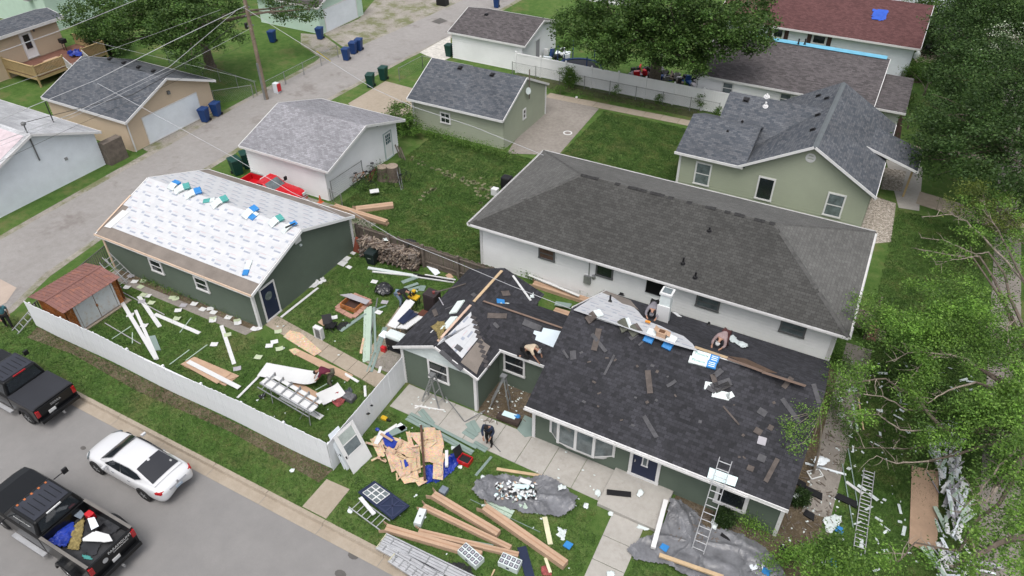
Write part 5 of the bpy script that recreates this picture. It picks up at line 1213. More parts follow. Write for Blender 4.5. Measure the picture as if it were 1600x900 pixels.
    mb = MB(); mb.box(xf - .02, xf + .1, -w + .08, w - .08, .42, .66); loc_build(t, mb, 'front_bumper', m_chrome, bevel=.03)
    mb = MB(); mb.box(xr - .34, xr - .16, -.04, .04, .44, .50).rod((xr - .32, 0, .5), (xr - .32, 0, .58), .03); loc_build(t, mb, 'tow_hitch', m_galv)
    mb = MB(); mb.box(xr - .025, xr - .0, .12 - .0, .46, .72, .88) if cover else mb.box(xr - .025, xr, -.16, .16, .72, .88); loc_build(t, mb, 'licence_plate', m_paper)
    return t, xr, xb, w, zb, x0, base, top
g1, xr, xb, w, zb, *_ = pickup('black pickup truck with a dark bed cover, cut by the left edge', (-29.72 - 2.95, 10.56, -.12), PI, zb=1.3, zr=1.95)
text_obj(g1, 'SIERRA', (xr - .004, -.0, zb - .20), (0, -1, 0), (0, 0, 1), .17, m_alu, 'badge_lettering')
text_obj(g1, 'DENALI', (xr - .004, 0, zb - .38), (0, -1, 0), (0, 0, 1), .05, m_alu, 'badge_lettering')
g2, xr, xb, w, zb, x0, base, top = pickup('black crew cab work truck with an open bed full of tools and scraps', (-20.72 - 3.35, 6.52, -.12), PI, L=6.7, W=2.06, bed=2.75, zr=2.02, zb=1.45, cover=False, flare=.20, big=1, floor=.95, rim=m_chrome, cabL=2.2)
text_obj(g2, 'PARAMOUNT', (xr - .004, -.35, zb - .16), (0, -1, 0), (0, 0, 1), .17, m_paper, 'lettering')
text_obj(g2, 'ROOFING & SIDING', (xr - .004, -.35, zb - .30), (0, -1, 0), (0, 0, 1), .075, m_paper, 'lettering')
mb = MB(); mb.lathe((xr - .0, .35, zb - .32), [(.11, 0), (.11, .012), (.02, .014)], 16, (-1, 0, 0)); loc_build(g2, mb, 'badge', m_alu)
q = [V(p) for p in (base[2], base[3], top[3], top[2])]; n = (q[1] - q[0]).cross(q[3] - q[0]).normalized(); cc = (q[0] * .27 + q[1] * .73) * .5 + (q[3] * .27 + q[2] * .0 + q[3] * 0) * 0
sgn = V(q[0]).lerp(V(q[1]), .72).lerp(V(q[3]).lerp(V(q[2]), .28), .5)
text_obj(g2, 'PARAMOUNT', sgn + n * .012, V(q[1]) - V(q[0]), (0, 0, 1), .17, m_paper, 'lettering'); text_obj(g2, 'ROOFING', sgn + n * .012 - V((0, 0, .15)), V(q[1]) - V(q[0]), (0, 0, 1), .09, m_paper, 'lettering')
# amber cab lamps
for k in range(5): mb = MB(); mb.box(base[1][0] - .80, base[1][0] - .70, -.6 + k * .3 - .04, -.6 + k * .3 + .04, 2.02, 2.05); loc_build(g2, mb, 'cab_lamp', M('amber_lens', (.4, .12, .04)))
pickup('red pickup truck parked between the green garage and the white garage', (-34.5, 29.85, 0), 0, L=4.9, W=1.75, bed=1.85, zr=1.60, zb=1.05, cover=False, colour=m_red, cabL=1.35, floor=.6)
# cargo in the black truck bed (world coordinates)
TB = lambda px, py, z=.95: at(px, py, z - .12)
def lump(name, label, cat, pts, mat, hgt, z0=0.0, res=.09, seed=1, group=None, hfun=None, freq=2.4, base=None):
    'crumpled sheet: dense grid clipped to an outline, with folds'
    P = [V(p) for p in pts]; xs = [p.x for p in P]; ys = [p.y for p in P]
    def inside(x, y):
        c = False; j = len(P) - 1
        for i in range(len(P)):
            if (P[i].y > y) != (P[j].y > y) and x < (P[j].x - P[i].x) * (y - P[i].y) / (P[j].y - P[i].y) + P[i].x: c = not c
            j = i
        return c
    mb_s = 0
    nx = int((max(xs) - min(xs)) / res) + 2; ny = int((max(ys) - min(ys)) / res) + 2; idx = {}; mb = MB(); mb.smooth = res < .045
    def vid(i, j):
        if (i, j) not in idx:
            x = min(xs) + i * res; y = min(ys) + j * res; p = V((x * freq, y * freq, seed * 7.7))
            wq = noise.noise(p * .6) * 1.5
            rdg = 1 - abs(noise.noise(V((p.x + wq, p.y * .55 - wq, p.z)))) * 2.2
            r2 = 1 - abs(noise.noise(V((p.x * 2.6 + p.y, p.y * 1.1 - wq, p.z + 4)))) * 3
            fl = min(1, max(.12, .5 + 1.6 * noise.noise(p * .35 + V((5, 5, 0))))); h = max(.0, .55 * rdg * fl + .30 * r2 * fl + .12 * (noise.noise(p * 2.3) * .5 + .5)) * hgt
            if hfun: h += hfun(x, y)
            x += noise.noise(p * 2.1 + V((9, 0, 0))) * res * 1.2; y += noise.noise(p * 2.1 + V((0, 9, 0))) * res * 1.2
            idx[(i, j)] = len(mb.v); mb.v.append((x, y, z0 + .012 + h))
        return idx[(i, j)]
    for i in range(nx):
        for j in range(ny):
            if inside(min(xs) + (i + .5) * res, min(ys) + (j + .5) * res): mb.f.append((vid(i, j), vid(i + 1, j), vid(i + 1, j + 1), vid(i, j + 1))); mb.m.append(0)
    if not mb.f: return None
    o = mb.build(name, mat, None); s_ = o.modifiers.new('thick', 'SOLIDIFY'); s_.thickness = .008
    return tag(o, label, cat, group)
def flat(name, label, cat, pts, mat, t=.012, z=0.02, n=(0, 0, 1), group=None):
    P = [V(p) for p in pts]; N_ = V(n).normalized()
    if (P[1] - P[0]).cross(P[2] - P[1]).dot(N_) < 0: P = P[::-1]
    o = MB().prism([p + N_ * z for p in P], [p + N_ * (z + t) for p in P]).build(name, mat); return tag(o, label, cat, group)
def board(name, label, cat, p0, p1, w, mat, t=.02, z0=.02, z1=None, group=None, n=(0, 0, 1)):
    a = at(*p0, z0) if not isinstance(p0, V) else p0; b = at(*p1, z0 if z1 is None else z1) if not isinstance(p1, V) else p1
    return tag(MB().bar(a, b, w, t, n).build(name, mat), label, cat, group)
zc = .86
lump('tarp', 'crumpled blue tarp in the front of the open truck bed', 'tarp', [TB(*p) for p in ((78, 838), (112, 808), (118, 830), (104, 858), (88, 856), (74, 845))], m_tarpb, .22, zc, .05, 3)
flat('chair_seat', 'grey plastic chair part in the truck bed', 'chair part', [TB(*p, 1.1) for p in ((112, 795), (120, 792), (134, 806), (128, 814), (115, 808))], M('blue_grey_plastic', (.16, .19, .23), .5, .1), .04, .1)
rb = TB(142, 807, 1.1); tag(MB().box(rb.x - .16, rb.x + .16, rb.y - .13, rb.y + .13, .86, 1.2).build('tool_box', m_red, bevel=.03), 'small red box at the front right of the truck bed', 'tool box')
lump('twig_pile', 'yellowish scraps and straw in the middle of the truck bed', 'scraps', [TB(*p) for p in ((118, 820), (134, 812), (130, 838), (124, 862), (106, 858), (110, 840))], M('straw_scraps', (.25, .20, .08), .9, .5, 8, 30), .16, zc, .035, 5, freq=7)
flat('foam_sheet', 'large white sheet in the back of the truck bed', 'sheet', [TB(*p, 1.1) for p in ((131, 844), (150, 832), (172, 838), (178, 848), (164, 850), (158, 849), (131, 848))], m_paper, .03, .1)
flat('sign_panel', 'dark framed panel lying on the scraps in the truck bed', 'panel', [TB(*p, 1.1) for p in ((132, 826), (146, 814), (164, 820), (150, 834), (138, 834))], m_black, .02, .12)
flat('sheet', 'pale translucent sheet on top of the dark framed panel', 'sheet', [TB(*p, 1.15) for p in ((139, 814), (150, 812), (157, 826), (145, 832))], m_wsid2, .015, .16)
lump('liner', 'loose dark rubber liner at the tailgate of the work truck', 'liner', [TB(*p) for p in ((128, 852), (164, 842), (190, 828), (196, 818), (178, 808), (162, 806), (154, 814), (176, 832), (158, 852), (150, 870), (130, 862))], M('dark_rubber', (.03, .032, .038), .7, .3), .10, zc, .05, 9)
lump('bag', 'teal and white bag scrap in the corner of the truck bed', 'bag', [TB(*p) for p in ((128, 868), (142, 870), (146, 876), (132, 874))], m_teal, .1, zc, .03, 2)
# ------------------------------------------------------------ rusty shed
sh = thing('shed', 'rusty metal shed with red oxide roof and two pale doors inside the yard', 'shed', (-36.0, 16.0, 0))
m_sw = m_rust
X0, X1, Y0, Y1 = -36.35, -34.15, 14.55, 17.75
def corr(parent, a, b, z0, z1, mat, name, step=.14, dep=.02):
    a, b = V((*a, 0)), V((*b, 0)); d = (b - a).normalized(); n = V((d.y, -d.x, 0)); k = int((b - a).length / step); mb = MB()
    for i in range(k):
        for (s0, s1, o0, o1) in ((0, .35, 0, 0), (.35, .5, 0, dep), (.5, .85, dep, dep), (.85, 1, dep, 0)):
            p, q = a + d * (i + s0) * step + n * o0, a + d * (i + s1) * step + n * o1
            mb.face([p + V((0, 0, z0)), q + V((0, 0, z0)), q + V((0, 0, z1)), p + V((0, 0, z1))])
    return mb.build(name, mat, parent)
corr(sh, (X0, Y0), (X1, Y0), .1, 1.75, m_sw, 'wall'); corr(sh, (X1, Y0), (X1, Y1), .1, 1.80, m_sw, 'wall'); corr(sh, (X1, Y1), (X0, Y1), .1, 1.75, m_sw, 'wall'); corr(sh, (X0, Y1), (X0, Y0), .1, 1.8, m_sw, 'wall')
structure(MB().box(-36.7, -33.95, 14.4, 17.95, 0, .06).build('shed_base', m_concb))
rz = lambda x: 1.84 + .26 * (1 - abs(x + 35.2) / 1.45)
for s in (-1, 1):
    xe = -35.2 + s * 1.42
    k = 16; mb = MB()
    for i in range(k):
        y0, y1 = 14.3 + i * .215, 14.3 + (i + 1) * .215
        P = [(xe, y0, rz(xe)), (xe, y1 - .005, rz(xe)), (-35.2, y1 - .005, 2.1), (-35.2, y0, 2.1)]
        if s > 0: pass
        MB().prism([(p[0], p[1], p[2] - .015) for p in P], P).build('roof_panel', m_rustroof, sh)
        MB().bar((xe, y0, rz(xe)), (-35.2, y0, 2.1), .03, .028).build('roof_seam', m_rustroof, sh)
MB().bar((-35.2, 14.3, 2.10), (-35.2, 17.75, 2.10), .16, .02).build('ridge_strip', m_rustroof, sh)
MB().box(X1 + .02, X1 + .05, 15.05, 17.25, 1.68, 1.80).build('door_header', m_rust, sh)
for y0, y1 in ((15.1, 16.13), (16.17, 17.2)): MB().box(X1 + .03, X1 + .055, y0, y1, .12, 1.68).build('door', M('pale_galvanised_door', (.60, .62, .64), .5, .08, 1.2, 10, dirt=(.42, .27, .13)), sh)
MB().box(X1 + .055, X1 + .09, 16.10, 16.20, .85, 1.0).build('hasp', m_rust, sh)
for y in (15.02, 17.28): MB().box(X1 + .01, X1 + .06, y - .05, y + .05, .1, 1.8).build('door_jamb', M('pale_galvanised_door', (.5, .5, .5)), sh)
MB().bar((X1 + .1, 15.3, 1.84), (X1 + .1, 16.3, 1.84), .06, .05).build('loose_trim', m_concb, sh)

# ------------------------------------------------------------ ladders
def ladder(label, a, b, w=.42, step=.30, side=(1, 0, 0), r=.028, legs=None, mat=None, depth=.06):
    a, b = V(a), V(b); t = thing('ladder', label, 'ladder', tuple(a)); s_ = V(side); d = (b - a).normalized(); s_ = (s_ - d * s_.dot(d)).normalized(); n = d.cross(s_); mat = mat or m_alu
    for q in (-1, 1): MB().bar(a + s_ * q * w / 2, b + s_ * q * w / 2, .03, depth, n).build('rail', mat, t)
    k = int((b - a).length / step)
    for i in range(k):
        p = a + d * (step * (i + .6)) + n * depth / 2; MB().rod(p - s_ * w / 2, p + s_ * w / 2, .018, k=6).build('rung', mat, t)
    return t
ladder('long aluminium ladder standing on the grey tarp and leaning on the roof eave', at(1089, 865, 0), at(1134, 718, 3.55), .47, .31)
def stepladder(label, apex, zt, f1, f2, mat=m_galv, w=.5):
    A = at(*apex, zt); t = thing('stepladder', label, 'stepladder', (A.x, A.y, 0)); F1, F2 = at(*f1), at(*f2); s_ = V((0, 0, 1)).cross(F2 - F1).normalized()
    for F, nm in ((F1, 'front_rail'), (F2, 'rear_rail')):
        for q in (-1, 1): MB().bar(F + s_ * q * w / 2, A + s_ * q * w * .3, .035, .06, (F2 - F1).normalized()).build(nm, mat, t)
        for i in range(1, 6):
            p = F.lerp(A, i / 6.2); ww = w / 2 - (w * .2) * i / 6.2
            if nm == 'front_rail' or i % 2: MB().rod(p - s_ * ww, p + s_ * ww, .02, k=6).build('rung', mat, t)
    MB().box(A.x - .14, A.x + .14, A.y - .12, A.y + .12, zt - .02, zt + .06).build('top_cap', m_greyfr, t)
    return t
stepladder('folded-out stepladder under the gable window of the green wing', (675, 586), 2.0, (663, 622), (690, 634))
stepladder('stepladder with a tub on top standing in the corner beside the navy clad worker', (787, 588), 2.0, (766, 630), (796, 634))
ladder('old ladder lying against the white fence by the walking man', at(22, 520), at(58, 478, .9), .5, .33, (1, 0, 0))
ladder('aluminium ladder leaning on the green garage corner behind the shed', at(205, 437, .1), at(165, 398, 1.6), .5, .3, (0, 1, 0))
ladder('second ladder leaning between shed and green garage', at(194, 446, .1), at(160, 407, 1.5), .4, .3, (0, 1, 0))
ladder('ladder frame lying beside the navy garden gate panel', at(553, 786, .15), at(602, 822, .15), .55, .28)
ladder('very long aluminium ladder lying on the lawn under the nearest tree', at(1358, 735, .06), at(1342, 862, .06), .42, .2)
# grey pole brace between the stepladders
for lb, a, b in (('thin dark pole slanting from the wing wall to the walk', (696, 620, .6), (726, 659, .05)), ('thin dark pole lying from the walk to the stepladder', (726, 659, .05), (758, 641, .3)), ('short dark rod on the walk by the navy clad worker', (767, 690, .03), (782, 706, .03))):
    tag(MB().rod(at(*a), at(*b), .025, k=6).build('pole', m_greyfr), lb, 'pole')

# ------------------------------------------------------------ fenced yard: boards, sheets, tools
YB = [((190, 471), (244, 561), .20, .08, 'longest white fascia board starting at the shed corner'), ((212, 485), (246, 562), .16, .05, 'white fascia board crossing beside the longest one'), ((217, 463), (250, 511), .22, .02, 'wide white board nearest the garden path at the shed'), ((242, 491), (312, 521), .22, .02, 'white board with a bend in the middle of the fenced lawn'), ((346, 509), (366, 569), .20, .02, 'white board standing across the lawn right of centre'), ((405, 588), (371, 622), .12, .04, 'narrow white board running to the fence beside the bending brake'), ((441, 620), (503, 653), .30, .02, 'white board lying under the bending brake'), ((439, 496), (497, 450), .14, .03, 'white trim board along the gable wall of the green garage'), ((648, 638), (660, 633), .06, .02, 'short white strip on the walk below the wing'), ((648, 634), (694, 641), .07, .02, 'long white strip on the walk below the wing'), ((570, 603), (571, 620), .12, .02, 'short white offcut inside the return fence'), ((592, 583), (595, 573), .14, .04, 'white offcut at the end of the garden path'), ((560, 597), (540, 585), .14, .03, 'white channel piece at the end of the brown plank')]
for a, b, w_, z_, lb in YB: board('white_board', lb, 'board', a, b, w_, m_paper if w_ > .1 else m_white, .025, z_)
for a, b, lb in (((175, 530), (205, 510), 'thin pale stick near the fence left of the board stack'), ((164, 505), (220, 538), 'thin grey pipe crossing the lawn near the shed'), ((265, 570), (296, 547), 'thin pale stick left of the plywood stack'), ((290, 564), (324, 539), 'thin dark green stick behind the plywood stack'), ((192, 457), (257, 492), 'grey pipe lying from the shed to the bent board'), ((281, 520), (299, 497), 'thin dark stick in the middle of the fenced lawn'), ((207, 520), (207, 537), 'short pale stick near the longest white board'), ((493, 610), (520, 595), 'pale stick beside the second white metal sheet')):
    board('stick', lb, 'stick', a, b, .045, m_pgrey if 'grey' in lb else m_sidlt, .03, .02)
flat('siding_offcut', 'grey green ribbed siding offcuts beside the crossed white boards', 'siding', pxs((230, 527), (243, 525), (252, 548), (238, 549)), m_sidsc, .04)
pl_ = thing('plywood_stack', 'stack of thin brown plywood with a white board lying on it', 'plywood stack', tuple(at(325, 580)))
for k, pts in enumerate((((282, 570), (306, 559), (374, 588), (352, 604)), ((288, 574), (310, 562), (370, 591), (344, 600)), ((284, 571), (304, 560), (362, 586), (340, 602)))):
    P = pxs(*pts); MB().prism([p + V((0, 0, .02 + k * .035)) for p in P], [p + V((0, 0, .045 + k * .035)) for p in P]).build('plywood_sheet', m_card, pl_)
board('white_board', 'white board lying on the brown plywood stack', 'board', (294, 565), (374, 606), .24, m_paper, .02, .14)
flat('osb_sheet', 'orange tinted strand board with torn edge beside the garden path', 'strand board', pxs((443, 527), (453, 517), (470, 521), (503, 550), (491, 557)), m_osb, .03)
flat('plank', 'long flat tan plank panel beside the garden path', 'plank', pxs((454, 551), (463, 545), (552, 587), (543, 597)), m_card, .03)
flat('osb_sheet', 'small tan strand board piece left of the brown plank', 'strand board', pxs((400 + 52, 548), (462, 545), (470, 550), (460, 556)), m_osb, .05)
def curved_sheet(name, label, a, b, w, mat, z0=.02, lift=.35, n=14):
    a, b = at(*a), at(*b); d = (b - a).normalized(); c = V((-d.y, d.x, 0)) * w / 2; L_ = (b - a).length; mb = MB(); mb.smooth = False; pts = []
    for i in range(n + 1):
        t = i / n; z = z0 + .02 + lift * max(0, t - .72) ** 2 * 12; pts.append((a + d * L_ * t - c + V((0, 0, z)), a + d * L_ * t + c + V((0, 0, z))))
    for (p, q), (r_, s_) in zip(pts, pts[1:]): mb.prism([p, r_, s_, q], [p + V((0, 0, .008)), r_ + V((0, 0, .008)), s_ + V((0, 0, .008)), q + V((0, 0, .008))])
    return tag(mb.build(name, mat), label, 'metal sheet')
curved_sheet('metal_sheet', 'long white metal sheet behind the bending brake with its end curled up', (411, 583), (503, 600), .95, m_paper, .25)
curved_sheet('metal_sheet', 'smaller white metal sheet curling up beside the tool bags', (500, 628), (531, 608) if False else (535, 612), .9, m_paper, .15, .1)
flat('cardboard', 'brown cardboard between the two white metal sheets', 'cardboard', pxs((450, 600), (470, 600), (502, 618), (495, 640), (470, 622)), m_card, .02, .05)
# bending brake
bb = thing('bending_brake', 'long aluminium bending brake on folding legs with clamps', 'bending brake', tuple(at(455, 632)))
a, b = at(412, 594, .85), at(492, 640, .85); d = (b - a).normalized(); c = V((-d.y, d.x, 0)); Z = V((0, 0, 1))
MB().bar(a, b, .34, .03).build('table', m_paper, bb)
MB().bar(a - c * .22 - Z * .05, b - c * .22 - Z * .05, .07, .09).build('hinge_beam', m_alu, bb); MB().bar(a + c * .2, b + c * .2, .05, .08).build('rear_beam', m_alu, bb)
MB().bar(a - c * .42 - Z * .12, b - c * .42 - Z * .12, .05, .03).build('handle_bar', m_galv, bb)
MB().bar(a + c * .42 + Z * .05, b + c * .42 + Z * .05, .20, .02).build('clamp_plate', m_paper, bb)
for k in range(6):
    p = a.lerp(b, (k + .5) / 6)
    MB().bar(p - c * .2 + Z * .04, p + c * .5 + Z * .16, .06, .05).bar(p + c * .48 + Z * .1, p + c * .48 + Z * .28, .07, .05, d).build('clamp_arm', m_galv, bb)
    if k % 2 == 0: MB().rod(p - c * .22 - Z * .08, p - c * .42 - Z * .1, .02).build('arm_link', m_galv, bb)
for q in (.12, .86):
    p = a.lerp(b, q)
    for s in (-1, 1):
        MB().rod(p - Z * .05, p + d * s * .35 + c * .3 - Z * .84, .022, k=6).build('leg', m_galv, bb); MB().rod(p - Z * .05, p + d * s * .35 - c * .35 - Z * .84, .022, k=6).build('leg', m_galv, bb)
m_cloth = M('pink_black_cloth', (.28, .07, .07), .9, .6, 6, 20);
lump('cloth_heap', 'heap of red and black clothes beside the curled white sheet', 'clothes', pxs((519, 632), (526, 618), (540, 615), (540, 628), (530, 637)), m_cloth, .28, 0, .05, 4)
lb_ = at(547, 624); tag(MB().box(lb_.x - .28, lb_.x + .28, lb_.y - .22, lb_.y + .22, .0, .28).build('tool_tote', M('mottled_grey_plastic', (.12, .12, .13), .6, .5, 9, 30), bevel=.05), 'mottled grey tote next to the red clothes', 'tote')
lump('tool_bag', 'grey tool bag behind the mottled tote', 'tool bag', pxs((536, 613), (548, 607), (552, 612), (545, 619), (536, 618)), M('slate_cloth', (.07, .08, .10), .8, .3), .22, 0, .05, 8)
lump('black_rag', 'small black thing on the grass left of the bending brake', 'rag', pxs((404, 620), (413, 615), (416, 621), (407, 625)), m_black, .18, 0, .04, 6)

# scattered sheets of paper-like sample cards
cards = [(187 + 24, 441, 0), (225, 440, 1), (199, 450, 0), (220, 449, 1), (231, 463, 0), (225, 462, 1), (237, 474, 1), (279, 486, 0), (304, 476, 0), (287, 478, 2), (317, 484, 0), (329, 483, 0), (334, 489, 0), (333, 499, 1), (333, 502, 0), (277, 499, 1), (222, 472, 2), (204, 493, 0), (226, 510, 0), (357, 497, 0), (372, 506, 0), (371, 502, 1), (398, 515, 0), (335, 539, 0), (371, 577, 2), (356, 524, 1), (270, 466, 1), (275, 468, 1), (205, 432, 2), (435, 519, 1), (421, 541, 0), (429, 535, 0), (437, 546, 1), (522, 497, 0), (404, 514, 0), (585, 421 + 20, 0), (592, 489, 0), (601, 473, 2), (404, 559, 1)]
where = {0: 'white card', 1: 'pale green card', 2: 'grey card'}
cm = {0: m_paper, 1: m_paperg, 2: m_pgrey}
def spot(px, py):
    if py < 455: return 'in the corner between shed and green garage'
    if px > 515: return 'on the grass beside the stone fire pit'
    if px > 400: return 'near the strand board left of the garden path'
    if px < 245: return 'beside the white boards at the shed'
    if py < 512: return 'along the earth path under the garage windows'
    return 'in the middle of the fenced lawn'
for px, py, k in cards:
    p = at(px, py); an = ru(-.5, .5) + .5; w_, h_ = .30, .21; c_, s_ = math.cos(an), math.sin(an); zt = ru(.0, .05)
    mb = MB(); G_ = []
    for u in (-1, 0, 1):
        G_.append([(p.x + c_ * u * w_ / 1.6 - s_ * v * h_ / 1.4, p.y + s_ * u * w_ / 1.6 + c_ * v * h_ / 1.4, .04 + abs(u) * zt) for v in (-1, 1)])
    for g0, g1 in zip(G_, G_[1:]): mb.prism([g0[0], g1[0], g1[1], g0[1]], [(q[0], q[1], q[2] + .006) for q in (g0[0], g1[0], g1[1], g0[1])])
    tag(mb.build('sample_card', cm[k]), '%s lying %s' % (where[k], spot(px, py)), 'card', '%ss %s' % (where[k], spot(px, py)))

# fire pit
fp = thing('fire_pit', 'square brick-edged fire pit half covered with a metal lid', 'fire pit', tuple(at(552, 476)))
a, b, c, d4 = at(526, 483), at(552, 497), at(579, 472), at(552, 461)
for p, q in ((a, b), (b, c), (c, d4), (d4, a)):
    for k in range(4):
        s_, e_ = p.lerp(q, (k + .04) / 4), p.lerp(q, (k + .96) / 4); MB().bar(s_, e_, .28, .07 + ru(0, .02)).build('paver', m_brick, fp)
cc = (a + c) / 2
for s in (-1, 1):
    MB().bar(cc + V((-.5, s * .5, 0)), cc + V((.5, s * .5, 0)), .04, .32).build('steel_side', m_rust, fp); MB().bar(cc + V((s * .5, -.48, 0)), cc + V((s * .5, .48, 0)), .04, .32).build('steel_side', m_rust, fp)
MB().box(cc.x - .48, cc.x + .48, cc.y - .48, cc.y + .48, .01, .04).build('ash', M('dark_ash', (.06, .03, .025)), fp)
flat('metal_sheet', 'grey metal panel laid across the fire pit', 'metal panel', [p + V((0, 0, .0)) for p in (at(531, 461, .35), at(549, 459, .35), at(578, 470, .35), at(572, 476, .35))], m_pgrey, .03, .33 - .33)
# siding bundles
for a, b, w_, n_, lb in (((575, 481), (573, 566), .24, 3, 'widest bundle of pale sage siding lying across the garden path'), ((583, 481), (583, 553), .2, 2, 'second siding bundle directly beside the widest one'), ((590, 466), (572, 560), .07, 1, 'narrow dark corner strip crossing the siding bundles'), ((532, 518), (573, 491), .22, 1, 'single sage siding board left of the bundles'), ((602, 512), (577, 582), .22, 2, 'sage siding boards reaching the end of the garden path'), ((576, 488), (603, 478), .12, 1, 'short sage siding piece crossing near the black bag'), ((628, 442), (655, 433), .3, 1, 'sage siding offcut below the long white gutter'), ((633, 453), (655, 446), .36, 2, 'pair of sage siding offcuts near the worker in black'), ((640, 459), (652, 455), .2, 1, 'small pale siding offcut near the worker in black'), ((658, 455), (663, 447), .35, 1, 'square sage offcut left of the smoker cabinet'), ((638, 651), (741, 706), .26, 3, 'longest sage siding stack at the edge of the front walk'), ((657, 642), (676, 664), .26, 2, 'ribbed sage siding pieces leaning on the long stack'), ((734, 660), (746, 678), .40, 2, 'sage siding pieces left of the worker in navy'), ((726, 673), (742, 685), .34, 2, 'crossed sage siding pieces on the walk'), ((740, 693), (760, 705), .26, 2, 'short sage siding stack at the feet of the worker in navy'), ((768, 714), (742, 743), .12, 1, 'narrow sage strip on the grass right of the red toolbox'), ((752, 767), (842, 800), .30, 1, 'pale sage trim board lying on the dark tarp'), ((759, 786), (800, 806), .34, 2, 'pale sage panels behind the rightmost long carton'), ((735, 781), (845, 831), .03, 1, 'thin sage rod between the long cartons'), ((722, 845), (770, 856), .09, 2, 'dark sage strips beside the crossed cartons')):
    t_ = thing('siding_bundle', lb, 'siding', tuple(at(*a))) if n_ > 1 else None
    A_, B_ = at(*a), at(*b); dd = (B_ - A_).normalized(); cr = V((-dd.y, dd.x, 0)); mt_ = m_sidlt if 'pale' in lb else (m_greyfr if 'dark' in lb and n_ == 1 else m_sidsc)
    for k in range(n_):
        o_ = cr * (k - (n_ - 1) / 2) * w_ * .62 + V((0, 0, .03 * k)); sk = cr * ru(-.08, .08)
        mb = MB(); ww = w_ * .62 if n_ > 1 else w_
        mb.bar(A_ + o_ + V((0, 0, .02)), B_ + o_ + sk + V((0, 0, .02)), ww, .012); mb.bar(A_ + o_ + V((0, 0, .033)) - cr * ww * .18, B_ + o_ + sk + V((0, 0, .033)) - cr * ww * .18, ww * .45, .010)
        o = mb.build('siding_board', mt_, t_)
        if n_ == 1: tag(o, lb, 'siding')
# long gutters in the grass
for a, b, w_, m_, lb in (((575, 419), (652, 432), .20, m_wrap, 'long white gutter lying in the grass under the wood fence'), ((582, 425), (640, 431), .10, m_paper, 'thin white strip beside the long gutter'), ((646, 429), (708, 441), .14, m_black, 'black gutter section between two white strips'), ((664, 430), (712, 438), .08, m_paper, 'white strip at the far end of the gutters'), ((648, 433), (710, 442), .06, m_paper, 'white strip in front of the black gutter'), ((650, 410), (712, 430), .09, m_woodg, 'thin wooden batten at the foot of the wood fence')):
    board('gutter', lb, 'gutter', a, b, w_, m_, .06, .03)
flat('sheet', 'pale blue crumpled sheet beside the wood fence', 'sheet', pxs((667, 418), (678, 415), (688, 428), (680, 432)), m_wsid2, .02, .06)
flat('sheet', 'tan square of board right of the pale blue sheet', 'board', pxs((696, 431), (703, 427), (709, 434), (701, 437)), m_card, .03)
lump('plastic_sheet', 'crumpled white plastic at the foot of the green garage gable wall', 'plastic', pxs((475, 448), (484, 438), (500, 440), (506, 433), (509, 440), (490, 450)), m_paper, .2, 0, .07, 12)
for a, lb in (((538, 404), 'white flat sheet near the rear corner of the green garage'), ((533, 411), 'smaller white sheet touching the flat one by the green garage'), ((545, 418), 'white scrap below the rear corner of the green garage'), ((551, 396), 'white bent scrap beside the rusty wheelbarrow tray'), ((566, 399), 'grey green square beside the dark bin')):
    p = at(*a); w_ = .38 if 'flat' in lb else .2; flat('sheet', lb, 'sheet', [p + V((-w_, -w_ * .5, 0)), p + V((w_, -w_ * .7, 0)), p + V((w_ * .9, w_ * .6, 0)), p + V((-w_ * .6, w_ * .7, 0))], m_paper if 'white' in lb else m_sidsc, .015, .03)
lump('rubbish_bag', 'shiny black rubbish bag on the lawn by the fire pit', 'rubbish bag', [at(600, 456) + V((math.cos(q) * .55, math.sin(q) * .5, 0)) for q in [k * .52 for k in range(12)]], M('black_bag_film', (.012, .012, .014), .25, .2, spec=.8), .16, 0, .05, 15, hfun=lambda x, y: .42 * max(0, 1 - ((x - at(600, 456).x) ** 2 + (y - at(600, 456).y) ** 2) / .32) ** .5, freq=5)
# vent box, chair and small stuff by the path
vb = thing('louvred_box', 'upright white louvred vent box standing on the garden path', 'vent box', tuple(at(500, 527)))
p = at(500, 528); MB().box(p.x - .25, p.x + .25, p.y - .12, p.y + .12, 0, .75).build('casing', m_paper, vb)
for k in range(6): MB().box(p.x - .12, p.x + .18, p.y - .15, p.y - .12, .12 + k * .1, .18 + k * .1).build('louvre', m_greyfr, vb)
flat('cardboard', 'tan cardboard scrap behind the white louvred box', 'cardboard', pxs((497, 506), (508, 497), (515, 503), (506, 512)), m_card, .02, .1)
chr_ = thing('folding_chair', 'black folding chair fallen beside the louvred box', 'chair', tuple(at(518, 512)))
p = at(518, 514); MB().bar(p + V((-.3, 0, .12)), p + V((.25, .1, .25)), .5, .05).build('seat', m_black, chr_); MB().bar(p + V((-.3, .1, .15)), p + V((-.55, .35, .55)), .5, .04, (.5, -.3, .7)).build('backrest', m_black, chr_)
for s in (-1, 1):
    for e_ in (-.3, .35): MB().rod(p + V((e_, s * .22, .02)), p + V((-e_ * .6, s * .22, .42)), .018, k=6).build('leg', m_black, chr_)
lump('black_cover', 'black cover crumpled on the grass behind the fallen chair', 'cover', pxs((524, 512), (534, 503), (549, 504), (545, 511), (530, 517)), m_black, .2, 0, .05, 22)
flat('strand_scrap', 'tan strand board strip leaning left of the siding bundles', 'strand board', pxs((562, 553), (567, 529), (570, 530), (566, 554)), m_osb, .02, .05)
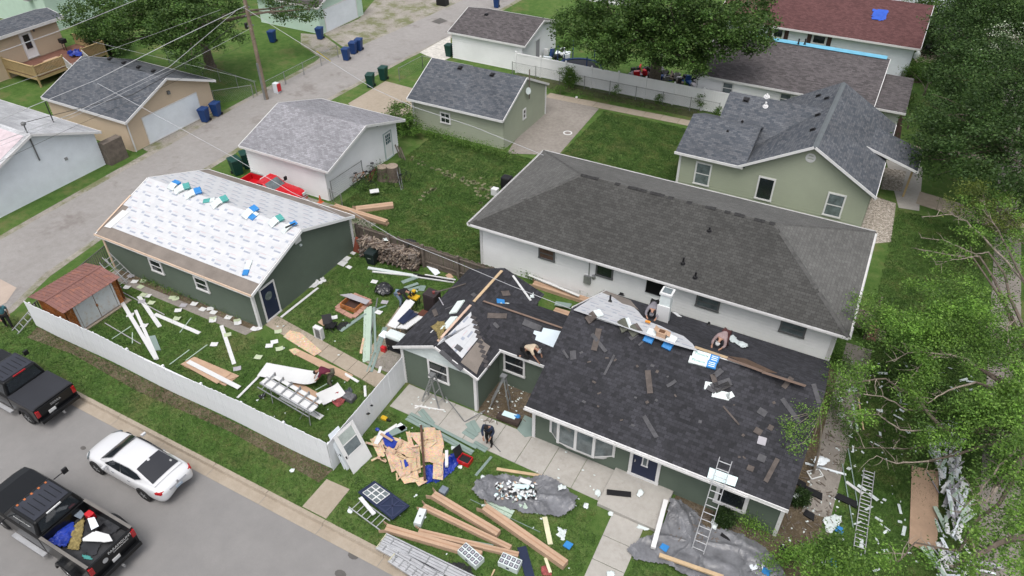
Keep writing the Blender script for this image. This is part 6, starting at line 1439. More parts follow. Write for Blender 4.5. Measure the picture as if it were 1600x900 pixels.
# work table with door slabs
wt = thing('work_table', 'white door slab on trestles used as a table beside the wing', 'work table', tuple(at(630, 490)))
def q3(z, *p): return [at(a, b, z) for a, b in p]
P = q3(.72, (605, 508), (637, 465), (648, 472), (618, 513)); MB().prism([p - V((0, 0, .05)) for p in P], P).build('slab', m_paper, wt)
P = q3(.66, (618, 512), (650, 492), (662, 495), (636, 514)); MB().prism([p - V((0, 0, .05)) for p in P], P).build('slab', m_paper, wt)
for a in ((612, 507), (641, 473), (625, 512), (655, 495)): q_ = at(*a, .66); MB().rod((q_.x, q_.y, 0), (q_.x, q_.y, .66), .03, k=6).build('leg', m_woodt, wt)
for k, pts in enumerate((((621, 502), (640, 483), (647, 487), (630, 507)), ((630, 507), (645, 488), (654, 491), (640, 500)))): flat('shutter', ['navy shutter lying on the left of the white slab table', 'narrower navy shutter lying on the right of the white slab table'][k], 'shutter', q3(.74, *pts), m_navy, .03, .0)
gr = thing('grill', 'gas grill with white lid and black body beside the wing', 'grill', tuple(at(620, 545)))
p = at(622, 548); MB().box(p.x - .5, p.x + .5, p.y - .3, p.y + .25, .45, .9).build('firebox', m_black, gr, bevel=.04); MB().box(p.x - .52, p.x + .5, p.y - .28, p.y + .27, .9, 1.15).build('lid', m_wrap, gr, bevel=.08)
for a in (-.45, .45):
    for b in (-.22, .2): MB().rod((p.x + a, p.y + b, 0), (p.x + a, p.y + b, .5), .03, k=6).build('leg', m_black, gr)
MB().box(p.x - .95, p.x - .5, p.y - .25, p.y + .2, .82, .86).build('side_shelf', m_wsid2, gr); MB().box(p.x - .5, p.x + .5, p.y - .25, p.y + .2, .12, .16).build('bottom_shelf', m_black, gr)
gc = at(600, 549); tag(MB().box(gc.x - .14, gc.x + .14, gc.y - .1, gc.y + .1, 0, .32).rod((gc.x + .05, gc.y, .3), (gc.x + .12, gc.y, .42), .03).build('fuel_can', m_red, bevel=.03), 'small red fuel can beside the grill', 'fuel can')
for px, py, w_, d_, h_, m_, lb in ((677, 487, .75, .65, 1.35, M('dark_smoker_paint', (.035, .026, .028), .6, .2), 'tall black smoker cabinet beside the wing roof'), (664, 503, .55, .5, .62, M('rusty_brown_steel', (.10, .035, .022), .7, .25), 'low brown steel firebox in front of the black smoker cabinet')):
    p = at(px, py); t_ = thing('smoker', lb, 'smoker', tuple(p))
    MB().box(p.x - w_ / 2, p.x + w_ / 2, p.y - d_ / 2, p.y + d_ / 2, .08, h_).build('cabinet', m_, t_, bevel=.02); MB().box(p.x - w_ / 2 + .06, p.x + w_ / 2 - .06, p.y - d_ / 2 - .02, p.y - d_ / 2, .15, h_ - .08).build('door', m_, t_)
    for a in (-1, 1): MB().box(p.x + a * w_ * .4 - .04, p.x + a * w_ * .4 + .04, p.y - d_ * .4, p.y - d_ * .3, 0, .08).build('foot', m_black, t_)
    if h_ > 1: MB().rod((p.x + .15, p.y, h_), (p.x + .15, p.y, h_ + .12), .08, k=10).build('flue', M('dull_red_cap', (.2, .05, .05)), t_)
# firewood, bin, wheelbarrow tray
fw = thing('firewood_stack', 'long stack of split firewood against the wood fence', 'firewood', tuple(at(605, 400)))
w0, w1 = at(563, 400), at(650, 425); m_ends = [M('split_wood_pale', (.27, .22, .175), .9, .3, 5, 20), M('split_wood_brown', (.115, .085, .068), .9, .3, 5, 20), M('split_wood_grey', (.20, .17, .15), .9, .3, 5, 20)]
for j, mt_ in enumerate(m_ends):
    mb = MB()
    for _ in range(330):
        s_ = rnd(); z = ru(.05, 1.15) * (1 - .1 * abs(s_ - .3)); p = w0.lerp(w1, s_) + V((0, ru(-.25, .25) + .25, z)); r_ = ru(.035, .075); dr_ = V((ru(-.35, .35), 1, ru(-.25, .25))).normalized() * ru(.14, .24)
        mb.rod(p - dr_, p + dr_, r_, r_ * .9, 5)
    for _ in range(60):
        s_ = rnd(); p = w0.lerp(w1, s_) + V((0, ru(-.1, .5), ru(1.05, 1.22))); dr_ = V((ru(-1, 1), ru(-1, 1), ru(-.2, .2))).normalized() * ru(.14, .24); mb.rod(p - dr_, p + dr_, ru(.03, .06), .04, 5)
    mb.build('firewood', mt_, fw)['kind'] = 'stuff'
lump('plastic_bag', 'white plastic bag on top of the firewood stack', 'plastic bag', [at(603, 376, 1.1) + V((math.cos(q) * .22, math.sin(q) * .2, 0)) for q in range(6)], m_wrap, .2, 1.12, .04, 3)
lump('black_bag', 'black bag behind the right end of the firewood stack', 'bag', [at(640, 380, 1.2) + V((math.cos(q) * .45, math.sin(q) * .3, 0)) for q in range(6)], m_black, .25, 1.2, .05, 3)
def cart_bin(label, px, py, mat, rot=0.0, h=1.05, s=1.0, lidopen=False, group=None, name='wheelie_bin'):
    p = at(px, py); t_ = thing(name, label, 'bin', tuple(p), rot, group); w_ = .29 * s
    mb = MB(); mb.prism([(-w_ * .75, -w_ * .8, .06), (w_ * .75, -w_ * .8, .06), (w_ * .75, w_ * .8, .06), (-w_ * .75, w_ * .8, .06)], [(-w_, -w_ * 1.15, h), (w_, -w_ * 1.15, h), (w_, w_ * 1.15, h), (-w_, w_ * 1.15, h)]); loc_build(t_, mb, 'body', mat, bevel=.02)
    mb = MB(); mb.prism([(-w_ * 1.08, -w_ * 1.25, h), (w_ * 1.08, -w_ * 1.25, h), (w_ * 1.08, w_ * 1.25, h), (-w_ * 1.08, w_ * 1.25, h)], [(-w_ * .9, -w_ * 1.1, h + .09), (w_ * .9, -w_ * 1.1, h + .09), (w_ * .95, w_ * 1.2, h + .06), (-w_ * .95, w_ * 1.2, h + .06)]); loc_build(t_, mb, 'lid', mat, bevel=.015)
    mb = MB(); mb.rod((-w_, w_ * 1.35, h - .02), (w_, w_ * 1.35, h - .02), .02, k=6); loc_build(t_, mb, 'handle', mat)
    for q in (-1, 1): mb = MB(); mb.lathe((q * w_ * .85, w_ * .9, .12), [(.04, -.03), (.12, -.03), (.12, .03), (.04, .03)], 12, (1, 0, 0)); loc_build(t_, mb, 'wheel', m_black)
    mb = MB(); mb.box(-.12, .12, -w_ * 1.02, -w_ * .98 + .02, h - .32, h - .18); loc_build(t_, mb, 'label_panel', m_paper)
    return t_
cart_bin('green cart left of the pair at the beige parking slab', 580, 136, m_bingreen, .35, 1.15, 1.15); cart_bin('green cart right of the pair at the beige parking slab', 600, 125, m_bingreen, .2, 1.15, 1.15)
for px, py, lb in ((542, 94, 'blue cart nearest the camera of the three beside the alley'), (553, 84, 'middle blue cart of the three beside the alley'), (562, 79, 'farthest blue cart of the three beside the alley'), (501, 61, 'lone blue cart at the mint garage corner'), (427, 66, 'blue cart half hidden by leaves beside the mint garage'), (322, 190, 'blue cart nearer the alley at the cream garage door'), (340, 181, 'blue cart against the cream garage corner'), (776, 12, 'blue cart at the top of the alley')):
    cart_bin(lb, px, py, m_binblue, .3, 1.1, 1.1)
cart_bin('dark green cart between the alley and the white garage, its lid toward the alley', 372, 272, m_bingreen, 1.2, 1.2, 1.3); cart_bin('dark green cart behind the red pickup tailgate', 388, 262, m_bingreen, 1.0, 1.2, 1.2)
cart_bin('dark bin beside the brown roofed garage wall', 702, 88, m_bingreen, .1, 1.1, 1.1); cart_bin('dark green rubbish can in front of the firewood stack', 583, 411, M('dark_bin_plastic', (.012, .022, .022), .5, .1), .1, .85, 1.1)
MB_ = MB(); p = at(560, 392); tag(MB_.prism([p + V((-.25, -.2, 0)), p + V((.25, -.2, 0)), p + V((.2, .2, 0)), p + V((-.2, .2, 0))], [p + V((-.12, .05, .95)), p + V((.05, .05, .95)), p + V((.04, .12, .95)), p + V((-.1, .12, .95))]).build('wheelbarrow_tray', M('rusty_red_steel', (.22, .06, .035), .8, .4, 3)), 'rusty red wheelbarrow tray standing on end beside the firewood', 'wheelbarrow tray')
dp = thing('downspout_pile', 'white downspout elbows hanging at the rear corner of the green garage', 'downspout', tuple(at(548, 375)))
MB().tube([at(540, 345, 1.9), at(545, 360, 1.3), at(551, 372, .8), at(548, 385, .2)], .06, 6).build('elbow', m_wrap, dp); MB().bar(at(541, 372, .3), at(556, 374, .3), .12, .08).build('offcut', m_wrap, dp)

# long cartons: proper boxes with flaps
def carton(label, a, b, w_, h_, z0=.0, group=None, flap=True):
    A_, B_ = at(*a, z0 + h_), at(*b, z0 + h_); A_.z = B_.z = z0; d_ = (B_ - A_).normalized(); c_ = V((-d_.y, d_.x, 0)); t_ = thing('long_carton', label, 'carton', tuple(A_), 0, group)
    MB().bar(A_, B_, w_, h_).build('carton_body', m_card, t_)
    MB().bar(A_ + V((0, 0, h_)), B_ + V((0, 0, h_)), .05, .004).build('tape', M('brown_tape', (.36, .22, .14), .4), t_)
    if flap:
        for s in (-1, 1): MB().bar(A_ - d_ * .003 + c_ * s * w_ / 2 + V((0, 0, .02)), A_ - d_ * .22 + c_ * s * (w_ / 2 + .08) + V((0, 0, .02)), .012, h_ * .9).build('flap', m_card, t_)
    return t_
carton('longest brown carton behind the others near the strand board pile', (677, 771), (779, 832), .30, .26); carton('brown carton with open flap beside the small white box', (662, 790), (798, 855), .22, .20); carton('brown carton starting at the ladder frame, nearest the kerb', (603, 823), (752, 866), .30, .22)
carton('thin brown carton crossing just behind the nearest one', (654, 829), (810, 866), .22, .16); carton('brown carton with printed side at the right, ending near the entry walk', (757, 791), (884, 880), .34, .28)
carton('brown carton on top of the wood fence corner pointing at the fence', (523, 320), (604, 345), .34, .22, .15); carton('brown carton lying across the grass behind the crossing carton', (556, 325), (614, 318), .5, .25); carton('third brown carton under the crossing cartons', (525, 326), (606, 349), .3, .15)
carton('long brown carton along the foot of the long white house', (834, 441), (924, 470), .42, .22); carton('brown carton half hidden behind the green house rear wall', (866, 483), (892, 491), .4, .2, 0, None, False)
board('white_board', 'white board leaning along the wall of the long white house', 'board', (826, 430), (905, 463), .14, m_paper, .05, .4)
flat('siding_offcut', 'sage siding piece on the grass behind the connecting roof', 'siding', pxs((868, 478), (893, 482), (890, 488), (866, 484)), m_sidsc, .05, .3)
# white window cartons
def box_thing(name, label, cat, px, py, w_, d_, h_, mat, rot=0.0, bev=.0, z=0.0):
    p = at(px, py, z); t_ = thing(name, label, cat, tuple(p), rot); mb = MB(); mb.box(-w_ / 2, w_ / 2, -d_ / 2, d_ / 2, 0, h_); loc_build(t_, mb, 'carton_body' if 'carton' in name else 'casing', mat, bevel=bev); return t_
for px, py, n_, lb, rt, w_ in ((736, 872, 5, 'white carton printed with dark squares across the end of the long cartons', -.25, 1.0), (797, 883, 4, 'white carton printed with dark squares beside the navy shutter', .05, .82)):
    t_ = box_thing('printed_carton', lb, 'carton', px, py, w_, .48, .28, m_wrap, rt)
    for i in range(n_):
        for j in range(2):
            x = -w_ / 2 + w_ * (i + .5) / n_; y = -.11 + j * .22; mb = MB(); mb.box(x - .075, x + .075, y - .08, y + .08, .28, .284); loc_build(t_, mb, 'printed_square', m_navy)
            mb = MB(); mb.box(x - .045, x + .045, y - .05, y + .05, .284, .287); loc_build(t_, mb, 'printed_square_centre', m_pgrey)
    mb = MB(); mb.box(-.06, .06, -.244, -.24, .08, .18); loc_build(t_, mb, 'side_mark', m_navy)
t_ = box_thing('plain_carton', 'plain white carton with one small dark mark beside the open flap carton', 'carton', 657, 812, .30, .72, .26, m_wrap, .25)
mb = MB(); mb.lathe((0, 0, .26), [(.05, 0), (.05, .004), (.03, .004)], 6); loc_build(t_, mb, 'mark', m_greyfr)
board('shutter', 'navy shutter lying on the lawn at the bottom edge', 'shutter', (815, 855), (829, 905), .36, m_navy, .04)
lump('black_mat', 'black mesh mat under the aluminium planks', 'mat', pxs((700, 878), (736, 884), (740, 900), (715, 900)), m_black, .08, 0, .06, 4)
lump('glove_heap', 'dark red gloves and cloth at the bottom edge', 'gloves', pxs((846, 885), (858, 882), (863, 900), (846, 900)), m_cloth, .14, 0, .04, 17)
board('cream_board', 'cream board standing out on the lawn right of the tarp', 'board', (851, 808), (860, 851), .2, M('cream_board', (.62, .60, .42), .7), .03); board('cream_board', 'short cream board under the gloves', 'board', (852, 872), (860, 895), .12, M('cream_board', (.62, .6, .4)), .03)
bw = at(693, 770); tag(MB().box(bw.x - .16, bw.x + .16, bw.y - .15, bw.y + .2, 0, .22).build('small_box', M('blue_grey_plastic', (.16, .19, .23)), bevel=.03), 'small blue grey box behind the longest carton', 'box')
board('stick', 'pale stick with bent end at the bottom edge beside the black mat', 'stick', (768, 900), (773, 890), .05, m_woodt, .03, .1)
# aluminium planks over the kerb
for a, b, w_, z_, lb in (((599, 842), (742, 912), .42, .12, 'aluminium scaffold plank farthest from the street'), ((592, 852), (690, 905), .36, .12, 'middle aluminium scaffold plank over the kerb'), ((612, 872), (664, 905), .40, .14, 'aluminium scaffold plank nearest the street')):
    A_, B_ = at(*a, z_), at(*b, z_); d_ = (B_ - A_).normalized(); c_ = V((-d_.y, d_.x, 0)); t_ = thing('scaffold_plank', lb, 'scaffold plank', tuple(A_))
    for s in (-1, 1): MB().bar(A_ + c_ * s * w_ / 2, B_ + c_ * s * w_ / 2, .045, .10).build('side_rail', m_alu, t_)
    for k in range(3): MB().bar(A_ + c_ * (k - 1) * w_ * .28 + V((0, 0, .02)), B_ + c_ * (k - 1) * w_ * .28 + V((0, 0, .02)), w_ * .24, .03).build('deck_strip', m_alu, t_)
    for k in range(5): q = A_.lerp(B_, (k + .5) / 5); MB().bar(q - c_ * w_ / 2, q + c_ * w_ / 2, .04, .09).build('cross_piece', m_galv, t_)
    MB().bar(A_, A_ + d_ * .02, w_, .1).build('end_cap', M('cream_board', (.6, .6, .4)), t_)
for px, py, lb in ((650, 892, 'black clamp box beside the aluminium planks on the kerb'), (643, 899, 'second black clamp box at the bottom edge')):
    p = at(px, py, -.1); tag(MB().box(p.x - .15, p.x + .15, p.y - .08, p.y + .08, p.z, p.z + .12).build('clamp_box', m_black, bevel=.01), lb, 'box')

# storm doors leaning at the fence corner
def leaning_door(label, foot0, foot1, h, lean, mat, glass=True, off=0.0):
    A_, B_ = at(*foot0), at(*foot1); d_ = (B_ - A_).normalized(); n_ = V((d_.y, -d_.x, 0)); up_ = (V((0, 0, 1)) * math.cos(lean) - n_ * math.sin(lean)).normalized(); nn = d_.cross(up_); A_ = A_ + n_ * off; B_ = B_ + n_ * off
    if nn.z < 0: nn = -nn
    t_ = thing('storm_door', label, 'door', tuple(A_)); W_ = (B_ - A_).length
    Q = lambda u, v, o: A_ + d_ * u + up_ * v + nn * o
    def sl(u0, u1, v0, v1, o0, o1, m_, nm): MB().prism([Q(u0, v0, o0), Q(u1, v0, o0), Q(u1, v1, o0), Q(u0, v1, o0)], [Q(u0, v0, o1), Q(u1, v0, o1), Q(u1, v1, o1), Q(u0, v1, o1)]).build(nm, m_, t_)
    sl(0, W_, 0, h, 0, .035, mat, 'door_panel')
    if glass:
        sl(W_ * .16, W_ * .84, h * .42, h * .67, .036, .042, m_glassg, 'pane'); sl(W_ * .16, W_ * .84, h * .70, h * .93, .036, .046, M('painted_reflection_glass', (.35, .40, .38), .1, .3), 'pane')  # upper pane has its pale reflection put into the base colour
        for v in (h * .40, h * .675, h * .94): sl(W_ * .12, W_ * .88, v, v + h * .025, .036, .05, m_white, 'window_rail')
        for u in (W_ * .12, W_ * .84): sl(u, u + W_ * .04, h * .40, h * .96, .036, .05, m_white, 'window_stile')
    sl(W_ * .04, W_ * .08, h * .40, h * .46, .04, .07, m_black, 'handle')
leaning_door('white glazed storm door leaning on the corner of the picket fence', (552, 741), (581, 713), 2.05, .42, m_paper); leaning_door('plain white door leaning behind the glazed storm door', (545, 737), (560, 722), 2.0, .36, m_wsid2, False, -.12); leaning_door('third white door at the very corner of the picket fence', (540, 735), (550, 726), 1.95, .30, m_wsid2, False, -.1)
# navy gate panel with white grid, on the ladder frame
gp = thing('garden_gate_panel', 'navy door panel with a white nine pane grid lying on the ladder frame', 'door panel', tuple(at(598, 785)))
P = q3(.32, (559, 769), (585, 751), (640, 790), (613, 812)); MB().prism([p - V((0, 0, .05)) for p in P], P).build('panel', m_navy, gp)
gq = [P[0], P[3], P[2], P[1]]
def bil(u, v): return (gq[0] * (1 - u) + gq[1] * u) * (1 - v) + (gq[3] * (1 - u) + gq[2] * u) * v
U0, U1, V0, V1 = .08, .50, .12, .90
MB().prism([bil(U0, V0) + V((0, 0, .002)), bil(U1, V0) + V((0, 0, .002)), bil(U1, V1) + V((0, 0, .002)), bil(U0, V1) + V((0, 0, .002))], [bil(U0, V0) + V((0, 0, .02)), bil(U1, V0) + V((0, 0, .02)), bil(U1, V1) + V((0, 0, .02)), bil(U0, V1) + V((0, 0, .02))]).build('grid_frame', m_paper, gp)
for i in range(3):
    for j in range(3):
        u0, u1 = U0 + (U1 - U0) * (i + .10) / 3, U0 + (U1 - U0) * (i + .90) / 3; v0, v1 = V0 + (V1 - V0) * (j + .10) / 3, V0 + (V1 - V0) * (j + .90) / 3
        MB().prism([bil(u0, v0) + V((0, 0, .02)), bil(u1, v0) + V((0, 0, .02)), bil(u1, v1) + V((0, 0, .02)), bil(u0, v1) + V((0, 0, .02))], [bil(u0, v0) + V((0, 0, .024)), bil(u1, v0) + V((0, 0, .024)), bil(u1, v1) + V((0, 0, .024)), bil(u0, v1) + V((0, 0, .024))]).build('pane', m_glassg, gp)
m_navy2 = M('navy_raised_moulding', (.026, .034, .075), .5, .1)
for (a, b) in (((.56, .1), (.96, .9)), ((.56, .9), (.96, .1)), ((.56, .08), (.96, .08)), ((.56, .92), (.96, .92)), ((.56, .08), (.56, .92)), ((.96, .08), (.96, .92)), ((.76, .1), (.76, .9))): MB().bar(bil(*a), bil(*b), .06, .02).build('moulding', m_navy2, gp)
board('white_board', 'white trim piece lying over the ladder frame', 'board', (563, 778), (585, 804), .16, m_paper, .04, .35)
# strand board pile
osb = [(((585, 690), (600, 676), (640, 692), (628, 716))), (((600, 702), (640, 690), (650, 720), (612, 738))), (((640, 676), (688, 672), (694, 700), (660, 706))), (((655, 690), (692, 690), (690, 726), (660, 722))), (((608, 722), (650, 712), (656, 752), (632, 756))), (((625, 700), (655, 696), (658, 738), (640, 744))), (((578, 686), (590, 680), (602, 712), (592, 716))), (((676, 716), (694, 714), (692, 750), (676, 748))), (((646, 748), (664, 744), (668, 752), (654, 760))), (((662, 668), (680, 668), (682, 690), (664, 692))), (((634, 674), (640, 673), (648, 700), (640, 704))), (((668, 700), (706, 712), (704, 718), (668, 710)))]
osl = ['at the left end', 'in the middle, largest', 'at the upper right', 'right of the rusty beam', 'at the lower left', 'beside the rusty beam', 'at the far left corner', 'at the lower right over the tarp', 'at the bottom tip', 'at the top right tip', 'narrow upright piece at the top', 'narrow piece pointing right']
for k, (pts, lb) in enumerate(zip(osb, osl)):
    P = pxs(*pts, z=.06 + .03 * (k % 5)); c_ = sum(P, V()) / len(P); Q = []
    for i in range(len(P)):
        a, b = P[i], P[(i + 1) % len(P)]; Q.append(a)
        for s_ in (.33, .66): q = a.lerp(b, s_); Q.append(q + (c_ - q) * ru(-.06, .12))
    mb = MB(); mb.prism([q - V((0, 0, .012)) for q in Q], Q); tag(mb.build('strand_board', m_osb), 'torn strand board %s of the blue tarp pile' % lb, 'strand board')
for k in range(26):
    p = at(ru(590, 690), ru(684, 745), .2); an = ru(0, 6.3); tag(MB().bar(p, p + V((math.cos(an), math.sin(an), 0)) * ru(.25, .8), ru(.04, .12), .015).build('wood_splinter', random.choice((m_woodt, m_osb, m_card))), 'splintered wood strip on the strand board pile', 'wood strip', 'splintered strips on the strand board pile')
tag(MB().bar(at(658, 666, .25), at(664, 751, .25), .10, .09).build('rusty_beam', M('dark_rust_beam', (.09, .05, .035), .9, .4, 3)), 'dark rusty beam lying across the strand board pile', 'beam')
lump('tarp', 'blue tarp showing under the lower right of the strand board pile', 'tarp', pxs((664, 730), (680, 724), (700, 722), (712, 728), (700, 744), (686, 754), (664, 756)), m_tarpb, .16, 0, .06, 31)
lump('tarp', 'blue tarp patch at the upper left of the strand board pile', 'tarp', pxs((598, 682), (606, 677), (620, 692), (616, 703), (600, 698)), m_tarpb, .22, .06, .05, 32)
lump('tarp', 'small blue tarp patch inside the strand board pile', 'tarp', pxs((626, 724), (634, 722), (639, 732), (630, 737)), m_tarpb, .08, .16, .04, 34)
lump('tarp', 'crumpled blue tarp ridge right of the strand board pile', 'tarp', pxs((704, 712), (716, 712), (718, 724), (708, 738), (695, 748), (692, 738)), m_tarpb, .38, 0, .05, 33)
flat('sheet', 'white sheet at the left corner of the strand board pile', 'sheet', pxs((583, 700), (594, 676), (604, 680), (591, 698)), m_paper, .015, .16); board('pipe', 'white plastic pipe lying on the right of the strand board pile', 'pipe', (698, 706), (698, 730), .14, m_paper, .12, .2)
tb = thing('toolbox', 'open red toolbox with black lid at the front walk', 'toolbox', tuple(at(728, 722)))
p = at(727, 722); MB().box(p.x - .28, p.x + .28, p.y - .22, p.y + .22, 0, .05).build('base', m_red, tb)
for s in (-1, 1): MB().box(p.x + s * .27 - .015, p.x + s * .27 + .015, p.y - .22, p.y + .22, .05, .26).build('side', m_red, tb); MB().box(p.x - .255, p.x + .255, p.y + s * .21 - .012, p.y + s * .21 + .012, .05, .26).build('side', m_red, tb)
MB().box(p.x - .24, p.x + .24, p.y - .19, p.y + .19, .05, .18).build('contents', m_black, tb); MB().bar(p + V((-.3, .0, .26)), p + V((-.52, .12, .62)), .5, .03, (1, 0, .5)).build('lid', m_black, tb)
for px, py, lb in ((708, 702, 'white tub lid beside the open red toolbox'), (719, 731, 'white crumb next to the blue tarp ridge'), (755, 746, 'small cream scrap in front of the dark tarp'), (457, 737, 'white paper on the verge left of the kerb walk'), (547, 800, 'white scrap by the ladder frame')):
    p = at(px, py); tag(MB().blob((p.x, p.y, .06), (.13, .11, .06), 0, 1, .6, px).build('scrap', m_wrap), lb, 'scrap')
dy = at(602, 656); dt = thing('power_tool', 'yellow cordless tool on the grass by the return fence', 'power tool', tuple(dy)); MB().box(dy.x - .2, dy.x + .1, dy.y - .1, dy.y + .1, .02, .16).build('housing', M('tool_yellow', (.6, .38, .02), .5), dt, bevel=.03); MB().box(dy.x + .1, dy.x + .3, dy.y - .04, dy.y + .04, .04, .12).build('grip', m_black, dt)
for a, b, w_, lb, mt_ in (((595, 681), (621, 664), .16, 'white window sill board near the strand board pile', m_paper), ((606, 680), (634, 668), .34, 'grey green window panel near the strand board pile', m_sidsc), ((622, 664), (632, 672), .3, 'pale blue pane piece at the end of the white sill board', m_wsid2)): board('window_part', lb, 'window part', a, b, w_, mt_, .04, .05)
bx_ = at(590, 672); tag(MB().blob((bx_.x, bx_.y, .05), (.12, .1, .06), 0, 1, .4, 1).build('rag', m_tarpb), 'small blue rag beside the return fence', 'rag')
tag(MB().bar(at(776, 733, .03), at(846, 744, .03), .14, .04).build('lumber', m_woodt), 'raw timber board lying behind the dark tarp', 'lumber')
db = thing('gutter_box', 'long dark box piece with blue and pale plastic behind the navy clad worker', 'box', tuple(at(795, 655))); MB().bar(at(778, 650, .2), at(812, 662, .2), .34, .16).build('box_body', M('dark_brown_board', (.05, .035, .03)), db); MB().bar(at(786, 645, .36), at(806, 652, .36), .30, .02).build('plastic_cover', m_foam, db); MB().blob(at(808, 652, .3), (.2, .15, .12), 0, 2, .5).build('blue_bundle', m_blue, db)
flat('siding_offcut', 'sage siding offcuts leaning at the green house corner post', 'siding', pxs((808, 672), (820, 650), (832, 655), (832, 682), (820, 684)), m_sidsc, .04, .02)
# tarps
C1 = at(800, 776)
def rim_h(pts, hh):
    P = pxs(*pts); c_ = sum(P, V()) / len(P)
    def f(x, y):
        d_ = V((x, y, 0)) - c_; a_ = math.atan2(d_.y, d_.x) * 6 + 2.5 * noise.noise(V((x * .8, y * .8, 1)))
        return hh * max(0, min(1, d_.length / 1.25 - .35)) + .10 * max(0, math.sin(a_)) ** 4 * min(1, d_.length) + .09 * max(0, math.sin(x * 2.1 + y * 3.4 + 3 * noise.noise(V((x * .6, y * .6, 7))))) ** 5
    return f
tp1 = [(738, 770), (746, 755), (764, 747), (790, 744), (822, 748), (850, 745), (868, 752), (890, 772), (902, 780), (896, 800), (872, 811), (845, 806), (815, 802), (780, 792), (750, 784)]
lump('tarp', 'dark grey tarp catching roofing rubbish in front of the walk', 'tarp', pxs(*tp1), m_tarpg, .12, 0, .055, 41, hfun=rim_h(tp1, .12))
tp2 = [(1046, 786), (1062, 784), (1082, 797), (1096, 812), (1098, 824), (1120, 828), (1150, 834), (1190, 856), (1215, 880), (1230, 905), (1100, 905), (1064, 900), (1040, 884), (1010, 880), (992, 876), (978, 860), (1000, 845), (1022, 838), (1040, 812)]
lump('tarp', 'large grey tarp spread under the long ladder', 'tarp', pxs(*tp2), m_tarpg, .16, 0, .06, 47, freq=1.5, hfun=rim_h(tp2, .05))
mr = [(m_paper, 46), (m_black, 30), (m_foam, 14), (m_card, 14), (m_wsid2, 16)]
for m_, n_ in mr:
    mb = MB()
    for _ in range(n_):
        p = at(ru(772, 838), ru(755, 782), .12); mb.blob(p + V((0, 0, ru(0, .12))), (ru(.03, .10), ru(.03, .1), ru(.02, .06)), 0, 1, .9, rnd() * 50)
    tag(mb.build('roofing_rubbish', m_), 'bits of torn roofing rubbish on the dark grey tarp', 'rubbish', None, 'stuff')
board('foam_board', 'white foam strip among the rubbish on the dark grey tarp', 'foam', (812, 750), (829, 756), .22, m_paper, .05, .25); board('foam_board', 'pale blue foam strip among the rubbish on the dark grey tarp', 'foam', (804, 760), (826, 762), .2, m_foam, .05, .22)
board('lumber', 'two pale timbers under the edge of the large grey tarp', 'lumber', (1030, 868), (1130, 903), .16, m_woodt, .08, .24)
pc = MB().bar(at(1040, 784, .3), at(1020, 858, .15), .19, .17); tag(pc.build('porch_column', m_white, bevel=.01), 'white porch column lying from the step onto the grey tarp', 'column')
board('black_board', 'black shingle strip lying on the porch step', 'shingle strip', (948, 769), (986, 773), .26, m_black, .03, .24)
wraps = [((992, 766), (1009, 778), 'crumpled pale plastic on the porch step', .22), ((929, 764), (940, 779), 'pale plastic with blue at the left corner of the porch step', .02), ((949, 799), (959, 808), 'small plastic ball at the top of the entry walk', .03), ((990, 817), (1030, 830), 'large pale plastic sheet right of the entry walk', .02), ((910, 785), (921, 797), 'white plastic tuft on the lawn left of the porch step', .02), ((868, 822), (888, 846), 'white torn bag on the lawn left of the entry walk', .02), ((945, 890), (963, 905), 'pale green plastic at the bottom of the entry walk', .04), ((1110, 806), (1122, 832), 'pale plastic round the small evergreen', .05), ((1168, 872), (1196, 898), 'pale green plastic wrap at the bottom edge of the grey tarp', .05), ((1280, 800), (1318, 835), 'white and blue bundle wrap on the lawn right of the house', .02), ((1280, 860), (1306, 890), 'curved white and blue wrap nearest the bottom right', .02), ((1267, 712), (1298, 730), 'pale grey plastic at the roof corner under the tree', .5), ((1306, 620), (1318, 632), 'white scrap on the side lawn by the roof edge', .02), ((1308, 643), (1323, 656), 'second white scrap on the side lawn, lower', .02), ((868, 758), (886, 768), 'blue and white plastic at the right end of the dark tarp', .25), ((1322, 604), (1342, 616), 'blue and white wrap under the branches beside the side path', .02), ((1236, 768), (1258, 784), 'blue plastic on the evergreen at the house corner', .5), ((1345, 560), (1350, 565), 'tiny white scrap in the undergrowth', .1)]
for k, (a, b, lb, z_) in enumerate(wraps):
    x0, y0, x1, y1 = *a, *b; pts = [(x0 + (x1 - x0) * (.5 + .5 * math.cos(q) * ru(.55, 1)), y0 + (y1 - y0) * (.5 + .5 * math.sin(q) * ru(.55, 1))) for q in [i * 2 * PI / 11 for i in range(11)]]
    lump('plastic_wrap', lb, 'plastic wrap', pxs(*pts, z=z_), m_wrap if 'grey' not in lb else m_wsid2, .14, z_, .035, 60 + k, freq=4)
for px, py, lb in ((887, 853, 'blue wrap end beside the torn white bag'), (1311, 829, 'blue end of the wrap on the lawn right of the house'), (1302, 881, 'blue end of the curved wrap'), (1196, 895, 'blue piece at the bottom edge of the grey tarp'), (1024, 822, 'blue scrap against the lying porch column'), (1037, 857, 'pale blue square on the large grey tarp')):
    p = at(px, py, .05); flat('blue_wrap', lb, 'wrap', [p + V((-.16, -.12, 0)), p + V((.14, -.16, 0)), p + V((.18, .14, 0)), p + V((-.12, .16, 0))], m_blue, .05, .03)
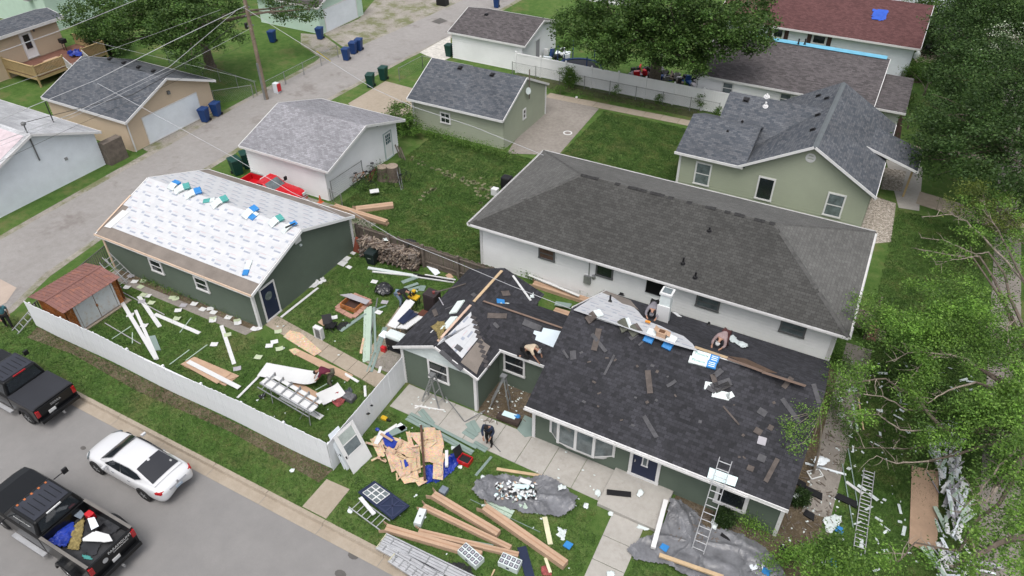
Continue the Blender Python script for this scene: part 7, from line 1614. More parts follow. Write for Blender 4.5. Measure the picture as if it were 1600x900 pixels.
# small litter (too many and too small to pick out singly)
mb = MB()
for (x0, x1, y0, y1, n_) in ((640, 745, 605, 650, 26), (750, 830, 600, 660, 46), (400, 560, 500, 660, 26), (1220, 1320, 700, 880, 70), (1300, 1480, 560, 880, 60), (820, 1010, 700, 800, 20), (600, 900, 760, 890, 18), (560, 700, 660, 720, 16)):
    for _ in range(n_): p = at(ru(x0, x1), ru(y0, y1), .04); mb.blob(p, (ru(.02, .07), ru(.02, .07), .02), 0, 1, .8, rnd() * 90)
for _ in range(80): p = at(random.choice((ru(1325, 1420), ru(1470, 1520))), ru(560, 890), .05); an = ru(0, 6.3); mb.bar(p, p + V((math.cos(an), math.sin(an), ru(0, .2))) * ru(.08, .5), ru(.04, .16), .012, (ru(-.5, .5), ru(-.5, .5), 1))
tag(mb.build('litter', m_wrap), 'small white chips and scraps scattered round the house', 'litter', None, 'stuff')
mb = MB()
for (x0, x1, y0, y1, n_) in ((1220, 1310, 640, 890, 260), (750, 835, 600, 660, 120), (1050, 1230, 790, 850, 160), (1300, 1420, 560, 700, 100)):
    for _ in range(n_): p = at(ru(x0, x1), ru(y0, y1), .04); an = ru(0, 6.3); mb.bar(p, p + V((math.cos(an), math.sin(an), ru(-.02, .1))) * ru(.06, .3), ru(.01, .05), .02)
tag(mb.build('yard_debris', m_woodg), 'twigs and chips in the planting beds round the house', 'debris', None, 'stuff')
# right side: big cardboard, white siding heap
flat('cardboard', 'big flat corrugated cardboard on the lawn under the nearest tree', 'cardboard', pxs((1424, 729), (1466, 738), (1464, 858), (1450, 866), (1420, 850)), m_card, .02, .04)
hp = thing('siding_heap', 'long heap of torn white siding beside the big cardboard', 'siding heap', tuple(at(1495, 750)))
for i, (x0, x1, y0, y1, n_) in enumerate(((1458, 1488, 690, 712, 16), (1490, 1502, 645, 700, 12), (1468, 1500, 720, 760, 22), (1466, 1506, 762, 840, 44), (1458, 1520, 868, 900, 22))):
    for _ in range(n_):
        p = at(ru(x0, x1), ru(y0, y1), ru(.1, .55)); an = ru(1.0, 2.1) if i != 4 else ru(0, 3); MB().bar(p, p + V((math.cos(an), math.sin(an), ru(-.15, .15))) * ru(.4, 1.3), ru(.05, .2), .02, (ru(-.4, .4), ru(-.4, .4), 1)).build('siding_piece', random.choice((m_paper, m_paper, m_wsid2, m_pgrey, m_sidlt)), hp)
for a, b, w_, m_, lb in (((1322, 753), (1348, 772), .14, m_paper, 'white board end against the long lying ladder'), ((1332, 632), (1340, 675), .10, m_sidlt, 'pale bent trim on the side lawn'), ((1341, 622), (1349, 672), .07, m_woodt, 'thin raw batten on the side lawn'), ((1258, 724), (1322, 742), .10, m_wsid2, 'pale strip lying from the roof corner to the lawn'), ((1316, 725), (1333, 825), .04, m_sidsc, 'long thin sage strip left of the lying ladder'), ((1325, 700), (1340, 790), .04, m_sidsc, 'second thin sage strip left of the lying ladder')): board('trim_piece', lb, 'trim', a, b, w_, m_, .03, .04)
sf_ = thing('screen_frame', 'small white square frame on the ground right of the roof corner', 'frame', tuple(at(1273, 741)))
P = pxs((1261, 737), (1279, 733), (1286, 744), (1268, 749), z=.06)
for i in range(4): MB().bar(P[i], P[(i + 1) % 4], .05, .03).build('frame_side', m_paper, sf_)
for px, py, lb, w_ in ((1322, 782, 'dark roll with red end on the side lawn', .45), (1270, 770, 'black shingle scrap in the bed right of the house', .4), (1252, 757, 'small black shingle scrap near the roof corner', .2), (1264, 805, 'black shingle scrap lower in the right bed', .22), (1228, 862, 'dark shingle scrap at the bottom of the right bed', .3), (1136, 838, 'black crate under the long ladder', .25)):
    p = at(px, py, .05); flat('shingle_scrap', lb, 'shingle scrap', [p + V((-w_, -.1, 0)), p + V((w_, -.22, 0)), p + V((w_ * .9, .12, 0)), p + V((-w_ * .8, .2, 0))], m_black, .06, .0)
# wooden side steps of the long white house
wd = thing('wooden_landing', 'grey wooden landing with brick red step at the side of the white house', 'landing', (2.3, 34.6, 0))
for k in range(9): MB().box(1.7 + k * .115, 1.805 + k * .115, 33.7, 35.3, .62, .66).build('deck_board', m_woodg, wd)
for x in (1.75, 2.65):
    for y in (33.75, 35.2): MB().box(x - .05, x + .05, y - .05, y + .05, 0, .62).build('post', m_woodg, wd)
MB().box(2.75, 3.2, 33.75, 35.1, 0, .34).build('brick_step', m_brick, wd); MB().box(3.2, 3.6, 33.9, 34.8, 0, .12).build('stone_step', m_concb, wd); MB().rod((2.7, 35.4, 0), (2.9, 35.5, 1.6), .07, k=8).build('newel_post', m_woodg, wd)
# ------------------------------------------------------------ things on the roofs
def frame_on(pl, a, b, off=0.0):
    A_, B_ = pl.at(*a, off), pl.at(*b, off); u = (B_ - A_).normalized(); return A_, B_, u, pl.n.cross(u), pl.n
def strip_on(label, pl, a, b, w_, mat, t=.018, off=.012, name='shingle_strip', cat='shingle strip', curl=0.0, group=None):
    A_, B_, u, v, n = frame_on(pl, a, b, off); L_ = (B_ - A_).length; mb = MB(); k = 5
    for i in range(k):
        s0, s1 = L_ * i / k, L_ * (i + 1) / k; z0, z1 = curl * (2 * i / k - 1) ** 2, curl * (2 * (i + 1) / k - 1) ** 2
        P = [A_ + u * s0 - v * w_ / 2 + n * z0, A_ + u * s1 - v * w_ / 2 + n * z1, A_ + u * s1 + v * w_ / 2 + n * z1, A_ + u * s0 + v * w_ / 2 + n * z0]
        mb.prism(P, [p + n * t for p in P])
    return tag(mb.build(name, mat), label, cat, group)
m_st = M('old_brown_shingle', (.10, .085, .078), .95, .3, 4, 30); m_st2 = M('old_grey_shingle', (.085, .085, .092), .95, .3, 4, 30)
strips = [(MF, (936, 514), (928, 548), .26, m_st, 'upright brown shingle strip left on the dark slope, crossed by another'), (MF, (925, 522), (947, 550), .16, m_st2, 'grey shingle strip lying under the upright brown one'), (MF, (960, 555), (944, 586), .10, m_st2, 'narrow grey strip right of the crossed strips'), (MF, (1012, 579), (1016, 615), .24, m_st, 'upright brown double strip in the middle of the dark slope'), (MF, (1006, 650), (1026, 684), .18, m_st2, 'grey strip near the eave above the bay window'), (MF, (1130, 635), (1155, 664), .07, m_st, 'thin brown strip on the lower right of the dark slope'), (MF, (895, 548), (896, 562), .26, m_st2, 'square grey shingle piece near the left rake'), (MF, (880, 548), (888, 560), .10, m_st2, 'thin shingle sliver beside the square piece near the left rake'), (MF, (1056, 595), (1042, 604), .14, m_st2, 'small grey strip in the centre right of the dark slope'), (MF, (1222, 623), (1249, 660), .18, m_st2, 'long grey strip pointing at the overhanging leaves'), (MF, (1188, 648), (1194, 640), .35, m_st2, 'square grey shingle left of the long grey strip'), (MF, (1182, 678), (1187, 670), .3, m_st, 'brown shingle square above the two pale ones at the right'), (MF, (1189, 695), (1192, 683), .32, m_pgrey, 'palest grey shingle square at the right of the slope'), (MF, (1202, 672), (1206, 665), .2, m_st, 'small reddish shingle piece beside the leaves'), (MF, (1215, 717), (1196, 753), .17, m_st, 'brown strip pair near the lower right eave'), (MF, (1188, 721), (1192, 711), .30, m_st2, 'grey square left of the brown strip pair'), (MF, (1171, 736), (1174, 728), .25, m_st, 'small tan square near the ladder top'), (MF, (1237, 590), (1224, 606), .20, m_st, 'curved brown strip at the right end of the ridge'), (MF, (1271, 600), (1280, 630), .18, m_st2, 'grey strip curling over the right rake'), (MF, (984, 530), (996, 522), .2, m_st2, 'grey scrap left of the blue-ended bundles'), (MF, (998, 540), (1010, 528), .08, m_st2, 'thin scrap just left of the blue-ended bundles'),
          (WLs, (680, 457), (728, 444), .12, m_st, 'long brown strip across the wing roof upper left'), (WLs, (678, 484), (682, 494), .22, m_st, 'short brown piece on the wing roof above the foam boards'), (WLs, (696, 483), (712, 477), .10, m_st2, 'thin grey strip left of the foam boards'), (WLs, (738, 459), (743, 463), .2, m_st2, 'small square at the wing ridge'), (WRs, (784, 459), (796, 458), .30, m_st, 'brown square on the right slope of the wing'), (CF, (762, 493), (792, 494), .26, m_st, 'wide brown strip on the connecting roof'), (CF, (772, 505), (779, 512), .16, m_st2, 'small grey strip under the wide brown one'), (CF, (818, 503), (845, 514), .30, m_st2, 'grey shingle stack near the white membrane patch'), (WRs, (688, 549), (722, 578), .0 + .24, m_st2, 'grey strip along the wing gable edge'), (WRs, (714, 547), (719, 541), .34, m_st2, 'dark square shingle lying on the exposed underlayment')]
for pl, a, b, w_, m_, lb in strips: strip_on(lb, pl, a, b, w_, m_, curl=ru(0, .03))
for k in range(46):
    px, py = ru(905, 1235), ru(540, 720)
    if py < 530 + (px - 905) * .32 or py > 640 + (px - 840) * .37 - 14: continue
    strip_on('small torn shingle chip on the charcoal front slope', MF, (px, py), (px + ru(2, 6), py + ru(-3, 4)), ru(.05, .14), random.choice((m_st, m_st2)), .01, .01, 'shingle_chip', 'shingle chip', 0, 'torn chips on the charcoal front slope')
def bundle(label, pl, a, b, w_=.34, h_=.11, wrap=None, end=m_blue, endf=.34, bend=0.0, txt='Pinnacle', brown=None, flip=False):
    A_, B_, u, v, n = frame_on(pl, a, b, .01); L_ = (B_ - A_).length; t_ = thing('shingle_bundle', label, 'shingle bundle', tuple(A_)); wrap = wrap or m_wrap
    K = 8
    def sec(s, o):
        z = bend * (1 - (2 * s - 1) ** 2) - (bend * .5 if bend else 0)
        e = max(0, z)
        return [A_ + u * L_ * s + v * q * w_ / 2 + n * (e + o_) for q, o_ in ((-1, o), (-1, o + h_ * .8), (-.8, o + h_), (.8, o + h_), (1, o + h_ * .8), (1, o))]
    def part(s0, s1, mat, nm, o=0.0):
        mb = MB(); k_ = max(1, int(K * (s1 - s0) + .5)); R_ = [sec(s0 + (s1 - s0) * i / k_, o) for i in range(k_ + 1)]
        i0 = len(mb.v)
        for r_ in R_: mb.v += [tuple(p) for p in r_]
        for i in range(k_):
            for q in range(6): x = i0 + i * 6 + q; y = i0 + i * 6 + (q + 1) % 6; mb.f.append((x, y, y + 6, x + 6)); mb.m.append(0)
        mb.f.append(tuple(i0 + q for q in reversed(range(6)))); mb.f.append(tuple(i0 + k_ * 6 + q for q in range(6))); mb.m += [0, 0]
        mb.build(nm, mat, t_)
    part(0, 1 - endf - .0, brown or wrap, 'bundle_wrap'); part(1 - endf, 1, end, 'bundle_end')
    if not brown: part(.2, .2 + .001 + .5 * (1 - endf), wrap, 'wrap_band', .003)
    if txt and not bend:
        c_ = A_ + u * L_ * (1 - endf) * .52 + n * (h_ + .006); text_obj(t_, txt, c_ - A_, u if not flip else -u, v if not flip else -v, .17, m_teal, 'printed_word')
        for q in range(3): MB().bar(A_ + u * L_ * (1 - endf + .06) + v * (q - 1) * w_ * .25 + n * (h_ + .001), A_ + u * L_ * .95 + v * (q - 1) * w_ * .25 + n * (h_ + .001), .03, .003, n).build('printed_line', m_wsid2, t_)
    return t_
bundle('upper of the two flat bundles side by side below the pink shirted worker', MF, (1083, 552), (1123, 564), .33, .13, flip=False)
bundle('lower of the two flat bundles side by side below the pink shirted worker', MF, (1077, 562), (1119, 573), .33, .13)
bundle('blue-ended bundle left of the open carton at the ridge', MF, (1021, 516), (1011, 536), .42, .12, endf=.55, txt=None); bundle('blue-ended bundle right of the open carton at the ridge', MF, (1052, 526), (1040, 546), .42, .12, endf=.55, txt=None)
bundle('brown opened bundle draped over the left end of the ridge', MF, (917, 502), (940, 488), .38, .10, end=m_wrap, endf=.4, bend=.25, brown=m_st, txt=None); bundle('mossy grey opened bundle draped over the ridge', MF, (968, 512), (986, 506), .6, .10, end=m_wrap, endf=.3, bend=.2, brown=M('mossy_shingle', (.10, .105, .085), .95), txt=None)
bundle('darker half of the opened bundle on the ridge', MF, (984, 521), (1000, 512), .5, .08, end=m_st, endf=.3, bend=.15, brown=M('mossy_shingle', (.10, .1, .08)), txt=None)
p = MF.at(1034, 522, .1); oc = thing('open_carton', 'open brown nail carton between the two blue-ended bundles', 'carton', tuple(p)); MB().box(p.x - .2, p.x + .2, p.y - .16, p.y + .16, p.z - .12, p.z + .16).build('carton_body', m_card, oc)
MB().box(p.x - .13, p.x + .13, p.y - .1, p.y + .1, p.z + .16, p.z + .165).build('opening', M('brown_inner_shade', (.12, .06, .03)), oc); MB().bar(p + V((-.2, 0, .15)), p + V((-.34, 0, .26)), .3, .01, (.6, 0, .8)).build('flap', m_card, oc); MB().bar(p + V((.2, 0, .15)), p + V((.36, .02, .1)), .3, .01).build('flap', m_card, oc)  # dark plate on the solid carton paints the shade inside it
dsp = thing('shingle_heap', 'heap of dark torn shingles on a white wrapper below the bundles', 'shingle heap', tuple(MF.at(1130, 605)))
for a, b, w_, m_ in (((1113, 585), (1120, 606), .2, m_st), ((1112, 606), (1142, 596), .34, m_st2), ((1117, 610), (1140, 600), .26, m_black), ((1116, 588), (1128, 578), .22, m_st2), ((1105, 605), (1118, 612), .2, m_st2)):
    A_, B_, u, v, n = frame_on(MF, a, b, .06); MB().bar(A_, B_, w_, .03, n).build('torn_shingle', m_, dsp)
for a, b, w_ in (((1101, 602), (1112, 604), .35), ((1113, 614), (1140, 620), .34), ((1138, 614), (1143, 622), .3)): A_, B_, u, v, n = frame_on(MF, a, b, .012); MB().bar(A_, B_, w_, .02, n).build('wrapper', m_wrap, dsp)
def lump_on(label, pl, pts, mat, hgt, seed, res=.04, name='plastic_wrap', cat='plastic wrap', off=.02, freq=4):
    P = [pl.at(a, b) for a, b in pts]; o = lump(name, label, cat, [(p.x, p.y, 0) for p in P], mat, hgt, 0, res, seed, None, lambda x, y: pl.p.z - (pl.n.x * (x - pl.p.x) + pl.n.y * (y - pl.p.y)) / pl.n.z + off, freq); return o
lump_on('crumpled white plastic with blue tip behind the pink shirted worker', MR, [(1138, 527), (1146, 524), (1152, 532), (1166, 538), (1169, 543), (1160, 545), (1148, 537), (1140, 535)], m_wrap, .12, 71)
lump_on('twisted white wrapper lying on the rear connecting roof', WRs, [(776, 478), (784, 474), (794, 475), (806, 480), (822, 482), (823, 486), (808, 484), (790, 482), (776, 481)], m_wrap, .10, 72)
strip_on('blue wrapper end on the rear connecting roof', WRs, (776, 471), (788, 473), .3, m_blue, .05, .02, 'wrapper', 'wrapper')
lump_on('dry twigs and straw lying on the left slope of the wing roof', WLs, [(673, 512), (684, 504), (694, 503), (698, 514), (690, 526), (686, 534), (682, 520)], M('straw_scraps', (.25, .2, .08)), .12, 73, .03, 'twig_heap', 'twigs', .02, 9)
for a, b, w_, lb in (((721, 471), (708, 490), .42, 'upper pale foam board on the wing roof'), ((710, 496), (694, 515), .42, 'lower pale foam board on the wing roof')): strip_on(lb, WLs, a, b, w_, M('pale_green_white_foam', (.64, .72, .69), .6, .04), .06, .02, 'foam_board', 'foam board')
strip_on('white board lying diagonally on the far right slope of the wing', WRs, (801, 431), (829, 470), .11, m_paper, .04, .03, 'white_board', 'board'); lump_on('white plastic scrap at the end of the diagonal white board', WRs, [(828, 462), (834, 459), (835, 466), (829, 467)], m_wrap, .1, 74, .03)
strip_on('short white strip near the twigs on the wing roof', WLs, (673, 520), (677, 516), .06, m_paper, .02, .02, 'white_strip', 'strip'); strip_on('thin pale strip on the upper wing roof', WLs, (686, 465), (693, 477), .05, m_pgrey, .02, .02, 'white_strip', 'strip')
strip_on('white metal flashing offcut behind the chimney', MR, (1053, 488), (1062, 495), .22, m_paper, .02, .02, 'flashing', 'flashing');
vent_pipe(MHt, MR, 953, 472, .05, .42);
for px, py in ((971, 461),): vent_box(MHt, MR, px, py, .2)
vent_pipe(MHt, MR, 1107, 508, .05, .18)
# foam panel under the ladder on the front eave
flat('foam_sheet', 'pale blue foam panel under the ladder at the roof eave', 'foam panel', [MF.at(a, b, .02) for a, b in ((1109, 731), (1153, 747), (1148, 761), (1105, 747))], M('pale_blue_white_foam', (.60, .74, .76), .5, .04), .05, .02, MF.n)
# bundles on the green garage ridge
GF, GB = GGp
for a, b, lb, e_, bd in (((266, 297), (279, 284), 'bundle farthest left on the ridge of the white underlayment', m_blue, .14), ((274, 301), (297, 290), 'second bundle from the left on the white underlayment', m_teal, .14), ((290, 309), (315, 297), 'third bundle from the left on the white underlayment', m_blue, .14), ((332, 324), (356, 309), 'fourth bundle from the left, with a green end sticking out', m_teal, .16), ((381, 341), (402, 324), 'bundle left of the tilted blue one right of the middle', m_blue, .12), ((422, 353), (442, 339), 'seventh bundle along the ridge, pale and half wrapped', m_teal, .14)):
    bundle(lb, GF, a, b, .52, .12, end=e_, endf=.38, bend=bd, txt=None)
bundle('green-ended flat bundle tucked against the fourth one', GF, (336, 312), (318, 315), .3, .06, end=m_teal, endf=.6, txt=None); bundle('tilted blue bundle lying below the others right of the middle', GF, (402, 333), (391, 343), .4, .1, endf=.7, txt=None)
bundle('single bundle near the eave at the right end of the garage roof', GF, (391, 408), (383, 431), .32, .10, endf=.36, txt=None)
bundle('last empty wrapper bundle near the gable end of the garage', GF, (441, 364), (463, 347), .34, .06, end=m_blue, endf=.35, bend=.2, txt=None)
strip_on('dark roofing scrap on the last wrapper bundle', GF, (446, 356), (462, 349), .06, m_black, .05, .2, 'roofing_scrap', 'scrap')
# blue tarp on the red roof
lump_on('small blue tarp patch fixed on the dull red roof', RRp[0], [(1363, 15), (1388, 17), (1382, 31), (1376, 34), (1362, 30)], M('bright_blue_tarp', (.03, .10, .50), .5, .2), .16, 77, .12, 'tarp', 'tarp', .04, 1.2)

# ------------------------------------------------------------ people
m_skin = M('skin', (.34, .19, .13), .6, .08); m_hair = M('dark_hair', (.015, .011, .009), .8, .2)
def skinmesh(name, mat, t, chains, root):
    vs_, es, rs = [], [], []; key = {}
    def vid(p, r):
        k = tuple(round(c, 4) for c in p)
        if k not in key: key[k] = len(vs_); vs_.append(k); rs.append(r)
        return key[k]
    for ch in chains:
        prev = None
        for (p, r) in ch:
            i = vid(p, r)
            if prev is not None and prev != i: es.append((prev, i))
            prev = i
    me = bpy.data.meshes.new(name); me.from_pydata(vs_, es, []); o = bpy.data.objects.new('tmp', me); C.objects.link(o)
    me.skin_vertices.new() if hasattr(me.skin_vertices, 'new') and not me.skin_vertices else None
    md = o.modifiers.new('s', 'SKIN'); md.use_smooth_shade = True
    if not me.skin_vertices: bpy.context.view_layer.objects.active = o; bpy.ops.object.mode_set(mode='EDIT'); bpy.ops.object.mode_set(mode='OBJECT')
    sv = me.skin_vertices[0].data
    for i, r in enumerate(rs): sv[i].radius = r if isinstance(r, tuple) else (r, r); sv[i].use_root = (i == key[tuple(round(c, 4) for c in root)])
    sb = o.modifiers.new('d', 'SUBSURF'); sb.levels = 1; sb.render_levels = 1
    bpy.context.view_layer.update(); dg = bpy.context.evaluated_depsgraph_get(); m2 = bpy.data.meshes.new_from_object(o.evaluated_get(dg)); bpy.data.objects.remove(o); m2.name = name; m2.materials.clear(); m2.materials.append(mat)
    ob = bpy.data.objects.new(name, m2); C.objects.link(ob); ob.parent = t; WM[ob.name] = wmat(t).copy(); return ob
def person(label, loc, rot, pose, shirt, trousers, cap=None, bare=False, sleeve=.55, hands=None, hat='cap', pl=None):
    t = thing('person', label, 'person', loc, rot)
    ca, sa = math.cos(rot), math.sin(rot)
    def gz(x, y):
        if pl is None: return 0.0
        X_, Y_ = loc[0] + ca * x - sa * y, loc[1] + sa * x + ca * y
        return pl.p.z - (pl.n.x * (X_ - pl.p.x) + pl.n.y * (Y_ - pl.p.y)) / pl.n.z - loc[2]
    J = {k: V(v) for k, v in pose.items()}
    for s in 'LR':
        for k in ('ank', 'toe'): J[k + s].z += gz(J[k + s].x, J[k + s].y)
        if J['kne' + s].z < .2: J['kne' + s].z += gz(J['kne' + s].x, J['kne' + s].y)
        if J['han' + s].z < .2: J['han' + s].z += gz(J['han' + s].x, J['han' + s].y)
    body = []
    body.append([(tuple(J['pel']), .13), (tuple(J['pel'].lerp(J['che'], .5)), .125), (tuple(J['che']), .14), (tuple(J['nec']), .055), (tuple(J['nec'].lerp(J['hea'], .5)), .06), (tuple(J['hea']), (.078, .095)), (tuple(J['hea'] + (J['hea'] - J['nec']).normalized() * .10), .065)])
    fwd = (J['hea'] - J['nec']).normalized(); fc = V((0, 1, 0)); fc = (fc - fwd * fc.dot(fwd)); fc = fc.normalized() if fc.length > .2 else V((0, 0, -1))
    for s, q in (('L', -1), ('R', 1)):
        body.append([(tuple(J['pel']), .13), (tuple(J['hip' + s]), .095), (tuple(J['hip' + s].lerp(J['kne' + s], .5)), .08), (tuple(J['kne' + s]), .058), (tuple(J['kne' + s].lerp(J['ank' + s], .4)), .055), (tuple(J['ank' + s]), .038), (tuple(J['toe' + s]), .035)])
        h = J['han' + s]; e = J['elb' + s]; dr_ = (h - e).normalized(); sd_ = dr_.cross(V((0, 0, 1))); sd_ = sd_.normalized() if sd_.length > .1 else V((1, 0, 0))
        palm = h + dr_ * .06
        body.append([(tuple(J['che']), .14), (tuple(J['sho' + s]), .065), (tuple(J['sho' + s].lerp(e, .5)), .05), (tuple(e), .041), (tuple(e.lerp(h, .5)), .037), (tuple(h), .026), (tuple(palm), (.034, .020))])
        for k, ln in enumerate((.070, .082, .076, .058)):
            o_ = sd_ * (k - 1.5) * .019; cz = V((0, 0, -.012)); f1 = palm + dr_ * .03 + o_; f2 = f1 + dr_ * ln * .55 + cz; f3 = f2 + dr_ * ln * .4 + cz * 2.2
            body.append([(tuple(palm), (.034, .020)), (tuple(f1), .0095), (tuple(f2), .009), (tuple(f3), .008)])
        th = h + dr_ * .03 + sd_ * q * .035; body.append([(tuple(palm), (.034, .020)), (tuple(th), .012), (tuple(th + dr_ * .045 + sd_ * q * .012), .010)])
    skinmesh('body', m_skin, t, body, tuple(J['pel']))
    c1 = [[(tuple(J['pel'].lerp(J['che'], .02) ), .155), (tuple(J['pel'].lerp(J['che'], .5)), .155), (tuple(J['che']), .165), (tuple(J['che'].lerp(J['nec'], .7)), .09)]]
    for s in 'LR': c1.append([(tuple(J['che']), .165), (tuple(J['sho' + s]), .085), (tuple(J['sho' + s].lerp(J['elb' + s], min(1, sleeve * 1.6))), .068)] + ([(tuple(J['elb' + s].lerp(J['han' + s], .85)), .05)] if sleeve > .6 else []))
    skinmesh('shirt', shirt, t, c1, tuple(J['che']))
    c2 = []
    for s in 'LR': c2.append([(tuple(J['pel']), .15), (tuple(J['hip' + s]), .115), (tuple(J['hip' + s].lerp(J['kne' + s], .5)), .10), (tuple(J['kne' + s]), .078), (tuple(J['kne' + s].lerp(J['ank' + s], .5)), .072), (tuple(J['kne' + s].lerp(J['ank' + s], .92)), .062)])
    skinmesh('trousers', trousers, t, c2, tuple(J['pel']))
    for s in 'LR': skinmesh('boot', m_black if not bare else m_st, t, [[(tuple(J['ank' + s] + V((0, -.04, 0))), .05), (tuple(J['ank' + s]), .052), (tuple(J['toe' + s]), (.05, .04))]], tuple(J['ank' + s]))
    top = J['hea'] + fwd * .05
    mb = MB(); mb.smooth = True; mb.lathe(tuple(top - fwd * .05), [(.100, 0), (.104, .05), (.092, .10), (.05, .14), (.01, .15)], 14, tuple(fwd)); o = loc_build(t, mb, 'cap' if cap else 'hair', cap or m_hair)
    if cap: mb = MB(); mb.bar(tuple(top + fc * .08 - fwd * .02), tuple(top + fc * .19 - fwd * .03), .15, .012, tuple(fwd)); loc_build(t, mb, 'peak', cap, o)
    # face
    for q in (-1, 1):
        side = fwd.cross(fc) * q
        mb = MB(); mb.blob(tuple(J['hea'] + fc * .088 + side * .033 + fwd * .01), (.011, .011, .011), 0, 1, 0); loc_build(t, mb, 'eye', m_black)
        mb = MB(); mb.blob(tuple(J['hea'] + side * .088), (.018, .022, .03), 0, 1, 0); loc_build(t, mb, 'ear', m_skin)
    mb = MB(); mb.blob(tuple(J['hea'] + fc * .108 - fwd * .02), (.014, .02, .022), 0, 1, 0); loc_build(t, mb, 'nose', m_skin)
    mb = MB(); fr = fwd.cross(fc); mb.bar(tuple(J['hea'] + fc * .094 - fwd * .055 - fr * .022), tuple(J['hea'] + fc * .094 - fwd * .055 + fr * .022), .008, .006, tuple(fc)); loc_build(t, mb, 'mouth', M('lip', (.25, .08, .07)))
    return t
BEND = dict(pel=(0, -.18, .90), che=(0, .22, 1.10), nec=(0, .38, 1.10), hea=(0, .52, 1.03), shoL=(-.19, .27, 1.10), shoR=(.19, .27, 1.10), elbL=(-.25, .42, .83), elbR=(.24, .45, .85), hanL=(-.16, .58, .62), hanR=(.15, .62, .64), hipL=(-.10, -.18, .87), hipR=(.10, -.18, .87), kneL=(-.13, .0, .48), kneR=(.14, .04, .48), ankL=(-.14, -.10, .08), ankR=(.15, -.02, .08), toeL=(-.16, .10, .04), toeR=(.17, .18, .04))
LOW = dict(pel=(0, -.28, .62), che=(0, .16, .66), nec=(0, .33, .62), hea=(0, .47, .54), shoL=(-.20, .20, .66), shoR=(.20, .20, .66), elbL=(-.28, .36, .42), elbR=(.28, .38, .42), hanL=(-.22, .55, .12), hanR=(.20, .58, .12), hipL=(-.10, -.28, .60), hipR=(.10, -.28, .60), kneL=(-.20, .05, .42), kneR=(.20, .02, .40), ankL=(-.19, -.22, .09), ankR=(.20, -.30, .09), toeL=(-.21, -.03, .05), toeR=(.23, -.1, .05))
KNEEL = dict(pel=(0, -.22, .42), che=(0, .18, .60), nec=(0, .34, .60), hea=(0, .48, .52), shoL=(-.20, .22, .60), shoR=(.20, .22, .60), elbL=(-.27, .38, .38), elbR=(.27, .40, .36), hanL=(-.16, .54, .10), hanR=(.20, .60, .10), hipL=(-.10, -.22, .40), hipR=(.10, -.22, .40), kneL=(-.18, .12, .09), kneR=(.18, .10, .09), ankL=(-.16, -.34, .09), ankR=(.17, -.36, .09), toeL=(-.16, -.50, .05), toeR=(.17, -.52, .05))
WALK = dict(pel=(0, 0, .94), che=(0, .05, 1.34), nec=(0, .07, 1.50), hea=(0, .12, 1.64), shoL=(-.20, .05, 1.40), shoR=(.20, .05, 1.40), elbL=(-.27, -.08, 1.12), elbR=(.27, .16, 1.12), hanL=(-.24, .02, .88), hanR=(.22, .36, .98), hipL=(-.10, 0, .90), hipR=(.10, 0, .90), kneL=(-.11, .17, .50), kneR=(.11, -.04, .48), ankL=(-.11, .20, .08), ankR=(.11, -.28, .10), toeL=(-.12, .36, .04), toeR=(.12, -.14, .04))
STOOP = dict(WALK, che=(0, .16, 1.30), nec=(0, .26, 1.44), hea=(0, .36, 1.54), shoL=(-.2, .16, 1.34), shoR=(.2, .16, 1.34), elbL=(-.26, .14, 1.06), elbR=(.26, .2, 1.05), hanL=(-.16, .32, .86), hanR=(.16, .36, .84), kneR=(.11, .06, .48), ankR=(.12, -.12, .09), toeR=(.13, .05, .04), kneL=(-.11, .12, .48), ankL=(-.12, .05, .08), toeL=(-.13, .22, .04))
def cloth_m(n, c): return M(n, c, .9, .22, 6, 24)
def face_to(a, b): d_ = b - a; return math.atan2(d_.y, d_.x) - PI / 2
p = at(516, 603); person('person in a maroon shirt bending over beside the long white metal sheet', tuple(p), face_to(at(525, 590), at(500, 592)), BEND, cloth_m('maroon_cloth', (.11, .015, .035)), cloth_m('olive_camo_cloth', (.09, .085, .06)))
p = at(628, 478); person('person in black top and light jeans bent over the yellow saw', tuple(p), face_to(at(620, 470), at(645, 474)), BEND, cloth_m('black_cloth', (.012, .012, .013)), cloth_m('light_denim', (.16, .22, .29)), sleeve=.8)
p = at(765, 694); person('person in navy clothes walking along the front walk with siding pieces', tuple(p), face_to(at(770, 670), at(758, 700)), STOOP, cloth_m('navy_cloth', (.020, .030, .060)), cloth_m('black_cloth', (.012, .012, .013)), sleeve=.8)
p = at(16, 512); person('person in a teal shirt and dark cap walking on the verge at the left edge', tuple(p), face_to(at(10, 500), at(20, 520)), WALK, cloth_m('teal_cloth', (.07, .20, .24)), cloth_m('black_cloth', (.012, .012, .013)), cap=cloth_m('grey_cap', (.13, .16, .22)))
p = CF.at(826, 556); person('person in a cream shirt with red print crouching at the connecting roof eave', tuple(p), face_to(CF.at(818, 550), CF.at(850, 560)), KNEEL, cloth_m('cream_cloth', (.48, .40, .30)), cloth_m('black_cloth', (.012, .012, .013)), cap=cloth_m('light_grey_cap', (.42, .42, .42)), pl=CF)
p = MR.at(1019, 494); person('person in a grey shirt bending down between the underlayment and the white chimney', tuple(p), face_to(MR.at(1028, 485), MR.at(1020, 503)), LOW, cloth_m('grey_cloth', (.20, .19, .215)), cloth_m('black_cloth', (.012, .012, .013)), cap=cloth_m('dark_grey_cap', (.17, .17, .19)), sleeve=.8, pl=MR)
p = MR.at(1127, 541); person('person in a faded pink patterned shirt and white cap crouching over the ridge', tuple(p), face_to(MR.at(1136, 536), MR.at(1108, 548)), LOW, cloth_m('faded_pink_cloth', (.27, .20, .20)), cloth_m('dark_red_brown_cloth', (.07, .025, .025)), cap=cloth_m('white_cap', (.62, .62, .62)), sleeve=.8, pl=MR)
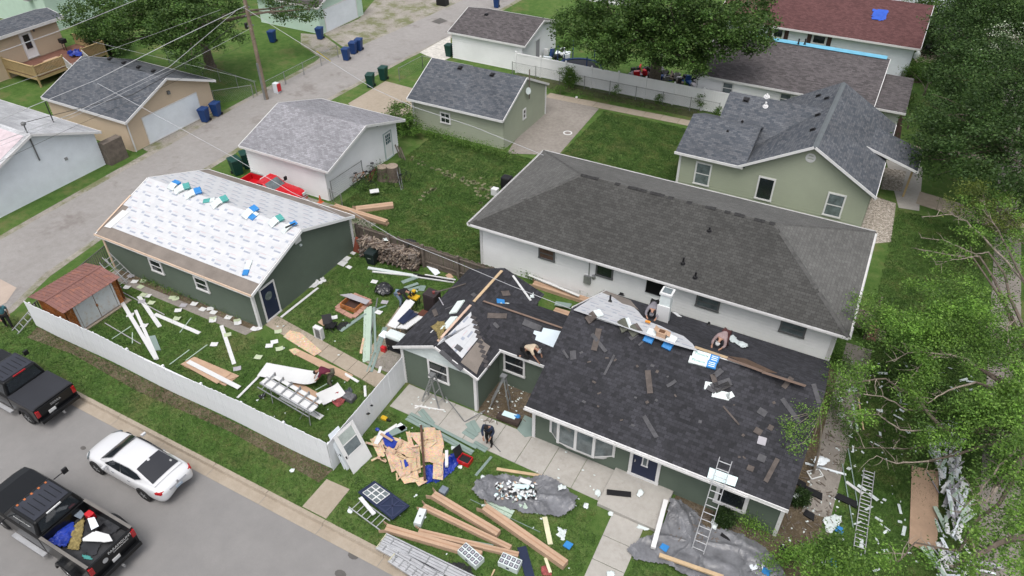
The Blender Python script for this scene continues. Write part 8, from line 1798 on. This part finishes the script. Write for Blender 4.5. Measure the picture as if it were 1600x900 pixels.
# tools
ys = at(648, 476); t_ = thing('mitre_saw', 'yellow mitre saw standing at the head of the white slab table', 'saw', tuple(ys)); MB().box(ys.x - .3, ys.x + .3, ys.y - .2, ys.y + .2, .5, .62).build('saw_base', M('tool_yellow', (.6, .38, .02)), t_, bevel=.03); MB().lathe((ys.x, ys.y + .05, .80), [(.05, -.04), (.17, -.02), (.17, .02), (.05, .04)], 16, (1, 0, 0)).build('saw_head', m_black, t_); MB().box(ys.x - .1, ys.x + .1, ys.y - .05, ys.y + .15, .88, 1.0).build('motor', M('tool_yellow', (.6, .38, .02)), t_, bevel=.03)
for a in (-.25, .25):
    for b in (-.15, .15): MB().rod((ys.x + a, ys.y + b, 0), (ys.x + a, ys.y + b, .5), .02, k=6).build('leg', m_black, t_)
ng = MR.at(1012, 504, .08); tag(MB().box(ng.x - .12, ng.x + .12, ng.y - .05, ng.y + .05, ng.z, ng.z + .1).build('nail_gun', M('tool_orange', (.7, .28, .04), .5), bevel=.02), 'small orange nail gun in front of the grey shirted worker', 'nail gun')

# ------------------------------------------------------------ background things
def bicycle(label, loc, rot, mat, lean=.25):
    t = thing('bicycle', label, 'bicycle', loc, rot, None); lm_ = Matrix.Rotation(lean, 4, 'X')
    def T(*p): return tuple(lm_ @ V(p))
    for x in (-.5, .5): mb = MB(); mb.tube([T(x + .33 * math.cos(a), 0, .34 + .33 * math.sin(a)) for a in [k * PI / 9 for k in range(19)]], .018, 5); loc_build(t, mb, 'wheel', m_tyre)
    mb = MB()
    for a, b in (((-.5, 0, .34), (-.12, 0, .34)), ((-.5, 0, .34), (-.2, 0, .80)), ((-.12, 0, .34), (-.22, 0, .86)), ((-.12, 0, .34), (.36, 0, .82)), ((-.2, 0, .8), (.36, 0, .84)), ((.5, 0, .34), (.34, 0, .95))): mb.tube([T(*a), T(*b)], .018, 5)
    loc_build(t, mb, 'frame', mat)
    mb = MB(); mb.tube([T(.34, -.28, .98), T(.36, 0, .96), T(.34, .28, .98)], .014, 5); loc_build(t, mb, 'handlebar', m_black)
    mb = MB(); mb.bar(T(-.34, 0, .88), T(-.10, 0, .88), .12, .05); loc_build(t, mb, 'saddle', m_black); return t
for px, py, rt, m_, lb in ((563, 288, .9, m_rust, 'rusty red bicycle nearest the chain link corner'), (574, 280, 1.2, m_black, 'black bicycle leaning in the middle of the heap'), (588, 268, .7, m_galv, 'grey bicycle with its wheel up against the white garage'), (583, 284, 1.6, M('dull_red_frame', (.22, .05, .05)), 'dull red bicycle frame in front of the tree stumps'), (571, 296, .4, m_black, 'dark bicycle lowest in the heap'), (629, 288, 1.4, m_black, 'black bicycle standing right of the tree stumps')): p = at(px, py); bicycle(lb, tuple(p), rt, m_, ru(-.4, .4))
for px, py, h_, r_, lb in ((600, 280, 1.0, .42, 'left tall sawn tree stump beside the bicycles'), (615, 281, 1.1, .45, 'right tall sawn tree stump beside the bicycles')):
    p = at(px, py); t_ = thing('tree_stump', lb, 'stump', tuple(p)); MB().lathe(tuple(p), [(r_ * 1.15, 0), (r_, .2), (r_ * .95, h_)], 14).build('trunk', m_bark, t_); MB().lathe(tuple(p + V((0, 0, h_))), [(r_ * .9, 0), (r_ * .9, .012)], 14).build('cut_top', M('split_wood_pale', (.3, .22, .16)), t_)
board('chair_seat', 'white plastic seat panel on the grass below the bicycles', 'seat', (578, 300), (592, 298), .45, m_paper, .05, .3)
for a, b, lb in (((620, 264), (627, 297), 'left of the two bright metal legs beside the right stump'), ((624, 262), (630, 296), 'right of the two bright metal legs beside the right stump')): tag(MB().bar(at(*a, 1.0), at(*b, .05), .05, .03, (0, -1, .3)).build('metal_strut', m_chrome), lb, 'metal leg')
for k, lb in enumerate(('left weathered board leaning at the white garage corner', 'middle weathered board leaning at the white garage corner', 'right weathered board leaning at the white garage corner')): tag(MB().bar(at(625 + k * 4, 246 + k * 2, .05), at(617 + k * 4, 226 + k * 2, 1.0), .12, .03, (1, 0, .2)).build('leaning_board', m_woodg), lb, 'board')
cn = at(501, 316); tag(MB().box(cn.x - .16, cn.x + .16, cn.y - .16, cn.y + .16, 0, .03).lathe((cn.x, cn.y, .03), [(.12, 0), (.03, .5)], 12).build('traffic_cone', M('faded_orange', (.55, .12, .05), .7)), 'faded orange cone in front of the red pickup', 'cone')
# stepping stones in the middle lawn
ss = bpy.data.objects.new('stepping_stones', None); C.objects.link(ss); ss['kind'] = 'structure'; WM[ss.name] = Matrix.Identity(4)
for (x0, y0, x1, y1, n_, wd_) in ((650, 318, 680, 292, 14, 4), (738, 285, 765, 312, 30, 16), (640, 248, 700, 272, 16, 5), (690, 270, 745, 288, 22, 6)):
    for k in range(n_):
        s_ = rnd(); p = at(x0 + (x1 - x0) * s_ + ru(-wd_, wd_), y0 + (y1 - y0) * s_ + ru(-wd_, wd_) * .5); a_ = ru(0, 3); Q = [p + V((math.cos(a_ + q * PI / 3), math.sin(a_ + q * PI / 3), 0)) * ru(.09, .16) for q in range(6)]
        MB().prism([q + V((0, 0, -.02)) for q in Q], [q + V((0, 0, .028)) for q in Q]).build('stone', M('pale_stone', (.21, .20, .125), .9, .4), ss)
# trampoline and yard junk behind the vinyl fence
tc = at(905, 105, .8); tr = thing('trampoline', 'round trampoline with blue posts and net behind the vinyl fence', 'trampoline', (tc.x, tc.y, 0))
MB().lathe((tc.x, tc.y, .8), [(1.75, 0), (1.75, .02)], 28).build('mat', m_cargrey, tr); MB().tube([(tc.x + 2 * math.cos(a), tc.y + 2 * math.sin(a), .82) for a in [k * 2 * PI / 28 for k in range(29)]], .09, 6).build('rim', M('faded_blue_pad', (.03, .06, .16), .7), tr)
for k in range(6): a = k * PI / 3 + .2; q = V((tc.x + 2 * math.cos(a), tc.y + 2 * math.sin(a), 0)); MB().rod(q, q + V((0, 0, 2.5)), .05, k=6).build('post', M('faded_blue_pad', (.03, .06, .16)), tr)
for x0, y0, n_, lb, ms in ((868, 92, 9, 'small heap of bins and toys by the white garage wall beyond the fence', (m_black, m_wsid2, m_binblue, m_paper)), (1002, 122, 12, 'red and grey heap of goods left of the big tree trunk', (m_red, m_black, m_pgrey, m_binblue)), (1060, 128, 22, 'wide dark heap of yard goods right of the big tree trunk', (m_black, m_pgrey, m_woodg, m_black, m_greyfr, m_binblue)), (960, 55, 8, 'scattered pale goods under the big tree farther back', (m_paper, m_wsid2, m_card))):
    p = at(x0, y0); t_ = thing('goods_heap', lb, 'junk heap', tuple(p)); sx = 2.8 if n_ > 20 else 1.0; ms = ms
    for k in range(n_ * 2):
        q = p + V((ru(-sx, sx), ru(-1, 1), 0)); a = ru(0, 3); h_ = ru(.2, 1.0); d_ = V((math.cos(a), math.sin(a), ru(-.2, .2))); MB().bar(q + V((0, 0, ru(0, .3))), q + d_ * ru(.2, .8) + V((0, 0, ru(0, .3))), ru(.1, .5), h_ * ru(.2, 1)).build('junk_piece', random.choice(ms), t_)
# deck
dk = thing('deck', 'raised wooden deck with slatted railing and white gate at the cream house', 'deck', (-67, 38, 0)); DX0, DX1, DY0, DY1, DZ = -69.9, -65.6, 34.6, 41.6, .9
for k in range(30): MB().box(DX0 + k * .143, DX0 + k * .143 + .135, DY0, DY1, DZ - .04, DZ).build('deck_board', m_deckb, dk)
MB().box(DX0, DX1, DY0, DY0 + .04, DZ - .3, DZ - .04).build('rim_joist', m_deckw, dk); MB().box(DX1 - .04, DX1, DY0, DY1, DZ - .3, DZ - .04).build('rim_joist', m_deckw, dk)
def railing(a, b, skip=None):
    a, b = V((*a, DZ)), V((*b, DZ)); d_ = (b - a).normalized(); n_ = int((b - a).length / .13); MB().bar(a + V((0, 0, .95)), b + V((0, 0, .95)), .13, .04).build('top_rail', m_deckw, dk); MB().bar(a + V((0, 0, .1)), b + V((0, 0, .1)), .05, .08).build('bottom_rail', m_deckw, dk)
    for k in range(n_): p = a + d_ * (k + .5) * .13; MB().box(p.x - .035, p.x + .035, p.y - .035, p.y + .035, DZ + .05, DZ + .95).build('baluster', m_deckw, dk)
railing((DX0, DY0), (DX1, DY0)); railing((DX1, DY0), (DX1, 37.4)); railing((DX1, 39.4), (DX1, DY1)); railing((DX1, DY1), (DX0, DY1))
for x, y in ((DX1, DY0), (DX1, 37.4), (DX1, 39.4), (DX1, DY1), (DX0, DY0), (-67.7, DY1)): MB().box(x - .06, x + .06, y - .06, y + .06, 0, DZ + 1.1).build('post', m_deckw, dk)
for y in (37.4, 39.3):
    for k in range(8): MB().box(DX1 + .1 + k * .15, DX1 + .15 + k * .15, y - .02, y + .02, DZ - .1 - k * .1, DZ + .85 - k * .1).build('gate_slat', m_paper, dk)
    for z in (.0, .85): MB().bar((DX1, y, DZ + z), (DX1 + 1.3, y, DZ + z - .8), .05, .06).build('gate_rail', m_paper, dk)
for k in range(4): MB().box(DX1 + k * .3, DX1 + .32 + k * .3, 37.4, 39.3, DZ - .22 * (k + 1) - .05, DZ - .22 * (k + 1)).build('stair_tread', m_deckb, dk)
tg_ = thing('deck_grill', 'black grill standing on the deck by the house wall', 'grill', (-69.2, 40.0, DZ)); MB().box(-69.5, -68.9, 39.8, 40.3, DZ + .7, DZ + 1.1).build('firebox', m_black, tg_, bevel=.05)
for a in (-69.4, -69.0): MB().rod((a, 40.0, DZ), (a, 40.0, DZ + .7), .03, k=6).build('leg', m_black, tg_)
lump('tarp', 'blue cover over goods on the deck', 'cover', [(-67.2 + .8 * math.cos(a), 39.6 + .6 * math.sin(a), 0) for a in range(6)], m_tarpb, .5, DZ + .1, .1, 81)
tag(MB().box(-68.6, -67.6, 37.2, 38.6, DZ + .005, DZ + .03).build('door_mat', m_card), 'tan mat on the deck in front of the white door', 'mat'); tag(MB().box(-67.0, -66.3, 36.2, 37.0, DZ + .005, DZ + .05).build('dark_mat', m_navy), 'dark blue mat near the deck corner', 'mat')
# patio grill behind red house
pgr = at(1447, 86); t_ = thing('patio_grill', 'black kettle grill on the small patio by the red roofed house', 'grill', tuple(pgr)); MB().lathe((pgr.x, pgr.y, .75), [(.05, -.25), (.28, -.1), (.3, .05), (.2, .22), (.03, .27)], 14).build('kettle', m_black, t_)
for a in (0, 2.1, 4.2): MB().rod((pgr.x, pgr.y, .6), (pgr.x + .3 * math.cos(a), pgr.y + .3 * math.sin(a), 0), .025, k=6).build('leg', m_black, t_)
pt_ = at(1431, 92); tag(MB().lathe((pt_.x, pt_.y, 0), [(.22, 0), (.28, .1), (.28, .5), (.16, .7), (.1, .75)], 14).build('gas_bottle', m_wrap), 'white gas bottle at the corner of the red roofed house', 'gas bottle')
# items by the pole and the fence
mw = at(434, 145); tag(MB().box(mw.x - .25, mw.x + .2, mw.y - .2, mw.y + .2, 0, .9).build('crate', m_wsid2, bevel=.03), 'white machine with red side by the utility pole', 'machine'); tag(MB().box(mw.x + .21, mw.x + .32, mw.y - .15, mw.y + .2, .2, .85).build('red_panel', m_red), 'red panel on the white machine by the pole', 'panel')
tag(MB().rod(at(495, 80, 1.5), at(517, 96, 0), .04, k=6).build('guy_guard', M('guy_yellow', (.6, .5, .03))), 'yellow guy wire guard beside the alley fence', 'guy guard')
tag(MB().lathe(tuple(at(887, 208)), [(.36, 0), (.36, .03), (.26, .03), (.26, 0)], 16).build('ring', m_paper), 'white ring lying on the stained patio', 'ring')
for px, py, lb in ((901, 152, 'small white ball below the vinyl fence bush'), (427, 468 - 230, 'never')):
    if lb != 'never': p = at(px, py, .1); tag(MB().blob(tuple(p), (.12, .12, .1), 0, 1, .2).build('ball', m_paper), lb, 'ball')
wc = at(773, 304); tag(MB().box(wc.x - .2, wc.x + .25, wc.y - .2, wc.y + .2, 0, .5).build('cabinet', m_paper, bevel=.02), 'white cabinet behind the left end of the white house roof', 'cabinet')
bq = at(793, 296, 0); tag(MB().box(bq.x - .4, bq.x + .3, bq.y - .3, bq.y + .3, .1, 1.0).build('covered_grill', m_black, bevel=.08), 'black covered grill behind the left end of the white house roof', 'grill')
dmp = at(1176, 8, 0)
wk = at(693, 8); tag(MB().box(wk.x - .7, wk.x + .5, wk.y - .4, wk.y + .4, 0, 1.1).build('skip_box', m_black, bevel=.03), 'dark crate with cardboard at the top of the alley', 'crate'); tag(MB().bar(wk + V((-.3, 0, 1.1)), wk + V((.4, .1, 1.5)), .5, .1).build('cardboard', m_card), 'cardboard sticking out of the dark crate', 'cardboard')
